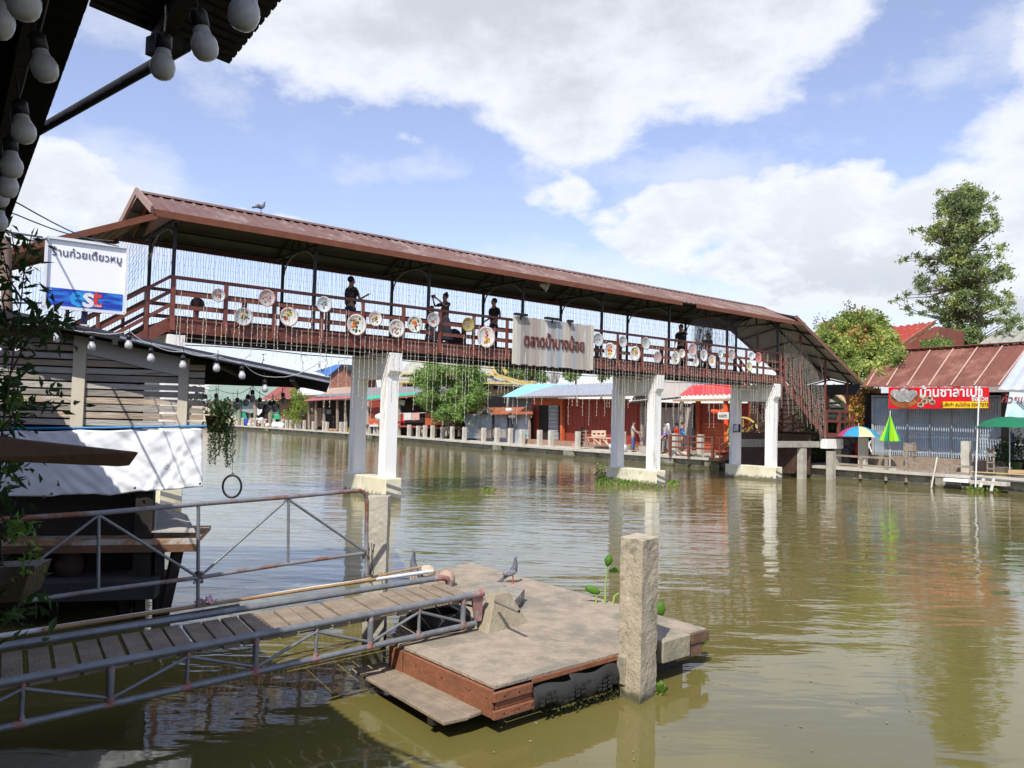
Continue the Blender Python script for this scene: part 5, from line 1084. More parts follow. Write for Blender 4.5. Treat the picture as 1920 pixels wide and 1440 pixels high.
# ---- white roofed house and wooden gable house
t=bld('white_roof_house',33,560,620,780,'low white roofed house between the bush and the wooden gable house')
roofq(t,'roof',mat('white roof sheet',(.66,.66,.66),(.58,.58,.58)),32,[(556,737),(622,738)],36,[(560,726),(612,726)]); vol(t,'wall',beige,33,37,555,622,740)
t=bld('wooden_gable_house',31,617,662,770,'reddish wooden house with a pointed gable and bright blue roof sheet')
fac(t,'wall',mat('red brown planks',(.30,.13,.09),(.2,.085,.06),sc=3,st=(.4,.4,4),bump=.3,c3=(.42,.26,.18),s3=2,t3=.6),31,[(617,705),(638,686),(660,701),(664,740),(617,740)],3)
m=MB(); m.prism([PS(590,696,30.6),PS(632,683,30.6),PS(639,685,30.6),PS(615,705,30.6)],bv*4); m.build('roof',mat('blue roof sheet',(.10,.24,.62),(.08,.2,.5),sc=3,bump=.05),t)
m=MB(); m.prism([PS(637,684,30.5),PS(640,683,30.5),PS(668,702,30.5),PS(664,703,30.5)],bv*4); m.build('roof',dark,t)
roofq(t,'lower_roof',mat('brownish tin',(.30,.22,.18),(.4,.3,.24),sc=2),29.5,[(596,744),(672,744)],31,[(620,728),(672,724)])
# ---- red awning restaurant
t=bld('red_awning_restaurant',26,570,662,800,'open fronted restaurant with a long dull red awning and dark interior')
roofq(t,'awning',mat('dull red awning',(.42,.13,.12),(.36,.11,.10),sc=2,bump=.03),24.9,[(568,752),(664,746)],27.5,[(585,746),(664,740)],.4,.02)
roofq(t,'upper_roof',gal,27,[(590,744),(676,741)],30,[(604,739),(676,736)])
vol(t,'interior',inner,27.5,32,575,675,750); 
for x in (577,590,605,630,645,657): fac(t,'post',wood,25.6+.3*(x%2),rect(x,750,x+2.2,804),.16)
fac(t,'wall_panel',mat('slatted orange wall',(.36,.23,.15),(.15,.09,.06),sc=14),27.2,rect(583,765,603,800),.1); fac(t,'side_wall',mat('lit brown boards',(.35,.22,.14),(.27,.17,.11)),27,rect(660,748,684,800),.1)
fac(t,'notice',tint('blue notice',(.15,.2,.4)),26.8,rect(563,773,569,780),.05); fac(t,'notice',tint('grey notice',(.3,.32,.3)),26.9,rect(612,768,620,776),.05)
# ---- green awning house
t=bld('green_awning_house',26,684,900,815,'stilted orange red house with a bright green awning edge and dark open front')
roofq(t,'awning',tint('bright green awning',(.03,.42,.28)),25.0,[(680,750),(797,738)],25.5,[(680,743),(797,734)],.4,.02)
m=MB(); m.bar(PS(682,752,25.0),PS(800,740,25.0),.08,.14); m.build('fascia',tint('brown red fascia',(.36,.11,.07)),t)
roofq(t,'upper_roof',mat('weathered grey tin',(.30,.28,.29),(.22,.2,.2)),26,[(676,744),(905,738)],29.5,[(676,727),(905,722)])
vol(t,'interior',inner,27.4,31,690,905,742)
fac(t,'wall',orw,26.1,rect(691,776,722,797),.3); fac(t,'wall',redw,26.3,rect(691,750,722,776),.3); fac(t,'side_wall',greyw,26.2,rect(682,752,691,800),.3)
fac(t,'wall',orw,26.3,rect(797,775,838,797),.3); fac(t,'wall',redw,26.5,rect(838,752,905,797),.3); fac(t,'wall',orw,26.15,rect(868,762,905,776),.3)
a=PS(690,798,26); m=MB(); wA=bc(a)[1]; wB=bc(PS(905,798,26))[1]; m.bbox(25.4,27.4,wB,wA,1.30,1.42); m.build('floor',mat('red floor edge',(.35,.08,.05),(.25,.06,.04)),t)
m=MB(); m.bbox(27.2,27.35,wB,wA,.4,1.3); m.build('under_floor_shade',inner,t)  # near black sheet stands for the shade below the floor
for x in (690,706,722,745,768,790,812,835,858,880): fac(t,'stilt',conc,25.5,rect(x,799,x+2.6,818),.2)
fac(t,'counter',tint('white counter',(.62,.6,.56)),25.3,rect(692,796,722,800),.3)
fac(t,'post',wood,25.6,rect(746,748,749,797),.15); fac(t,'lantern_board',tint('pale green board',(.35,.38,.28)),25.5,[(750,750),(759,751),(757,761),(748,757)],.05)
m=MB(); m.tube([PS(749,775,25.2),PS(800,774,25.2)],.02,5); tagm(m,'clothes_rail',white,'thin white rail carrying two towels before the green awning house','rail')
for x0,x1,c,l in ((757,771,(.70,.66,.62),'white towel with a grey print on the rail'),(772,786,(.68,.38,.33),'salmon pink towel on the rail, right of the white one')):
    m=MB(); m.prism([PS(x0,774,25.16),PS(x1,774,25.16),PS(x1,787,25.16),PS(x0,788,25.16)],bv*.03); tagm(m,'towel',mat('towel '+l[:6],c,tuple(q*.6 for q in c),sc=7),l+' before the green awning house','towel','towels on the rail')
m=MB(); m.ell(PS(712,783,25.1),.45,.35,.35,12,8,None,.6); tagm(m,'hanging_cloth',tint('bundled white cloth',(.7,.72,.74)),'bundled white cloth hanging left of the first bridge pier front column','cloth')
for x,l in ((744,'left'),(752,'right')):
    m=MB(); p0=PS(x,790,25.7); m.obox(p0,bv*.2,pv*.22,Z*.03); m.obox(p0+Z*.35+bv*.2,bv*.02,pv*.22,Z*.32)
    for i in(-1,1):
        for j in(-1,1): m.bar(p0+bv*.17*i+pv*.18*j,p0+bv*.2*i+pv*.2*j-Z*.38,.04,.04,bv)
    tagm(m,'red_chair',tint('red plastic',(.6,.04,.03),.4),'red plastic chair on the open front of the green awning house, %s of two'%l,'chair','red chairs in the green awning house')
# ---- big traditional house behind
t=bld('thai_house',38,745,1000,740,'large traditional house with weathered grey roofs and yellow barge boards behind the tree')
rg=mat('lichen grey roof',(.42,.40,.33),(.30,.30,.25),sc=1.2,c3=(.36,.38,.22),s3=.7,t3=.55,bump=.2)
roofq(t,'roof',rg,37,[(748,700),(925,702)],41,[(778,668),(915,672)],.5,.03); roofq(t,'lower_roof',rg,36,[(745,716),(960,718)],38,[(752,702),(925,702)],.5,.03)
yb=mat('yellow barge board',(.62,.44,.12),(.5,.36,.1))
for a,b in (((905,668),(932,704)),((925,702),(1003,724)),((932,672),(950,700))): m=MB(); m.bar(PS(*a,36.0),PS(*b,36.0),.12,.28); m.build('barge_board',yb,t)
for y,x1 in ((701,925),(717,960)): m=MB(); m.bar(PS(745,y,36),PS(x1,y+2,36),.1,.15); m.build('eave_board',yb,t)
fac(t,'wall',mat('yellowish wall with stains',(.55,.45,.24),(.34,.27,.15),sc=1.5,c3=(.2,.16,.12),s3=2,t3=.55),38,rect(748,714,1000,748),.4)
for x in (764,777,790,908,925,945): fac(t,'window',inner,37.9,rect(x,716,x+8,730),.1)
roofq(t,'side_roof',rg,36,[(925,722),(1010,726)],38,[(925,703),(985,716)],.5,.03)
# ---- grey shed
t=bld('grey_shed',25,870,996,822,'grey corrugated iron shed with a small rust streaked gable roof')
roofq(t,'roof',rust,24.6,[(922,777),(999,776)],25.6,[(911,764),(999,763)],.22,.03); m=MB(); 
m.corr(PS(896,778,24.6),PS(897,777,25.6),PS(911,764,24.6),PS(911.5,763.6,25.6),.2,.01); m.build('roof',rust,t)
for a,b in (((896,778),(911,765)),((911,765),(923,778))): m=MB(); m.bar(PS(*a,24.55),PS(*b,24.55),.06,.16); m.build('barge_board',wood,t)
wA=bc(PS(872,800,25.4))[1]; wB=bc(PS(992,800,25.4))[1]; a=PS(925,778,25.4); 
m=MB(); m.corr(B(25.4,wA-1.6,.5),B(25.4,wB,.5),B(25.4,wA-1.6,3.0),B(25.4,wB,3.0),.25,.03,kind='sin'); m.build('sheet_wall',gal,t)
fac(t,'mural_wall',mat('blue grey stained wall',(.26,.31,.36),(.16,.19,.20),sc=1.6,c3=(.42,.44,.45),s3=2,t3=.56),25.25,rect(872,776,922,822),.1)
vol(t,'body',inner,25.6,29,872,992,780)
for x in (922,950,957,990): fac(t,'post',dark if x<980 else wood,24.9,rect(x,776,x+2.5,824),.14)
fac(t,'notice',tint('white notice',(.66,.66,.64)),24.8,rect(953,778,966,783),.03)
m=MB(); c=PS(954,768,24.4); m.lathe(c,[(0,.12),(.2,.1),(.28,-.08),(.24,-.1),(0,.0)],12); tagm(m,'lamp_shade',tint('white lamp shade',(.74,.74,.72)),'white round lamp shade in front of the rusty gable roof','lamp')
for i,(x0,x1,y0) in enumerate(((896,920,806),(925,948,805),(900,905,808))):
    m=MB(); 
    for k in range(5): m.bar(PS(x0,y0+3.4*k,24.9),PS(x1,y0+.8+3.4*k,24.9),.08,.05)
    for k in range(4): xx=x0+(x1-x0)*k/3; m.bar(PS(xx,y0,24.85),PS(xx,y0+15,24.85),.05,.06,bv)
    tagm(m,'crate_stack',wood,'stack of grey wooden crates before the grey shed, %s'%('left one','right one','small one between')[i],'crate','crates before the grey shed')
p_,s_,w_=onq(980,2.0); t=thing('green_bin',p_,'small green and white bin between bollards by the red building','bin'); m=MB(); m.lathe(p_,[(0,0),(.2,0),(.25,.5),(.26,.55)],12); m.build('bin',tint('white bin',(.6,.6,.58)),t); m=MB(); m.lathe(p_+Z*.55,[(.27,0),(.28,.1),(.15,.2),(0,.22)],12); m.build('lid',tint('green lid',(.04,.42,.25)),t)
# stick frame beside the tree
p_,s_,w_=onq(838,1.0); t=thing('stick_stand',p_,'rough grey stick frame standing on the quay in front of the round tree','frame')
for a,b in (((830,775),(830,812)),((841,775),(841,815)),((825,769),(845,792)),((851,767),(841,790)),((828,777),(850,776)),((838,800),(846,814)),((853,764),(848,772))): m=MB(); m.bar(PS(*a,s_),PS(*b,s_),.09,.09,pv); m.build('stick',wood,t)
# ---- red building
t=bld('red_building',26,997,1204,830,'dark red plank building with grey metal roof and a folding grille door')
vol(t,'body',redw,26.2,32,998,1203,752)
boards(t,'wall',redw,26,1050,1203,748,(826,836),20)
boards(t,'wall',redw,26,997,1011,748,(823,824),2)
fac(t,'lintel',orw,25.95,rect(997,748,1060,760),.12); fac(t,'door_opening',inner,25.98,rect(1011,760,1029,824),.1)
m=MB()
for k in range(10): m.bar(PS(1029.5+k*1.75,760,25.9),PS(1029.5+k*1.75,825,25.9),.04,.04,bv)
for k in range(9): m.bar(PS(1029,762+k*7.5,25.88),PS(1046,762+k*7.5,25.88),.03,.05)
fac(t,'grille_backing',mat('grey green shutter',(.30,.33,.32),(.22,.24,.24)),25.97,rect(1029,760,1047,825),.05)
m.build('grille_door',mat('grey grille',(.42,.44,.44)),t)
for x in (1052,): fac(t,'post',orw,25.6,rect(x-2,750,x+2,830),.25)
roofq(t,'roof',mat('grey blue metal roof',(.40,.43,.48),(.33,.36,.41),sc=1.5,rough=.45,metal=.2,bump=.03),24.3,[(968,744),(1214,738)],28.2,[(1036,723),(1214,715)],.35,.035,'trap')
m=MB(); m.bar(PS(968,745.5,24.3),PS(1214,740,24.3),.06,.12); m.build('eave_board',tint('brown eave board',(.2,.15,.12)),t)
a=bc(PS(997,826,26)); b=bc(PS(1204,838,26)); m=MB(); m.bbox(24.9,26.05,b[1],a[1],.53,.86); m.build('platform',mat('brown plank platform',(.33,.21,.15),(.24,.15,.1),bump=.2),t)
roofb=thing('blue_roof_house',PS(1000,740,28),'house behind with a light blue metal roof between the big house and the grey roof','building'); roofb.location.z=QT; roofb['_o']=tuple(roofb.location)
roofq(roofb,'roof',mat('light blue metal roof',(.26,.58,.68),(.22,.5,.6),sc=2,rough=.4,bump=.03),27.0,[(941,744),(1010,744)],30,[(985,721),(1068,719)],.35,.03,'trap')
vol(roofb,'wall',greyw,28.0,31,950,1030,744)
# things by the red building
p_,s_,w_=onq(1120,1.7); t=thing('wooden_bench',p_,'light wooden bench with slotted backrest before the red building','bench'); lw=mat('light bench wood',(.62,.48,.36),(.5,.38,.28))
fac(t,'backrest',lw,s_+.4,rect(1109,807,1135,812),.05); fac(t,'backrest',lw,s_+.4,rect(1109,815,1135,819),.05)
for x in (1109,1117,1125,1133): fac(t,'slat',lw,s_+.38,rect(x,808,x+2.2,819),.05)
m=MB(); a=PS(1101,821,s_);b=PS(1150,823,s_); m.prism([a,b,b+bv*.5,a+bv*.5],Z*.06); m.build('seat',lw,t)
for x in (1102,1113,1124,1136,1147): fac(t,'leg',lw,s_+.05,rect(x,822,x+1.5,834),.06)
m=MB(); m.bar(PS(1112,822,s_+.05),PS(1127,834,s_+.05),.05,.06); m.bar(PS(1131,824,s_+.05),PS(1143,836,s_+.05),.05,.06); m.build('brace',lw,t)
p_,s_,w_=onq(1090,.9); t=thing('shelf_rack',p_,'narrow black and grey rack between bollards left of the bench','rack')
fac(t,'upright',black,s_,rect(1088,800,1091,837),.12)
for k in range(5): fac(t,'shelf',wood,s_,rect(1091,808+6.5*k,1098,809+6.5*k),.3)
fac(t,'upright',wood,s_,rect(1097,806,1098.5,837),.08)
m=MB(); a=onq(1082,1.0)[0]; m.obox(a+Z*.17,bv*.18,pv*.2,Z*.17); tagm(m,'red_box',mat('red and grey box',(.55,.05,.05),(.4,.38,.36),sc=4,bump=0),'small red and grey box at the foot of the rack','box')
m=MB()
for i in range(5): m.ell(onq(1152+i*4,.6)[0]+Z*.2+V((0,0,.1*(i%2))),.3,.3,.24,10,7,None,.5)
tagm(m,'white_sack',MATS['white sack cloth'],'crumpled white plastic sheet at the feet of the person in jeans','sack')
p_,s_,w_=onq(1204,.9); t=thing('stone_trough',p_,'grey stone trough on the quay between the person in jeans and the pier','trough'); fac(t,'trough',conc,s_-.3,[(1197,836),(1216,836),(1215,845),(1199,845)],.6)
# ---- board house with big grey roof
t=bld('board_house',26,1200,1306,840,'old grey brown board house under a broad beige grey roof')
boards(t,'wall',greyw,26,1200,1304,764,(838,846),9); vol(t,'body',inner,26.3,32,1202,1303,760)
roofq(t,'roof',mat('beige grey roof sheet',(.42,.38,.33),(.34,.31,.27),sc=1,bump=.1),24.3,[(1181,753),(1274,744)],30,[(1230,688),(1330,690)],.25,.02)
m=MB(); m.bar(PS(1181,753,24.25),PS(1243,713,27.5),.1,.12); m.build('barge_board',white,t); m=MB(); m.bar(PS(1181,754.5,24.3),PS(1276,745.5,24.3),.06,.1); m.build('eave_board',dark,t)
fac(t,'post',wood,24.5,[(1275,752),(1279,752),(1277,840),(1273,840)],.15); fac(t,'post',wood,25.2,rect(1201,752,1204.5,820),.12); fac(t,'post',dark,25,rect(1297,755,1301,845),.15)
fac(t,'low_wall',mat('stained plaster',(.45,.41,.37),(.3,.28,.25),sc=2),25.8,rect(1283,822,1303,845),.1)
a=bc(PS(1200,842,25)); b=bc(PS(1330,850,25)); m=MB(); m.bbox(24.6,26,b[1],a[1],.53,.75); m.build('platform',MATS['brown plank platform'],t)
# ---- orange house
t=bld('orange_house',25.5,1304,1402,845,'orange plank house with a scalloped red awning beside the stairs')
fac(t,'wall',orw,25.6,rect(1311,756,1402,848),.2); fac(t,'upper_wall',redw,25.5,rect(1311,756,1402,790),.1); fac(t,'door_frame',orw,25.4,rect(1304,752,1311,848),.15)
for y in range(792,846,6): fac(t,'board_joint',redw,25.57,rect(1311,y,1402,y+.7),.03)
roofq(t,'awning',mat('red plastic awning',(.62,.06,.06),(.52,.05,.05),sc=2,rough=.5,bump=.05),23.9,[(1274,741),(1400,738)],25.8,[(1299,722),(1404,716)],.28,.05)
roofq(t,'upper_roof',gal,25.9,[(1287,728),(1345,716)],29,[(1312,700),(1400,700)],.3,.03)
m=MB(); m.bar(PS(1262,751,24.0),PS(1402,749,24.0),.1,.12); m.build('beam',mat('yellow brown timber',(.42,.27,.13),(.33,.21,.1)),t)
vol(t,'body',redw,25.9,30,1306,1402,760); boards(t,'side_boards',mat('dark brown boards',(.075,.04,.03),(.045,.026,.02),sc=3,st=(3,3,.3),bump=.2),26,1402,1520,722,(848,856),12)
m=MB(); m.tube([PS(1360,748,24.2),PS(1361,760,24.2),PS(1362,830,24.2)],.13,10); m.tube([PS(1335,771,24.2),PS(1350,773,24.2),PS(1360,770,24.2)],[.12,.13,.14],10); tagm(m,'elbow_pipe',tint('orange enamel pipe',(.75,.10,.02),.4),'bright orange elbow pipe before the orange house','pipe')
t=thing('small_sign',PS(1354,785,23.6),'small white sign with black Thai letters left of the right pier','sign'); fac(t,'plate',tint('white sign plate',(.66,.68,.62)),23.6,rect(1346,773,1366,786),.04)
text('lettering','หน่อยวิว',.26,tint('black letters',(.02,.02,.02)),t,PS(1356,780,23.6)-bv*.01,-pv,Z,off=.003,fit=.5,bold=.003)
# wheel with plants
t=thing('cart_wheel',PS(1395,850,24.0),'straw yellow wheel ornament overgrown with plants under the bridge','wheel'); c=PS(1393,818,24.0); sy=mat('straw yellow wood',(.50,.36,.10),(.35,.25,.07))
m=MB(); m.tube([c+pv*.95*math.cos(a)+Z*.95*math.sin(a) for a in [6.2832*k/28 for k in range(29)]],.06,6,caps=False); m.build('rim',sy,t)
for k in range(8): a=6.2832*k/8; m=MB(); m.tube([c,c+pv*.93*math.cos(a)+Z*.93*math.sin(a)],.03,5); m.build('spoke',sy,t)
m=MB(); 
for k in range(500): a=random.random()*6.28; r=random.random()**.5*1.1; m.leaf(c-bv*random.uniform(-.1,.3)+pv*(r*math.cos(a)-.2)+Z*(r*math.sin(a)*.8-.3),random.uniform(.08,.16),.35)
m.build('foliage',leafmat('straw and green leaves',(.30,.30,.06),(.16,.2,.04),c3=(.4,.25,.08),s3=2),t)
fl=thing('floodlight',B(17.3,1.6,2.3),'square floodlight fixed to the back column of the right bridge pier','floodlight'); c=PS(1383,803,17.5)-bv*.05; m=MB(); m.obox(c,bv*.05,pv*.16,Z*.17); m.build('housing',black,fl,bevel=.01); m=MB(); m.obox(c-bv*.055,bv*.006,pv*.12,Z*.13); m.build('glass',tint('pale floodlight glass',(.4,.44,.5),.15),fl)
# things on the walk by the people
for i,(x,y,c_,l) in enumerate(((1283,848,(.60,.42,.32),'pinkish folded mat'),(1291,847,(.35,.33,.30),'grey stone'),(1300,847,(.2,.2,.18),'black bag'),(1326,851,(.35,.32,.28),'grey rubble lump'),(1334,852,(.3,.28,.24),'darker rubble lump'))):
    p_=onq(x,.8+.2*(i%2))[0]; m=MB(); m.ell(p_+Z*.1,.45 if i==0 else .25,.2,.12,10,6,None,.5); tagm(m,'loose_lump',tint('quay item %d'%i,c_),l+' lying on the quay right of the man in blue','clutter')
# ================= right bank =================
# orange garden wall behind the landing
t=bld('orange_wall_house',27,1560,1645,830,'orange and ochre plastered house covered with climbers between stairs and blue gate')
fac(t,'wall',mat('orange ochre plaster',(.52,.20,.05),(.42,.15,.04),sc=1.5,c3=(.55,.36,.06),s3=.8,t3=.56),25.5,rect(1585,728,1646,858),.3)
vol(t,'body',inner,26,30,1500,1640,740)
m=MB(); 
for k in range(700):
    x=random.gauss(1612,12); y=random.uniform(725,850); m.leaf(PS(x+8*math.sin(y*.06),y,25.3),random.uniform(.08,.17),.5)
m.build('climber',leafmat('dark climber leaves',(.08,.10,.03),(.05,.05,.02),c3=(.15,.22,.04),s3=2),t)
t=thing('garden_arch',PS(1575,850,24.6),'cream wooden garden arch with small name boards behind the landing','arch'); c=PS(1567,760,24.6); m=MB()
m.tube([PS(1588,850,24.6),PS(1587,770,24.6),PS(1580,748,24.6),PS(1563,735,24.6),PS(1548,738,24.6)],.12,6); m.build('arch_frame',mat('cream arch wood',(.50,.36,.22),(.42,.3,.18)),t)
for i,(y,c_) in enumerate(((738,(.25,.08,.07)),(748,(.36,.42,.34)),(758,(.6,.58,.5)),(768,(.4,.46,.42)),(777,(.30,.44,.30)),(784,(.42,.15,.10)))): fac(t,'name_board',tint('faded board %d'%i,c_),24.7,rect(1548,y,1582,y+6),.05)
for x,w0 in ((1500,30),(1550,36),(1530,26)):
    m=MB()
    for k in range(850): m.leaf(PS(random.gauss(x+15,w0*.4),random.uniform(722,858),25.0+random.random()),random.uniform(.1,.2),.5)
    tagm(m,'garden_plant',leafmat('garden leaves',(.12,.20,.04),(.05,.09,.02)),'leafy garden bush behind the stairs, %s'%{1500:'left one',1550:'right one beneath the arch',1530:'middle one'}[x],'plant','garden bushes behind the stairs')
t=thing('framed_sign',PS(1538,765,23.2),'dark green sign with white Thai letters in a red brown frame above the landing rail','sign'); fac(t,'frame',mat('red brown frame',(.33,.10,.06),(.25,.08,.05)),23.2,rect(1524,743,1554,764),.08); fac(t,'panel',tint('dark green panel',(.02,.05,.035)),23.17,rect(1528,747,1550,760),.03)
text('lettering','ยินดี',.24,MATS['white letter'],t,PS(1539,753,23.15),-pv,Z,off=.004,fit=.45,bold=.003)
# blue gate shop
t=bld('blue_gate_shop',24,1617,1880,860,'shop with a rusty brown metal roof, long folding blue gate and stained floor sill')
vol(t,'body',inner,25.2,30,1622,1880,735)
roofq(t,'roof',mat('rust brown roof sheet',(.19,.072,.047),(.145,.055,.038),sc=1.5,rough=.7,bump=.08,c3=(.25,.12,.085),s3=.6,t3=.55),23.1,[(1616,725),(1874,724)],26.6,[(1655,660),(1935,643)],.32,.02,'trap',.02)
m=MB()
for i in range(7): 
    f=i/6.3+.04; a=PS(1616,725,23.1).lerp(PS(1874,724,23.1),f); b=PS(1655,660,26.6).lerp(PS(1935,643,26.6),f); m.bar(a+Z*.045,b+Z*.045,.06,.012)
m.build('roof_lap_joint',mat('pale overlapping joint',(.50,.34,.27),(.40,.26,.2)),t)
m=MB(); m.bar(PS(1655,660,26.6)+Z*.05,PS(1935,643,26.6)+Z*.05,.5,.03); m.build('ridge_cap',mat('rust brown ridge',(.24,.08,.055),(.19,.065,.045)),t)
fac(t,'gate_frame',mat('grey gate frame',(.40,.40,.40),(.3,.3,.3)),24.3,rect(1634,741,1876,745),.1); 
for x in (1634,1873): fac(t,'gate_frame',MATS['grey gate frame'],24.3,rect(x,745,x+3.5,862),.1)
fac(t,'backing_sheet',mat('blue tarpaulin behind gate',(.40,.60,.72),(.28,.45,.58),sc=.8,c3=(.46,.49,.52),s3=1.2,t3=.52,bump=.1),24.6,rect(1636,746,1874,858),.05)
m=MB(); a=PS(1638,852,24.35); b=PS(1872,862,24.35); nb_=54; top0=PS(1638,747,24.35); top1=PS(1872,746,24.35)
Pb=lambda f: V((a.lerp(b,f).x,a.lerp(b,f).y,0)); zb=PS(1750,857,24.35).z; zt=PS(1750,747,24.35).z
for k in range(nb_+1): p=Pb(k/nb_); m.bar(p+Z*zb,p+Z*zt,.028,.028,bv)
for z0,z1 in ((zb+.12,zb+.42),(zb+.78,zb+1.08),(zb+1.5,zb+1.8)):
    for k in range(nb_):
        p,q=Pb(k/nb_)-bv*.02,Pb((k+1)/nb_)-bv*.02
        for zz in (z0,(z0+z1)/2): m.bar(p+Z*zz,q+Z*(zz+.15),.014,.01); m.bar(p+Z*(zz+.15)-bv*.014,q+Z*zz-bv*.014,.014,.01)
m.build('folding_gate',mat('pale blue grey gate bars',(.55,.60,.66),(.42,.46,.51),rough=.5,bump=0),t)
for x in (1700,1742,1783,1828): fac(t,'gate_stile',mat('grey steel stile',(.30,.31,.32)),24.25,rect(x,747,x+1.7,860),.05)
wA=bc(PS(1634,858,24.2))[1]; wB=bc(PS(1878,862,24.2))[1]; m=MB(); m.bbox(23.6,25.1,wB,wA,.53,zb-.02); m.build('sill',mat('brown stained sill',(.30,.23,.17),(.2,.15,.11),bump=.2),t)
fac(t,'side_wall',mat('old dark boards',(.10,.085,.075),(.06,.05,.045),bump=.2),24.35,rect(1877,735,1892,862),.2)
# banner with bowl of buns
t=thing('shop_banner',PS(1760,766,23.2),'long red banner with white Thai letters and a bowl of buns over the blue gate','banner')
sB=23.0; fac(t,'sheet',mat('red banner vinyl',(.62,.012,.02),(.54,.01,.018),rough=.4,bump=0),sB,rect(1666,726,1854,766),.03); fac(t,'yellow_strip',mat('yellow vinyl',(.80,.55,.01),(.76,.5,.01),bump=0),sB-.012,rect(1768,753,1853,765),.01)
wl=tint('white print',(.8,.8,.78))
text('lettering','บ้านซาลาเปา',.56,wl,t,PS(1782,736,sB-.015),-pv,Z,off=.004,bold=.012,fit=2.4); text('lettering','ซ้อด้วย',.26,wl,t,PS(1837,748,sB-.02),-pv,Z,off=.004,bold=.006,fit=.6)
text('lettering','รับสั่งทำ สนใจโทร 034-757511',.21,tint('brown print',(.20,.07,.02)),t,PS(1811,759,sB-.03),-pv,Z,off=.004,bold=.003,fit=1.95)
def disc(m,x,y,rw,rh,o): 
    c=PS(x,y,sB-o); R_w=abs(bc(PS(x+rw,y,sB))[1]-bc(PS(x-rw,y,sB))[1])/2; R_h=abs(PS(x,y+rh,sB).z-PS(x,y-rh,sB).z)/2
    pts=[c+pv*R_w*math.cos(6.2832*k/20)+Z*R_h*math.sin(6.2832*k/20) for k in range(20)]; m.add(pts,[list(range(20))]); m.add(pts,[list(range(20))[::-1]])
m=MB(); disc(m,1695,746,28,19,.014); m.build('bowl_print',tint('bamboo print',(.55,.20,.07)),t); m=MB(); disc(m,1695,741,26,14,.016); m.build('bowl_print',tint('bowl inside print',(.30,.10,.05)),t)
m=MB()
for k,(x,y) in enumerate(((1684,742),(1706,742),(1695,735),(1679,737),(1711,738),(1690,747),(1702,747))): disc(m,x,y,9.5,7,.018+.002*k)
m.build('buns_print',mat('bun print',(.62,.60,.58),(.45,.44,.44),sc=3,bump=0),t)
for k,(x,y) in enumerate(((1730,743),(1743,747),(1733,753),(1748,754),(1726,759))):
    m=MB(); disc(m,x,y,6.5,5,.014+.003*k); m.build('dumpling_print',tint('dumpling print',(.62,.52,.40)),t); m=MB(); disc(m,x,y-.7,3.6,2.4,.0155+.003*k); m.build('filling_print',tint('filling print',(.3,.14,.06)),t)
# neighbour at the right edge
t=bld('blue_grey_roof_shop',24,1872,1990,860,'shop at the right edge with bluish grey metal roof')
roofq(t,'roof',mat('bluish grey sheet',(.44,.48,.56),(.36,.40,.48),sc=1,rough=.4,bump=.05,c3=(.42,.30,.24),s3=.8,t3=.66),22.9,[(1871,731),(2090,731)],26.0,[(1924,654),(2160,650)],.4,.02)
vol(t,'wall',inner,25,30,1893,2100,738); fac(t,'white_box',tint('white fridge side',(.55,.55,.55)),24.4,rect(1890,790,1990,862),.5)
fac(t,'doorway_board',tint('dark blue board',(.06,.10,.2)),24.3,rect(1892,812,1900,862),.08)
t=thing('noodle_banner',PS(1900,785,23.3),'light blue banner with red and dark strokes under the bluish roof at the right edge','banner')
fac(t,'sheet',mat('cyan print',(.35,.62,.72),(.7,.75,.76),sc=1.5,bump=0),22.9,[(1893,735),(1960,738),(1960,784),(1884,782)],.03)
text('lettering','ก๋วยเตี๋ยว',.38,tint('maroon print',(.35,.05,.07)),t,PS(1915,749,22.87),-pv,Z,off=.004,bold=.004,shear=.2)
m=MB(); m.bar(PS(1906,751,22.85),PS(1935,777,22.85),.03,.01); m.bar(PS(1911,751,22.85),PS(1940,775,22.85),.03,.01); m.build('chopstick_print',black,t)
t=bld('asbestos_roof_house',34,1840,1990,700,'house behind with a grey corrugated asbestos roof near the tall tree')
roofq(t,'roof',mat('mossy asbestos',(.36,.35,.30),(.25,.25,.21),sc=2,bump=.2),33,[(1833,646),(2050,640)],36.5,[(1873,619),(2050,612)],.45,.07); vol(t,'wall',greyw,33.5,37,1850,2000,648)
t=bld('red_tile_house',31,1640,1755,700,'house with a bright red tiled gable roof partly covered by vines')
roofq(t,'roof',mat('red roof tiles',(.36,.055,.035),(.25,.04,.028),sc=8,bump=.3,c3=(.42,.19,.13),s3=4,t3=.6),30,[(1560,652),(1684,651)],34.5,[(1600,622),(1753,603)],.3,.05)
m=MB(); m.bar(PS(1684,652,29.9),PS(1753,604,34.4),.1,.2); m.build('barge_board',mat('red brown barge',(.33,.13,.08),(.25,.1,.06)),t)
fac(t,'wall',mat('brown gable wall',(.24,.08,.05),(.18,.06,.04)),30.6,[(1570,655),(1686,655),(1752,612),(1760,612),(1760,680),(1570,680)],3)
m=MB(); m.bar(PS(1640,651,29.6),PS(1682,653,29.6),.12,.1); m.build('gutter',white,t)
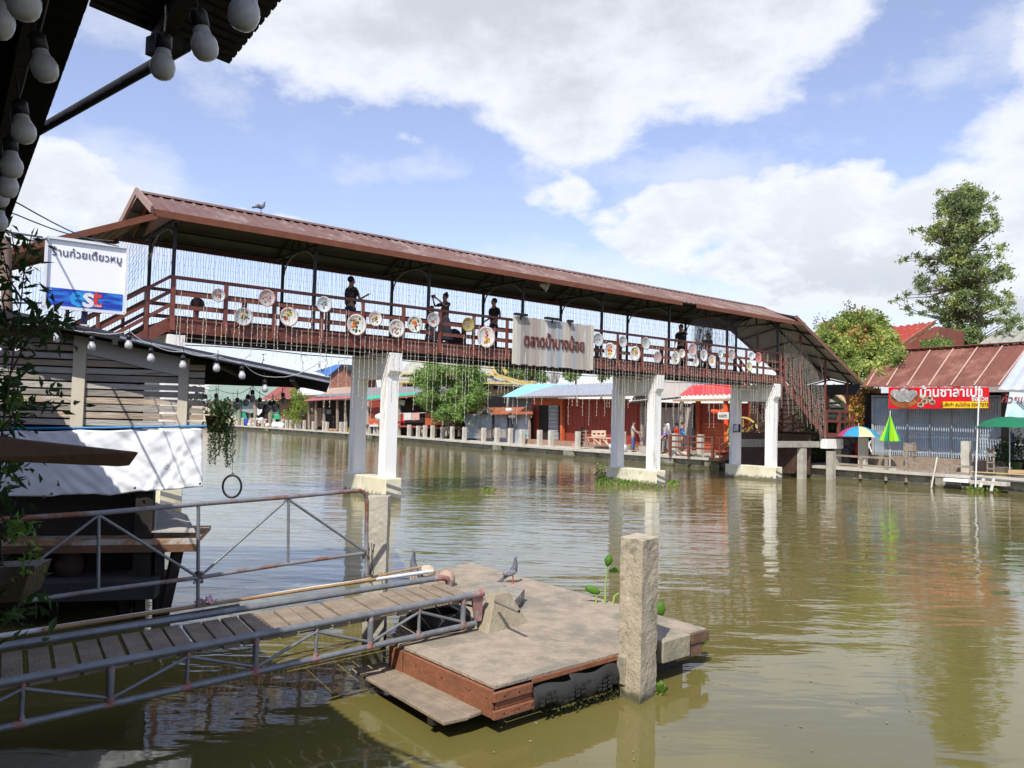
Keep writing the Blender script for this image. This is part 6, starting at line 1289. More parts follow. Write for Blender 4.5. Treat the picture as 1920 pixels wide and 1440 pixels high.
# right quay items
def umb(nm,x,y,rpx,hpx,cols,label,yb,k=1.0,flat=1.0):
    P,s_,w=onq(x,k); c=PS(x,y,s_); R_=rpx/((c-CAM).dot(fw))*FX**0*1.0 if False else rpx*((c-CAM).dot(fw))/FX; H_=hpx*((c-CAM).dot(fw))/FX
    t=thing(nm,P,label,'umbrella','umbrellas on the right quay'); n=8
    prof=[(0,0),(.35,-.10),(.7,-.42),(1,-1)]
    for i in range(n):
        m=MB(); vs=[]
        for r_,z in prof:
            for j in range(4):
                a=6.2832*(i-.5+j/3)/n; sag=1-.035*math.sin(math.pi*j/3)*r_; vs.append(c+V((math.cos(a)*r_*R_*sag,math.sin(a)*r_*R_*sag,(z+.04*math.sin(math.pi*j/3)*r_)*H_)))
        m.add(vs,[[q*4+j,q*4+j+1,(q+1)*4+j+1,(q+1)*4+j] for q in range(3) for j in range(3)],True); m.build('canopy_panel',cols[i%len(cols)],t)
    m=MB(); m.tube([c+Z*.12,V((c.x,c.y,QT))],.018,8); m.build('pole',tint('thin white pole',(.6,.6,.58)),t)
    m=MB()
    for i in range(n): a=6.2832*i/n; m.tube([c-Z*H_*.9,c+V((math.cos(a)*R_*.6,math.sin(a)*R_*.6,-H_*.38))],.006,4)
    m.build('ribs',wire,t)
uc=lambda n,c: mat(n,c,tuple(q*.9 for q in c),sc=5,rough=.6,bump=0,trans=.3)
cy=uc('blue canopy cloth',(.05,.36,.62)); ye=uc('pale yellow canopy cloth',(.72,.70,.40)); wh=uc('white canopy cloth',(.7,.7,.7)); pk_=uc('pink canopy cloth',(.55,.08,.25))
umb('beach_umbrella',1610,799,39,20,[wh,ye,cy,wh,pk_,cy,ye,cy],'open beach umbrella with blue, yellow, white and pink panels by the stairs',868)
gr_=uc('dark green canopy cloth',(.02,.20,.10)); umb('green_umbrella',1893,781,58,21,[gr_],'large open dark green umbrella at the right edge of the picture',870,k=.9)
P,s_,w=onq(1669,1.0); c=PS(1669,775,s_); t=thing('closed_umbrella',P,'folded umbrella with lime and green stripes standing before the blue gate','umbrella','umbrellas on the right quay')
Hc=abs(PS(1669,826,s_).z-c.z); Rr=.42; lg=uc('lime canopy cloth',(.38,.72,.03)); dg_=uc('green canopy cloth',(.02,.36,.14))
for i in range(12):
    a0,a1=6.2832*i/12,6.2832*(i+1)/12; m=MB(); vs=[]
    for q in range(7):
        f=q/6; 
        for a,rr in ((a0,1),((a0+a1)/2,.66),(a1,1)): r_=Rr*(f**1.15)*rr*(1 if q<6 else 1); vs.append(c+V((math.cos(a)*r_,math.sin(a)*r_,-Hc*f-(0.04 if q==6 and rr<1 else 0))))
    m.add(vs,[[q*3+j,q*3+j+1,(q+1)*3+j+1,(q+1)*3+j] for q in range(6) for j in range(2)]); m.build('canopy_panel',(lg,dg_,lg)[i%3],t)
m=MB(); m.tube([c+Z*.12,V((c.x,c.y,QT))],.022,8); m.build('pole',MATS['thin white pole'],t)
# stool
P,s_,w=onq(1606,1.6); t=thing('red_stool',P,'red plastic chair with a round hole in its back beside the beach umbrella','chair'); rp=tint('red plastic stool',(.62,.03,.05),.4)
m=MB(); m.obox(P+Z*.45,bv*.2,pv*.2,Z*.02); m.build('seat',rp,t,bevel=.01)
for i in(-1,1):
    for j in(-1,1): m=MB(); m.bar(P+Z*.44+bv*.17*i+pv*.17*j,P+bv*.2*i+pv*.21*j,.04,.04,bv); m.build('leg',rp,t)
m=MB(); n=16
outer=[P-bv*.2*0+bv*.19+pv*x_*.22+Z*(.72+y_*.27) for x_,y_ in [(math.copysign(abs(math.cos(a))**.5,math.cos(a)),math.copysign(abs(math.sin(a))**.6,math.sin(a))) for a in [6.2832*k/n for k in range(n)]]]
inn_=[P+bv*.19+pv*math.cos(a)*.08+Z*(.78+math.sin(a)*.1) for a in [6.2832*k/n for k in range(n)]]
m.add(outer+inn_,[[i,(i+1)%n,n+(i+1)%n,n+i] for i in range(n)]); o=m.build('backrest',rp,t); o.modifiers.new('s','SOLIDIFY').thickness=.025
P,s_,w=onq(1590,1.5); t=thing('speaker_stack',P,'black stacked crate or speaker beside the red chair under the beach umbrella','speaker'); 
for k in range(3): m=MB(); m.obox(P+Z*(.22+.42*k),bv*.2,pv*.22,Z*.2); m.build('box',black,t,bevel=.02); m=MB(); m.lathe(P+Z*(.22+.42*k)-bv*.2,[(0,.01),(.12,.005),(.15,.012),(.16,0)],14,-bv); m.build('cone',tint('dark grey cone',(.06,.06,.065)),t)
# edge rails, boards and poles
def rl(pts,r,label,mm=wood,nm='wooden_rail',cat='rail'): m=MB(); m.tube([PS(x,y,s) for x,y,s in pts],r,6); return tagm(m,nm,mm,label,cat)
t=thing('edge_fence',PS(1600,880,21.6),'low weathered timber fence along the edge of the right quay','fence')
for a,b,h in ((1553,1676,1.02),(1553,1680,.66),(1700,1825,.86),(1680,1830,.60)):
    p=bc(PS(a,860,21.7)); q=bc(PS(b,860,21.7)); m=MB(); m.bbox(21.68,21.74,q[1],p[1],h-.04,h+.04); m.build('fence_rail',wood,t)
for x,hh in ((1561,1.05),(1614,1.0),(1662,1.05),(1700,1.5),(1748,.95),(1778,.92),(1822,.9)): p=bc(PS(x,860,21.65)); m=MB(); m.bbox(21.6,21.72,p[1]-.05,p[1]+.05,.1,hh); m.build('fence_post',wood,t)
P=PS(1558,880,21.3); m=MB(); m.obox(V((P.x,P.y,.45)),bv*.13,pv*.15,Z*.75); tagm(m,'concrete_post',conc,'concrete post rising from the water at the left end of the right quay','post')
rl([(1746,915,20.9),(1757,858,21.6)],.035,'slanting grey pole leaning on the right quay edge','' and wood or concl,'leaning_pole','pole')
rl([(1829,914,20.9),(1836,725,22.2)],.03,'tall thin white pole standing before the right end of the blue gate',MATS['thin white pole'],'tall_pole','pole')
rl([(1822,885,21.3),(1985,894,21.2)],.03,'long yellow bamboo lying along the quay at the right edge',mat('yellow bamboo',(.48,.36,.16),(.38,.28,.12)),'bamboo_pole','pole')
rl([(1837,915,20.9),(1844,899,21.3)],.07,'short slanting plank below the ladder, left one',concl,'leaning_plank','plank'); rl([(1858,922,20.8),(1863,899,21.3)],.06,'short slanting plank below the ladder, right one',concl,'leaning_plank','plank')
t=thing('wooden_ladder',PS(1856,885,21.9),'small wooden ladder leaning at the quay edge by the tall white pole','ladder')
for x in (1850,1862): fac(t,'stile',wood,21.9,rect(x,840,x+2,888),.06)
for y in (842,854,866,878): fac(t,'rung',wood,21.88,rect(1850,y,1864,y+2),.04)
fac(t,'panel',mat('pale panel',(.35,.33,.3)),21.96,rect(1852,842,1862,854),.02)
P,s_,w=onq(1703,.6); t=thing('wooden_rack',P,'upright weathered wooden crate frame at the quay edge before the blue gate','frame')
for x in (1694,1709): fac(t,'upright',wood,s_,rect(x,830,x+3,874),.3)
for y in (832,846,856,868): fac(t,'crosspiece',wood,s_,rect(1694,y,1712,y+2),.3)
fac(t,'cloth',mat('dusty cloth',(.30,.27,.22)),s_-.04,rect(1697,834,1709,846),.02)
t=thing('edge_planks',PS(1790,893,21.2),'white painted plank bracketed to the outside of the right quay','plank'); a=bc(PS(1771,890,21.2)); b=bc(PS(1817,894,21.2)); m=MB(); m.bbox(21.1,21.4,b[1],a[1],.28,.40); m.build('plank',white,t)
m=MB(); m.bbox(21.05,21.42,bc(PS(1890,896,21.2))[1],bc(PS(1822,894,21.2))[1],.26,.40); tagm(m,'ledge_slab',concl,'broken pale concrete ledge slab under the ladder','slab')
P,s_,w=onq(1629,2.4); t=thing('folding_stand',P,'small white folding stand left of the blue gate','stand'); 
for a,b in (((1625,848),(1633,826)),((1634,848),(1627,826))): m=MB(); m.bar(PS(*a,s_),PS(*b,s_),.04,.04,pv); m.build('leg',white,t)
m=MB()
for k in range(260): m.leaf(PS(random.gauss(1905,12),random.gauss(842,14),23.6),random.uniform(.12,.25),.3)
m.lathe(PS(1903,866,23.6),[(.2,-.3),(.28,0)],10); tagm(m,'potted_plant',leafmat('dark potted leaves',(.06,.10,.03),(.03,.05,.015)),'dark bushy potted plant under the green umbrella','potted plant')
m=MB(); c=onq(1880,1.2)[0]; m.lathe(c,[(0,0),(.22,0),(.32,.35),(.34,.35),(.3,.33),(0,.3)],14); tagm(m,'basin',tint('beige basin',(.40,.35,.28)),'beige basin on the quay between ladder and green umbrella','basin')
m=MB()
for k in range(120): m.leaf(PS(random.gauss(1876,7),random.gauss(848,12),23.4),random.uniform(.15,.28),.25)
tagm(m,'potted_palm',leafmat('palm leaves',(.08,.14,.04),(.04,.07,.02)),'small spiky palm left of the green umbrella pole','plant')
m=MB(); m.bar(PS(1895,884,22.4),PS(1990,886,22.4),.5,.12); tagm(m,'wooden_plank',mat('tan plank',(.5,.33,.18),(.4,.26,.14)),'tan wooden plank on the quay at the right edge','plank')
# ================= trees =================
bark=mat('grey brown bark',(.20,.155,.115),(.13,.10,.075),sc=6,bump=.3)
def clumpleaves(m,c,r,n,size,asp=.45,flat=.8,shell=.5):
    for k in range(n):
        d=V((random.gauss(0,1),random.gauss(0,1),random.gauss(0,1))); d.normalize(); q=random.random()**shell if shell>0 else abs(random.gauss(0,.75))
        m.leaf(c+V((d.x*r*q,d.y*r*q,d.z*r*q*flat)),size*random.uniform(.6,1.3),asp)
def tree(label,trunk,clumps,size,mm,n,nm='tree',asp=.45,tr=.2,group=None,depth=1.2,flat=.8,limb=True,shell=.5):
    """trunk: world points; clumps: (point, radius)"""
    t=thing(nm,trunk[0],label,'tree',group); m=MB(); m.tube(trunk,tr,10,r1=tr*.25); m.build('trunk',bark,t)
    if limb:
        m=MB()
        for c,r in clumps:
            best=min(trunk[1:],key=lambda p:(p-c).length+max(0,p.z-c.z)*1.5); mid=best.lerp(c,.5)+Z*-.1*(c-best).length*.5; m.tube([best,mid,c],tr*.22,5,r1=tr*.05)
        m.build('branches',bark,t)
    m=MB()
    for c,r in clumps: clumpleaves(m,c,r,int(n*r*r),size,asp,flat,shell)
    m.build('crown',mm,t); return t
g_b=leafmat('bright round tree leaves',(.27,.41,.11),(.15,.25,.065),c3=(.36,.46,.16),s3=1.2)
g_m=leafmat('mid green leaves',(.18,.29,.08),(.10,.16,.045)); g_t=leafmat('grey green tall tree leaves',(.27,.34,.15),(.14,.20,.085),c3=(.38,.44,.15),s3=.6,t3=.52)
# round tree by the green awning house
def px_clumps(s_,pts,k=1,dz=.8):
    out=[]
    for x,y,r in pts:
        P=PS(x,y,s_+random.uniform(-dz,dz)); out.append((P,r*((P-CAM).dot(fw))/FX*k))
    return out
random.seed(11)
pts=[]
for k in range(125):
    x=random.uniform(784,905); y=random.uniform(686,790); 
    lim=62 if y<745 else 62-(y-745)*.75
    if abs(x-845)>lim or (y<700 and abs(x-850)>45): continue
    if y>770 and (x>862 or x<812): continue
    pts.append((x,y,random.uniform(12,18)))
s_=24.9; tree('round bright green tree on the far quay between the first pier and the grey shed',[PS(850,818,s_),PS(848,800,s_),PS(846,775,s_),PS(847,745,s_),PS(846,710,s_)],px_clumps(s_,pts,1,1.6),.24,g_b,620,tr=.16,shell=.8)
pts=[(x,y,random.uniform(8,13)) for x,y in [(random.gauss(552,12),random.uniform(738,795)) for _ in range(26)]]+[(549,733,7),(556,731,6),(578,770,7),(583,775,6)]
s_=25.5+1; tree('slender yellow green bamboo like bush on the far quay left of the red awning',[PS(553,806,s_),PS(553,780,s_),PS(552,745,s_)],px_clumps(s_,pts,1,1),.26,leafmat('yellow green leaves',(.30,.38,.08),(.18,.25,.05)),330,tr=.1)
# trees behind the roofs
for i,(lst,l,c) in enumerate((([(950,700,14),(968,704,16),(985,702,16),(1003,706,17),(1020,708,13),(935,694,12),(960,690,14),(995,693,14),(1010,690,10)],'dark leafy tree mass behind the light blue roof',g_m),([(1064,702,10),(1072,706,12),(1080,700,9),(1066,694,10),(1076,692,9)],'small bright tree above the grey metal roof',g_b),([(1130,708,9),(1136,703,9),(1128,698,7)],'small tree top behind the middle bridge pier',g_m))):
    s_=44+i*2; b0=PS(lst[2][0],735,s_); tree(l,[V((b0.x,b0.y,.3)),PS(lst[2][0],lst[2][1]+6,s_),PS(lst[2][0],lst[2][1],s_)],px_clumps(s_,lst,1.0,1.5),.38,c,420,tr=.15,group='trees behind the far bank roofs')
s_=44; b0=PS(1040,735,s_); t=thing('bare_tree',V((b0.x,b0.y,.3)),'bare grey twiggy tree between two green trees above the blue roof','tree'); m=MB()
for k in range(60):
    a=PS(1040+random.gauss(0,2),722,s_); b=PS(1040+random.gauss(0,7),random.uniform(686,715),s_); m.tube([a,a.lerp(b,.5)+V((random.gauss(0,.3),0,.2)),b],.04,4,r1=.015)
m.build('twigs',mat('grey twigs',(.36,.34,.33),(.26,.25,.24)),t); m=MB(); m.tube([V((b0.x,b0.y,.3)),PS(1040,720,s_)],.15,8); m.build('trunk',bark,t)
# tall tree at the right
random.seed(5)
s_=36.0; prof=[(345,8),(370,42),(400,55),(430,62),(460,70),(490,82),(520,88),(550,88),(575,100),(600,112),(625,100),(650,60)]
cx=lambda y: 1812-(y-345)*.02
pts=[]
for k in range(540):
    y=random.uniform(352,648); 
    for (y0,w0),(y1,w1) in zip(prof[:-1],prof[1:]):
        if y0<=y<=y1: hw=w0+(w1-w0)*(y-y0)/(y1-y0)
    u=random.uniform(-1,1); x=cx(y)+u*hw*(1.0 if u>0 else 1.05)
    # feathery tiers with gaps
    tier=math.sin(y*.135+ (x-1800)*.02)
    if tier<-.35 and abs(u)>.30 and random.random()<.8: continue
    if random.random()<abs(u)**3*.3: continue
    pts.append((x,y,random.uniform(7,15)*(1.15-.35*abs(u))))
pts+= [(1700,485,9),(1690,490,7),(1720,480,10),(1682,560,8),(1672,565,6),(1700,552,9),(1730,545,10),(1725,430,9),(1712,432,7),(1880,500,9),(1893,505,7),(1760,360,8),(1812,348,8),(1826,352,8),(1868,372,7),(1900,600,14),(1885,585,13),(1915,615,12),(1735,625,10),(1745,640,12),(1770,648,14),(1720,640,7)]
base=PS(1795,700,s_); tree('tall feathery grey green tree rising behind the rusty roof on the right',[V((base.x,base.y,.3)),PS(1793,650,s_),PS(1797,600,s_),PS(1801,540,s_),PS(1806,470,s_),PS(1810,400,s_),PS(1812,352,s_)],px_clumps(s_,pts,.95,1.8),.20,g_t,900,tr=.22,asp=.4,shell=0)
pts=[(1760,640,13),(1748,648,12),(1775,645,12),(1735,645,10),(1785,655,10),(1755,655,12)]
s_=29.5; b0=PS(1760,680,s_); tree('low light green tree in front of the tall trunk beside the red tiled gable',[V((b0.x,b0.y,.3)),PS(1760,665,s_),PS(1760,650,s_)],px_clumps(s_,pts,1,.8),.2,g_b,900,tr=.1)
# vine mass over roofs
random.seed(9)
VM=thing('vine_mound',V(PS(1600,720,27)).xy.to_3d()+Z*.5,'mound of bright climbing vines with orange patches swallowing the roofs behind the stairs','climbing plant')
def vtop(x): 
    P=[(1515,700),(1530,625),(1545,610),(1560,606),(1580,590),(1600,584),(1625,584),(1650,592),(1662,600),(1672,622),(1690,660),(1712,700)]
    for (a,b),(c,d) in zip(P[:-1],P[1:]):
        if a<=x<=c: return b+(d-b)*(x-a)/(c-a)
    return 700
def vbot(x): return 650+ (x-1515)*.62 if x<1635 else max(724-(x-1635)*1.1,650)
m1=MB(); m2=MB(); mc=MB(); core=[]
for k in range(15500):
    x=random.uniform(1515,1706); y0=vtop(x); y1=vbot(x)
    if y0>=y1: continue
    y=random.uniform(y0-2,y1+3); P=PS(x,y,28.4-3.4*(y-y0)/max(10,(y1-y0))+.8*mnoise.noise(V((x*.05,y*.05,1)))*2)+V((random.gauss(0,.1),random.gauss(0,.1),random.gauss(0,.1)))
    o=mnoise.noise(V((x*.035,y*.06,4)))+ (.16 if 616<y<650 else -.25)
    (m2 if o>.22 and random.random()<.55 else m1).leaf(P,random.uniform(.10,.22),.65)
m1.build('foliage',leafmat('bright vine leaves',(.27,.36,.09),(.15,.21,.045),c3=(.40,.46,.12),s3=.9,t3=.5),VM); m2.build('orange_foliage',leafmat('orange brown vine leaves',(.56,.30,.12),(.42,.21,.08)),VM)
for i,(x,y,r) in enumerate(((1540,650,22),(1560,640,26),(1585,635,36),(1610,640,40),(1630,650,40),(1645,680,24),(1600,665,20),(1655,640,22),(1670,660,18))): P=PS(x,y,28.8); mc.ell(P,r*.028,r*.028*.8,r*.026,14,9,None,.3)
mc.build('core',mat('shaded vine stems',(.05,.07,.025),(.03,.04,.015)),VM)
for x,y in ((1588,575),(1592,570),(1530,600),(1545,596)):
    m=MB(); P=PS(x,y,28); m.tube([PS(x,y+14,28),P],.015,4); 
    for k in range(22): m.leaf(P+V((random.gauss(0,.12),0,random.gauss(-.05,.18))),.12,.5)
    m.build('loose_shoot',leafmat('dark shoot leaves',(.07,.10,.03),(.04,.06,.02)),VM)
# distant wood closing the river bend
m=MB(); random.seed(3)
for k in range(150):
    w=random.uniform(150,200); s_=random.uniform(-60,60); P=B(s_,w,random.uniform(.5,5)); 
    for q in range(36): m.leaf(P+V((random.gauss(0,2.2),random.gauss(0,2.2),random.gauss(0,1.5))),1.4,.6)
for k in range(90):
    s_=random.uniform(60,75); w=random.uniform(-50,150); P=B(s_,w,random.uniform(.5,2.5))
    for q in range(26): m.leaf(P+V((random.gauss(0,2.2),random.gauss(0,2.2),random.gauss(0,1))),1.2,.6)
tag(m.build('distant_wood',leafmat('distant tree leaves',(.10,.16,.06),(.05,.09,.03))),'distant belt of trees closing off the river bend','trees',kind='stuff')
# twigs against the sky left of the first pier
t=thing('bare_vine',PW(560,690,2.6),'thin bare vine with few leaves dangling below the bridge left of the first white pier','plant'); m=MB(); ml=MB()
for x0 in (470,500,575,600,612,640):
    P=[PW(x0,664,2.3)]; 
    for q in range(6): P.append(P[-1]+V((random.gauss(.05,.12),random.gauss(0,.05),-.12+random.gauss(0,.08))))
    m.tube(P,.006,4); 
    for p in P[1:]: ml.leaf(p,.07,.5)
m.build('stems',wire,t); ml.build('leaves',lf_d,t)
# ================= people =================
skinm=mat('tan skin',(.42,.24,.16),(.36,.20,.13),sc=6,rough=.55,bump=0); skind=mat('shaded brown skin',(.27,.15,.10),(.22,.12,.08),sc=6,rough=.55,bump=0)
hairm=mat('black hair',(.018,.014,.013),(.01,.008,.008),sc=20,rough=.45)
def person(P,yaw,H,label,shirt,trouser,arms=None,lean=0,hair='short',sleeve='short',skirt=False,legs=None,skin_=None,head=0,hat=None,group=None,fat=1.0,shoes=True):
    """P feet position, yaw direction faced (world angle), arms: {'L':(elbow,hand),'R':...} in body frame x right, y forward, z up, unit 1.7 m"""
    t=thing('person',P,label,'person',group); k=H/1.7; f=V((math.cos(yaw),math.sin(yaw),0)); r=V((f.y,-f.x,0)); sk=skin_ or skinm
    ca,sa=math.cos(lean),math.sin(lean)
    def q(x,y,z,upper=True):
        if upper and z>.92: y,z=.0+(y)*ca+(z-.92)*sa,.92+(z-.92)*ca-y*sa
        return P+(r*x+f*y+Z*z)*k
    R_=lambda a,b=None:(a*k,(b or a)*k)
    arms=arms or {}
    vs=[(q(0,0,.93),R_(.115*fat,.09*fat)),(q(0,.0,1.10),R_(.10*fat,.08*fat)),(q(0,.0,1.30),R_(.13*fat,.09*fat)),(q(0,-.005,1.42),R_(.07)),(q(0,.005,1.49),R_(.05)),
        (q(0,.015+head*.03,1.56),R_(.062,.068)),(q(0,.02+head*.05,1.63),R_(.072,.085)),(q(0,.01+head*.05,1.685),R_(.05,.06)),(q(0,.095+head*.05,1.60),R_(.014,.016))]
    ed=[(0,1),(1,2),(2,3),(3,4),(4,5),(5,6),(6,7),(6,8)]
    n=9
    J={}
    for sg,s_ in ((-1,'L'),(1,'R')):
        el,ha=arms.get(s_,((.22*sg,-.02,1.14),(.23*sg,.06,.90)))
        sh=q(.165*sg,0,1.40); E=q(*el); Hn=q(*ha); d=(Hn-E).normalized()
        side=r*sg if abs(d.dot(r))<.8 else f
        nn=(side-d*side.dot(d)).normalized(); up_=d.cross(nn)
        i0=len(vs); vs+=[(sh,R_(.05)),(sh.lerp(E,.5),R_(.043)),(E,R_(.036)),(E.lerp(Hn,.85),R_(.024)),(Hn,R_(.022,.03)),(Hn+d*.045*k,R_(.018,.034))]
        ed+=[(3,i0),(i0,i0+1),(i0+1,i0+2),(i0+2,i0+3),(i0+3,i0+4),(i0+4,i0+5)]
        for j in range(4):
            o=(j-1.5)*.017*k; b=len(vs); L_=(.055,.07,.066,.05)[j]*k; curl=up_*.02*k
            vs+=[(Hn+d*.07*k+nn*o*1.0,R_(.0085)),(Hn+d*(.07*k+L_*.55)+nn*o*1.15+curl*.4,R_(.0078)),(Hn+d*(.07*k+L_)+nn*o*1.2+curl*1.3,R_(.0065))]; ed+=[(i0+5,b),(b,b+1),(b+1,b+2)]
        b=len(vs); vs+=[(Hn+d*.02*k-nn*.038*k,R_(.010)),(Hn+d*.055*k-nn*.052*k,R_(.008))]; ed+=[(i0+4,b),(b,b+1)]
        J[s_]=(sh,E,Hn)
    lg=legs or {}
    LG={}
    for sg,s_ in ((-1,'L'),(1,'R')):
        kn,an=lg.get(s_,((.10*sg,.03,.50),(.10*sg,.0,.08))); hp_=q(.09*sg,0,.88,False); K_=q(*kn,False); A_=q(*an,False); i0=len(vs)
        vs+=[(hp_,R_(.085)),(K_,R_(.055)),(K_.lerp(A_,.35),R_(.052)),(A_,R_(.036)),(A_+(f*.10-Z*.045)*k,R_(.036,.028)),(A_+(f*.17-Z*.055)*k,R_(.03,.02))]
        ed+=[(0,i0),(i0,i0+1),(i0+1,i0+2),(i0+2,i0+3),(i0+3,i0+4),(i0+4,i0+5)]; LG[s_]=(hp_,K_,A_)
    skin('body',vs,ed,sk,t,1)
    if shirt:
        vs=[(q(0,0,.90),R_(.145*fat,.115*fat)),(q(0,0,1.10),R_(.125*fat,.10*fat)),(q(0,0,1.30),R_(.155*fat,.115*fat)),(q(0,-.005,1.40),R_(.09,.085)),(q(0,0,1.435),R_(.065))]; ed=[(0,1),(1,2),(2,3),(3,4)]
        for s_ in 'LR':
            sh,E,Hn=J[s_]; i0=len(vs); e=E if sleeve=='long' else sh.lerp(E,.75); vs+=[(sh,R_(.066)),(sh.lerp(E,.45),R_(.060)),(e,R_(.052))]; ed+=[(3,i0),(i0,i0+1),(i0+1,i0+2)]
            if sleeve=='long': vs.append((E.lerp(Hn,.88),R_(.036))); ed.append((i0+2,i0+3))
        skin('shirt',vs,ed,shirt,t,1)
    if skirt:
        m=MB(); c=q(0,0,.30,False); m.lathe(c,[(.26*k,0),(.22*k,.25*k),(.17*k,.55*k),(.14*k,.68*k)],16); m.build('skirt',trouser,t)
    elif trouser:
        vs=[(q(0,0,.95),R_(.128*fat,.105*fat)),(q(0,0,.87,False),R_(.12*fat,.10))]; ed=[(0,1)]
        for s_ in 'LR':
            hp_,K_,A_=LG[s_]; i0=len(vs); vs+=[(hp_.lerp(K_,.12),R_(.098)),(K_,R_(.072)),(K_.lerp(A_,.5),R_(.064)),(K_.lerp(A_,.95),R_(.055))]; ed+=[(1,i0),(i0,i0+1),(i0+1,i0+2),(i0+2,i0+3)]
        skin('trousers',vs,ed,trouser,t,1)
    hc=q(0,.005+head*.05,1.645); M_=Matrix(((r.x,f.x,0),(r.y,f.y,0),(0,0,1)))
    m=MB(); m.ell(hc-f*.018*k+Z*.012*k,.088*k,.098*k,.092*k,14,10,M_,.08)
    if hair=='bun': m.ell(q(0,-.05,1.75),.045*k,.045*k,.04*k,10,7,M_)
    if hair=='long': m.ell(q(0,-.06,1.55),.085*k,.05*k,.16*k,12,8,M_,.1)
    if hair=='scarf':
        m.ell(q(0,-.02,1.60),.10*k,.11*k,.13*k,12,8,M_,.12); m.ell(q(0,-.03,1.47),.12*k,.09*k,.08*k,12,7,M_,.12)
    m.build('hair' if hair!='scarf' else 'headscarf',hairm if hair!='scarf' else (hat or hairm),t)
    m=MB(); m.ell(q(0,.07+head*.05,1.60),.055*k,.035*k,.075*k,12,9,M_); m.ell(q(0,.11+head*.05,1.605),.011*k,.014*k,.02*k,8,6,M_); 
    for sg in(-1,1): m.ell(q(.078*sg,.0,1.61),.012*k,.02*k,.03*k,8,6,M_)
    m.build('face',sk,t)
    m=MB()
    for sg in(-1,1): m.ell(q(.026*sg,.103+head*.05,1.632),.010*k,.005*k,.006*k,8,5,M_)
    m.ell(q(0,.101+head*.05,1.563),.022*k,.006*k,.005*k,8,5,M_); m.build('eyes_and_mouth',mat('dark eye and lip',(.08,.03,.03),(.05,.02,.02),rough=.4,bump=0),t)
    if shoes:
        for s_ in 'LR':
            A_=LG[s_][2]; m=MB(); m.ell(A_+(f*.07-Z*.045)*k,.045*k,.14*k,.038*k,12,7,M_); m.build('shoe',mat('dark shoe',(.04,.03,.03),(.03,.025,.025)),t)
    return t,q,J
def onb(x,w,hy=600): p=bc(PW(x,hy,w)); return B(p[0],w,DH)
YB=math.pi/2-BA   # world angle of +s direction
blk=mat('black cloth',(.022,.022,.025),(.014,.014,.016),sc=8,rough=.8); patt=mat('dark shirt with pale pattern',(.03,.03,.035),(.02,.02,.024),sc=9,c3=(.42,.33,.33),s3=16,t3=.585,bump=0); navy=mat('navy cloth',(.025,.03,.06),(.018,.02,.04),sc=8)
greysh=mat('grey t shirt cloth',(.42,.40,.38),(.35,.33,.31),sc=6); jean=mat('blue denim',(.06,.13,.32),(.04,.09,.24),sc=8); beig=mat('greyish lace dress cloth',(.25,.23,.22),(.16,.15,.14),sc=20)
H1=1.76
person(onb(656,1.35),YB+.2,1.78,'man in a dark patterned shirt and navy shorts gesturing on the footbridge, seen from behind',patt,navy,{'R':((.27,.10,1.12),(.24,.36,1.27)),'L':((-.23,.02,1.14),(-.22,.12,.92))},skin_=skinm,fat=1.28,sleeve='short')
t,q,J=person(onb(834,1.3),math.pi+YB+.3,1.68,'woman with a hair bun holding up a phone to take a photo on the footbridge',mat('floral dark top',(.10,.08,.08),(.05,.04,.045),sc=12,c3=(.35,.28,.26),s3=14,t3=.6),beig,{'R':((.30,.14,1.34),(.14,.44,1.54)),'L':((-.20,.22,1.30),(-.02,.46,1.52))},hair='bun',skin_=skinm,skirt=True)
c=(J['R'][2]+J['L'][2])/2+Z*.05; t2=thing('phone',c,'phone held up in both hands by the woman with the hair bun','phone'); m=MB(); fd=V((math.cos(math.pi+YB+.3),math.sin(math.pi+YB+.3),0)); m.obox(c+fd*.05,fd*.006,V((fd.y,-fd.x,0))*.085,Z*.042); m.build('case',black,t2,bevel=.004)
person(onb(809,1.25),math.pi+YB+.6,1.25,'child with dark hair and a pale lace dress standing in front of the photographing woman',beig,beig,hair='long',skin_=skinm,skirt=True)
person(onb(926,1.3),math.pi+YB+.15,1.74,'man in a dark t shirt seen in profile on the footbridge near the name board',blk,navy,{'R':((.23,-.06,1.14),(.18,.16,1.04)),'L':((-.23,-.04,1.14),(-.18,.16,1.02))},skin_=skinm,head=.1)
t,q,J=person(onb(1277,1.2),math.pi/2+YB+1.7,1.76,'man in a black t shirt raising one hand to his face on the footbridge',blk,blk,{'L':((-.36,.12,1.34),(-.10,.16,1.58)),'R':((.24,-.02,1.14),(.24,.04,.90))},skin_=skinm)
t,q,J=person(onb(1328,1.2),math.pi+YB+.3,1.58,'woman with long black hair and grey top looking down, right end of the footbridge',mat('dull grey top cloth',(.10,.10,.115),(.07,.07,.08),sc=6),navy,{'L':((-.2,.12,1.14),(-.06,.30,1.24)),'R':((.2,.12,1.14),(.06,.30,1.24))},hair='long',skin_=skinm,head=.3)
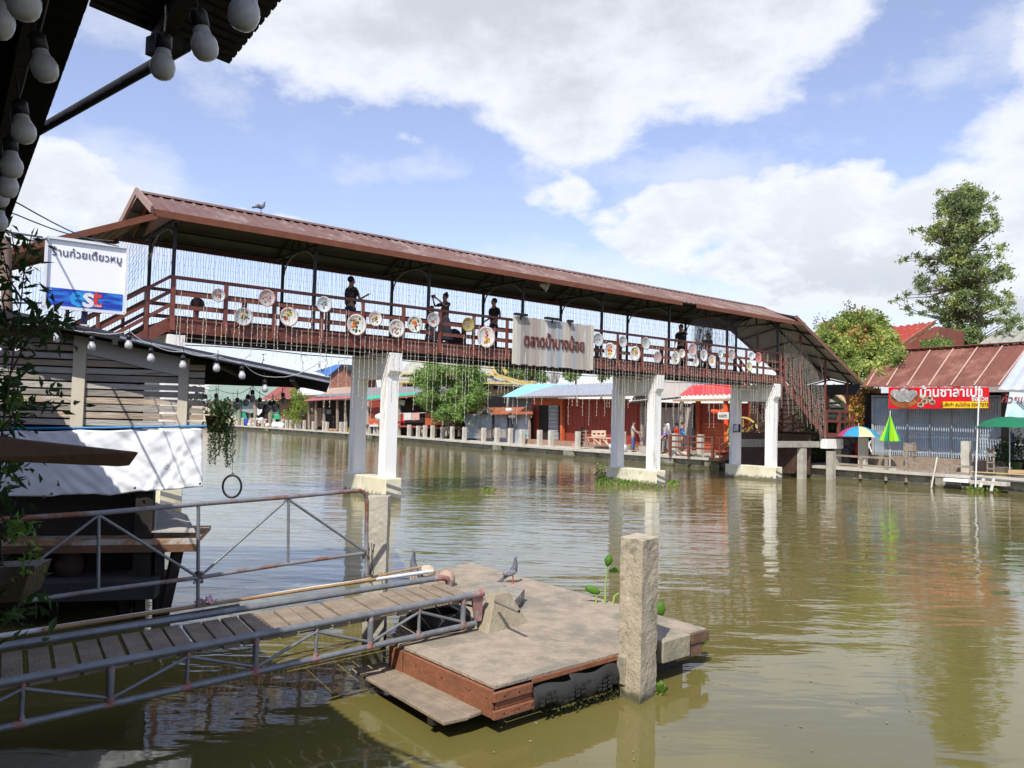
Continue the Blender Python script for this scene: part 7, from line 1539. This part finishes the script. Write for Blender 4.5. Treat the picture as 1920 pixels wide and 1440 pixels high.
# people on the far quay
def onw(x,k): p_,s_,w_=onq(x,k); return p_
person(onw(1187,1.2),YB+.1-1.2,1.72,'person in a grey t shirt and blue jeans holding a stick on the far quay',greysh,jean,{'R':((.20,.14,1.20),(.16,.42,1.12)),'L':((-.2,.1,1.16),(-.02,.34,1.02))})
m=MB(); p_=onw(1197,1.0); m.tube([p_+Z*1.15,PS(1205,836,bc(p_)[0])],.018,6); tagm(m,'stick',wood,'thin long stick held by the person in jeans','stick')
person(onw(1279,1.2),YB-1.0,1.74,'young man in a turquoise and navy long sleeved shirt looking down on the far quay',mat('turquoise shirt cloth',(.05,.42,.62),(.04,.34,.52),sc=3,c3=(.03,.03,.18),s3=1.7,t3=.5,bump=0),mat('dark grey trousers',(.09,.085,.08),(.06,.06,.055)),{'R':((.21,.06,1.16),(.18,.32,1.0)),'L':((-.23,-.02,1.14),(-.2,.06,.90))},sleeve='long',head=.5)
person(onw(1256,1.5),YB+2.6,1.66,'woman in grey clothes with a pale blue headscarf on the far quay',mat('mottled grey cloth',(.30,.30,.31),(.18,.18,.19),sc=7),mat('mottled grey trousers',(.20,.19,.18),(.12,.115,.11),sc=7),hair='scarf',hat=mat('pale blue scarf',(.52,.60,.63),(.42,.5,.53)),sleeve='long',lean=.2,shoes=False)
person(onw(1248,2.0),YB+2.6,1.72,'man with grey hair and grey shirt standing behind the pale headscarf woman',mat('pale mottled shirt',(.42,.43,.45),(.3,.3,.32),sc=7),MATS['mottled grey trousers'],hair='short',sleeve='short')
person(onw(1239,1.3),YB-.9,1.66,'person in a purple blue shirt bending forward beside the middle pier',mat('purple blue cloth',(.10,.06,.36),(.07,.04,.28)),MATS['dark grey trousers'],lean=1.1)
person(onw(1269,3.2),YB-1.5,1.68,'person in a red top partly hidden behind the young man in turquoise',mat('red cloth',(.55,.03,.03),(.45,.02,.02)),navy,skin_=skind)
person(onw(606,1.3),YB+3.4,1.70,'person in a white sun hat and pale shirt behind the bollards at the red awning',mat('pale shirt cloth',(.45,.38,.34),(.36,.3,.27)),navy,sleeve='long',hair='short')
c=onw(606,1.3)+Z*1.70; m=MB(); m.lathe(c,[(.26,-.02),(.14,.02),(.12,.12),(0,.15)],16); tagm(m,'sun_hat',tint('white hat cloth',(.7,.7,.68)),'white sun hat worn by the person at the red awning','hat')
for x,l,c_ in ((625,'person in dark clothes seated in the shade of the red awning, left one',blk),(650,'person in a violet shirt in the shade of the red awning, beside the pier',mat('violet cloth',(.14,.08,.26),(.1,.06,.2)))):
    P=onw(x,1.7); person(P,YB+2.8,1.62,l,c_,navy,skin_=skind)
p_=onw(650,1.2); t=thing('yellow_chair',p_,'yellow plastic deck chair beside the first bridge pier on the far quay','chair'); yp=tint('yellow plastic',(.72,.55,.05),.4)
m=MB(); m.bar(p_+Z*.4,p_+pv*.5+Z*.85,.45,.03,bv); m.build('backrest',yp,t); m=MB(); m.bar(p_+Z*.4,p_-pv*.5+Z*.42,.45,.03); m.build('seat',yp,t)
for a in(-.4,.3): m=MB(); m.bar(p_+pv*a+Z*.4,p_+pv*a,.4,.04,pv); m.build('leg',yp,t)
for i,(x,y) in enumerate(((622,806),(630,806),(640,807))):
    p_=onw(x,1.1); m=MB(); m.lathe(p_,[(0,0),(.2,0),(.3,.22),(.28,.24),(0,.2)],12); tagm(m,'basket',mat('straw basket',(.50,.33,.16),(.4,.26,.12)),'straw basket of produce on the quay before the red awning, %s from the left'%ORD[i],'basket','baskets before the red awning')
for o in S.objects:
    if '_o' in o: del o['_o']
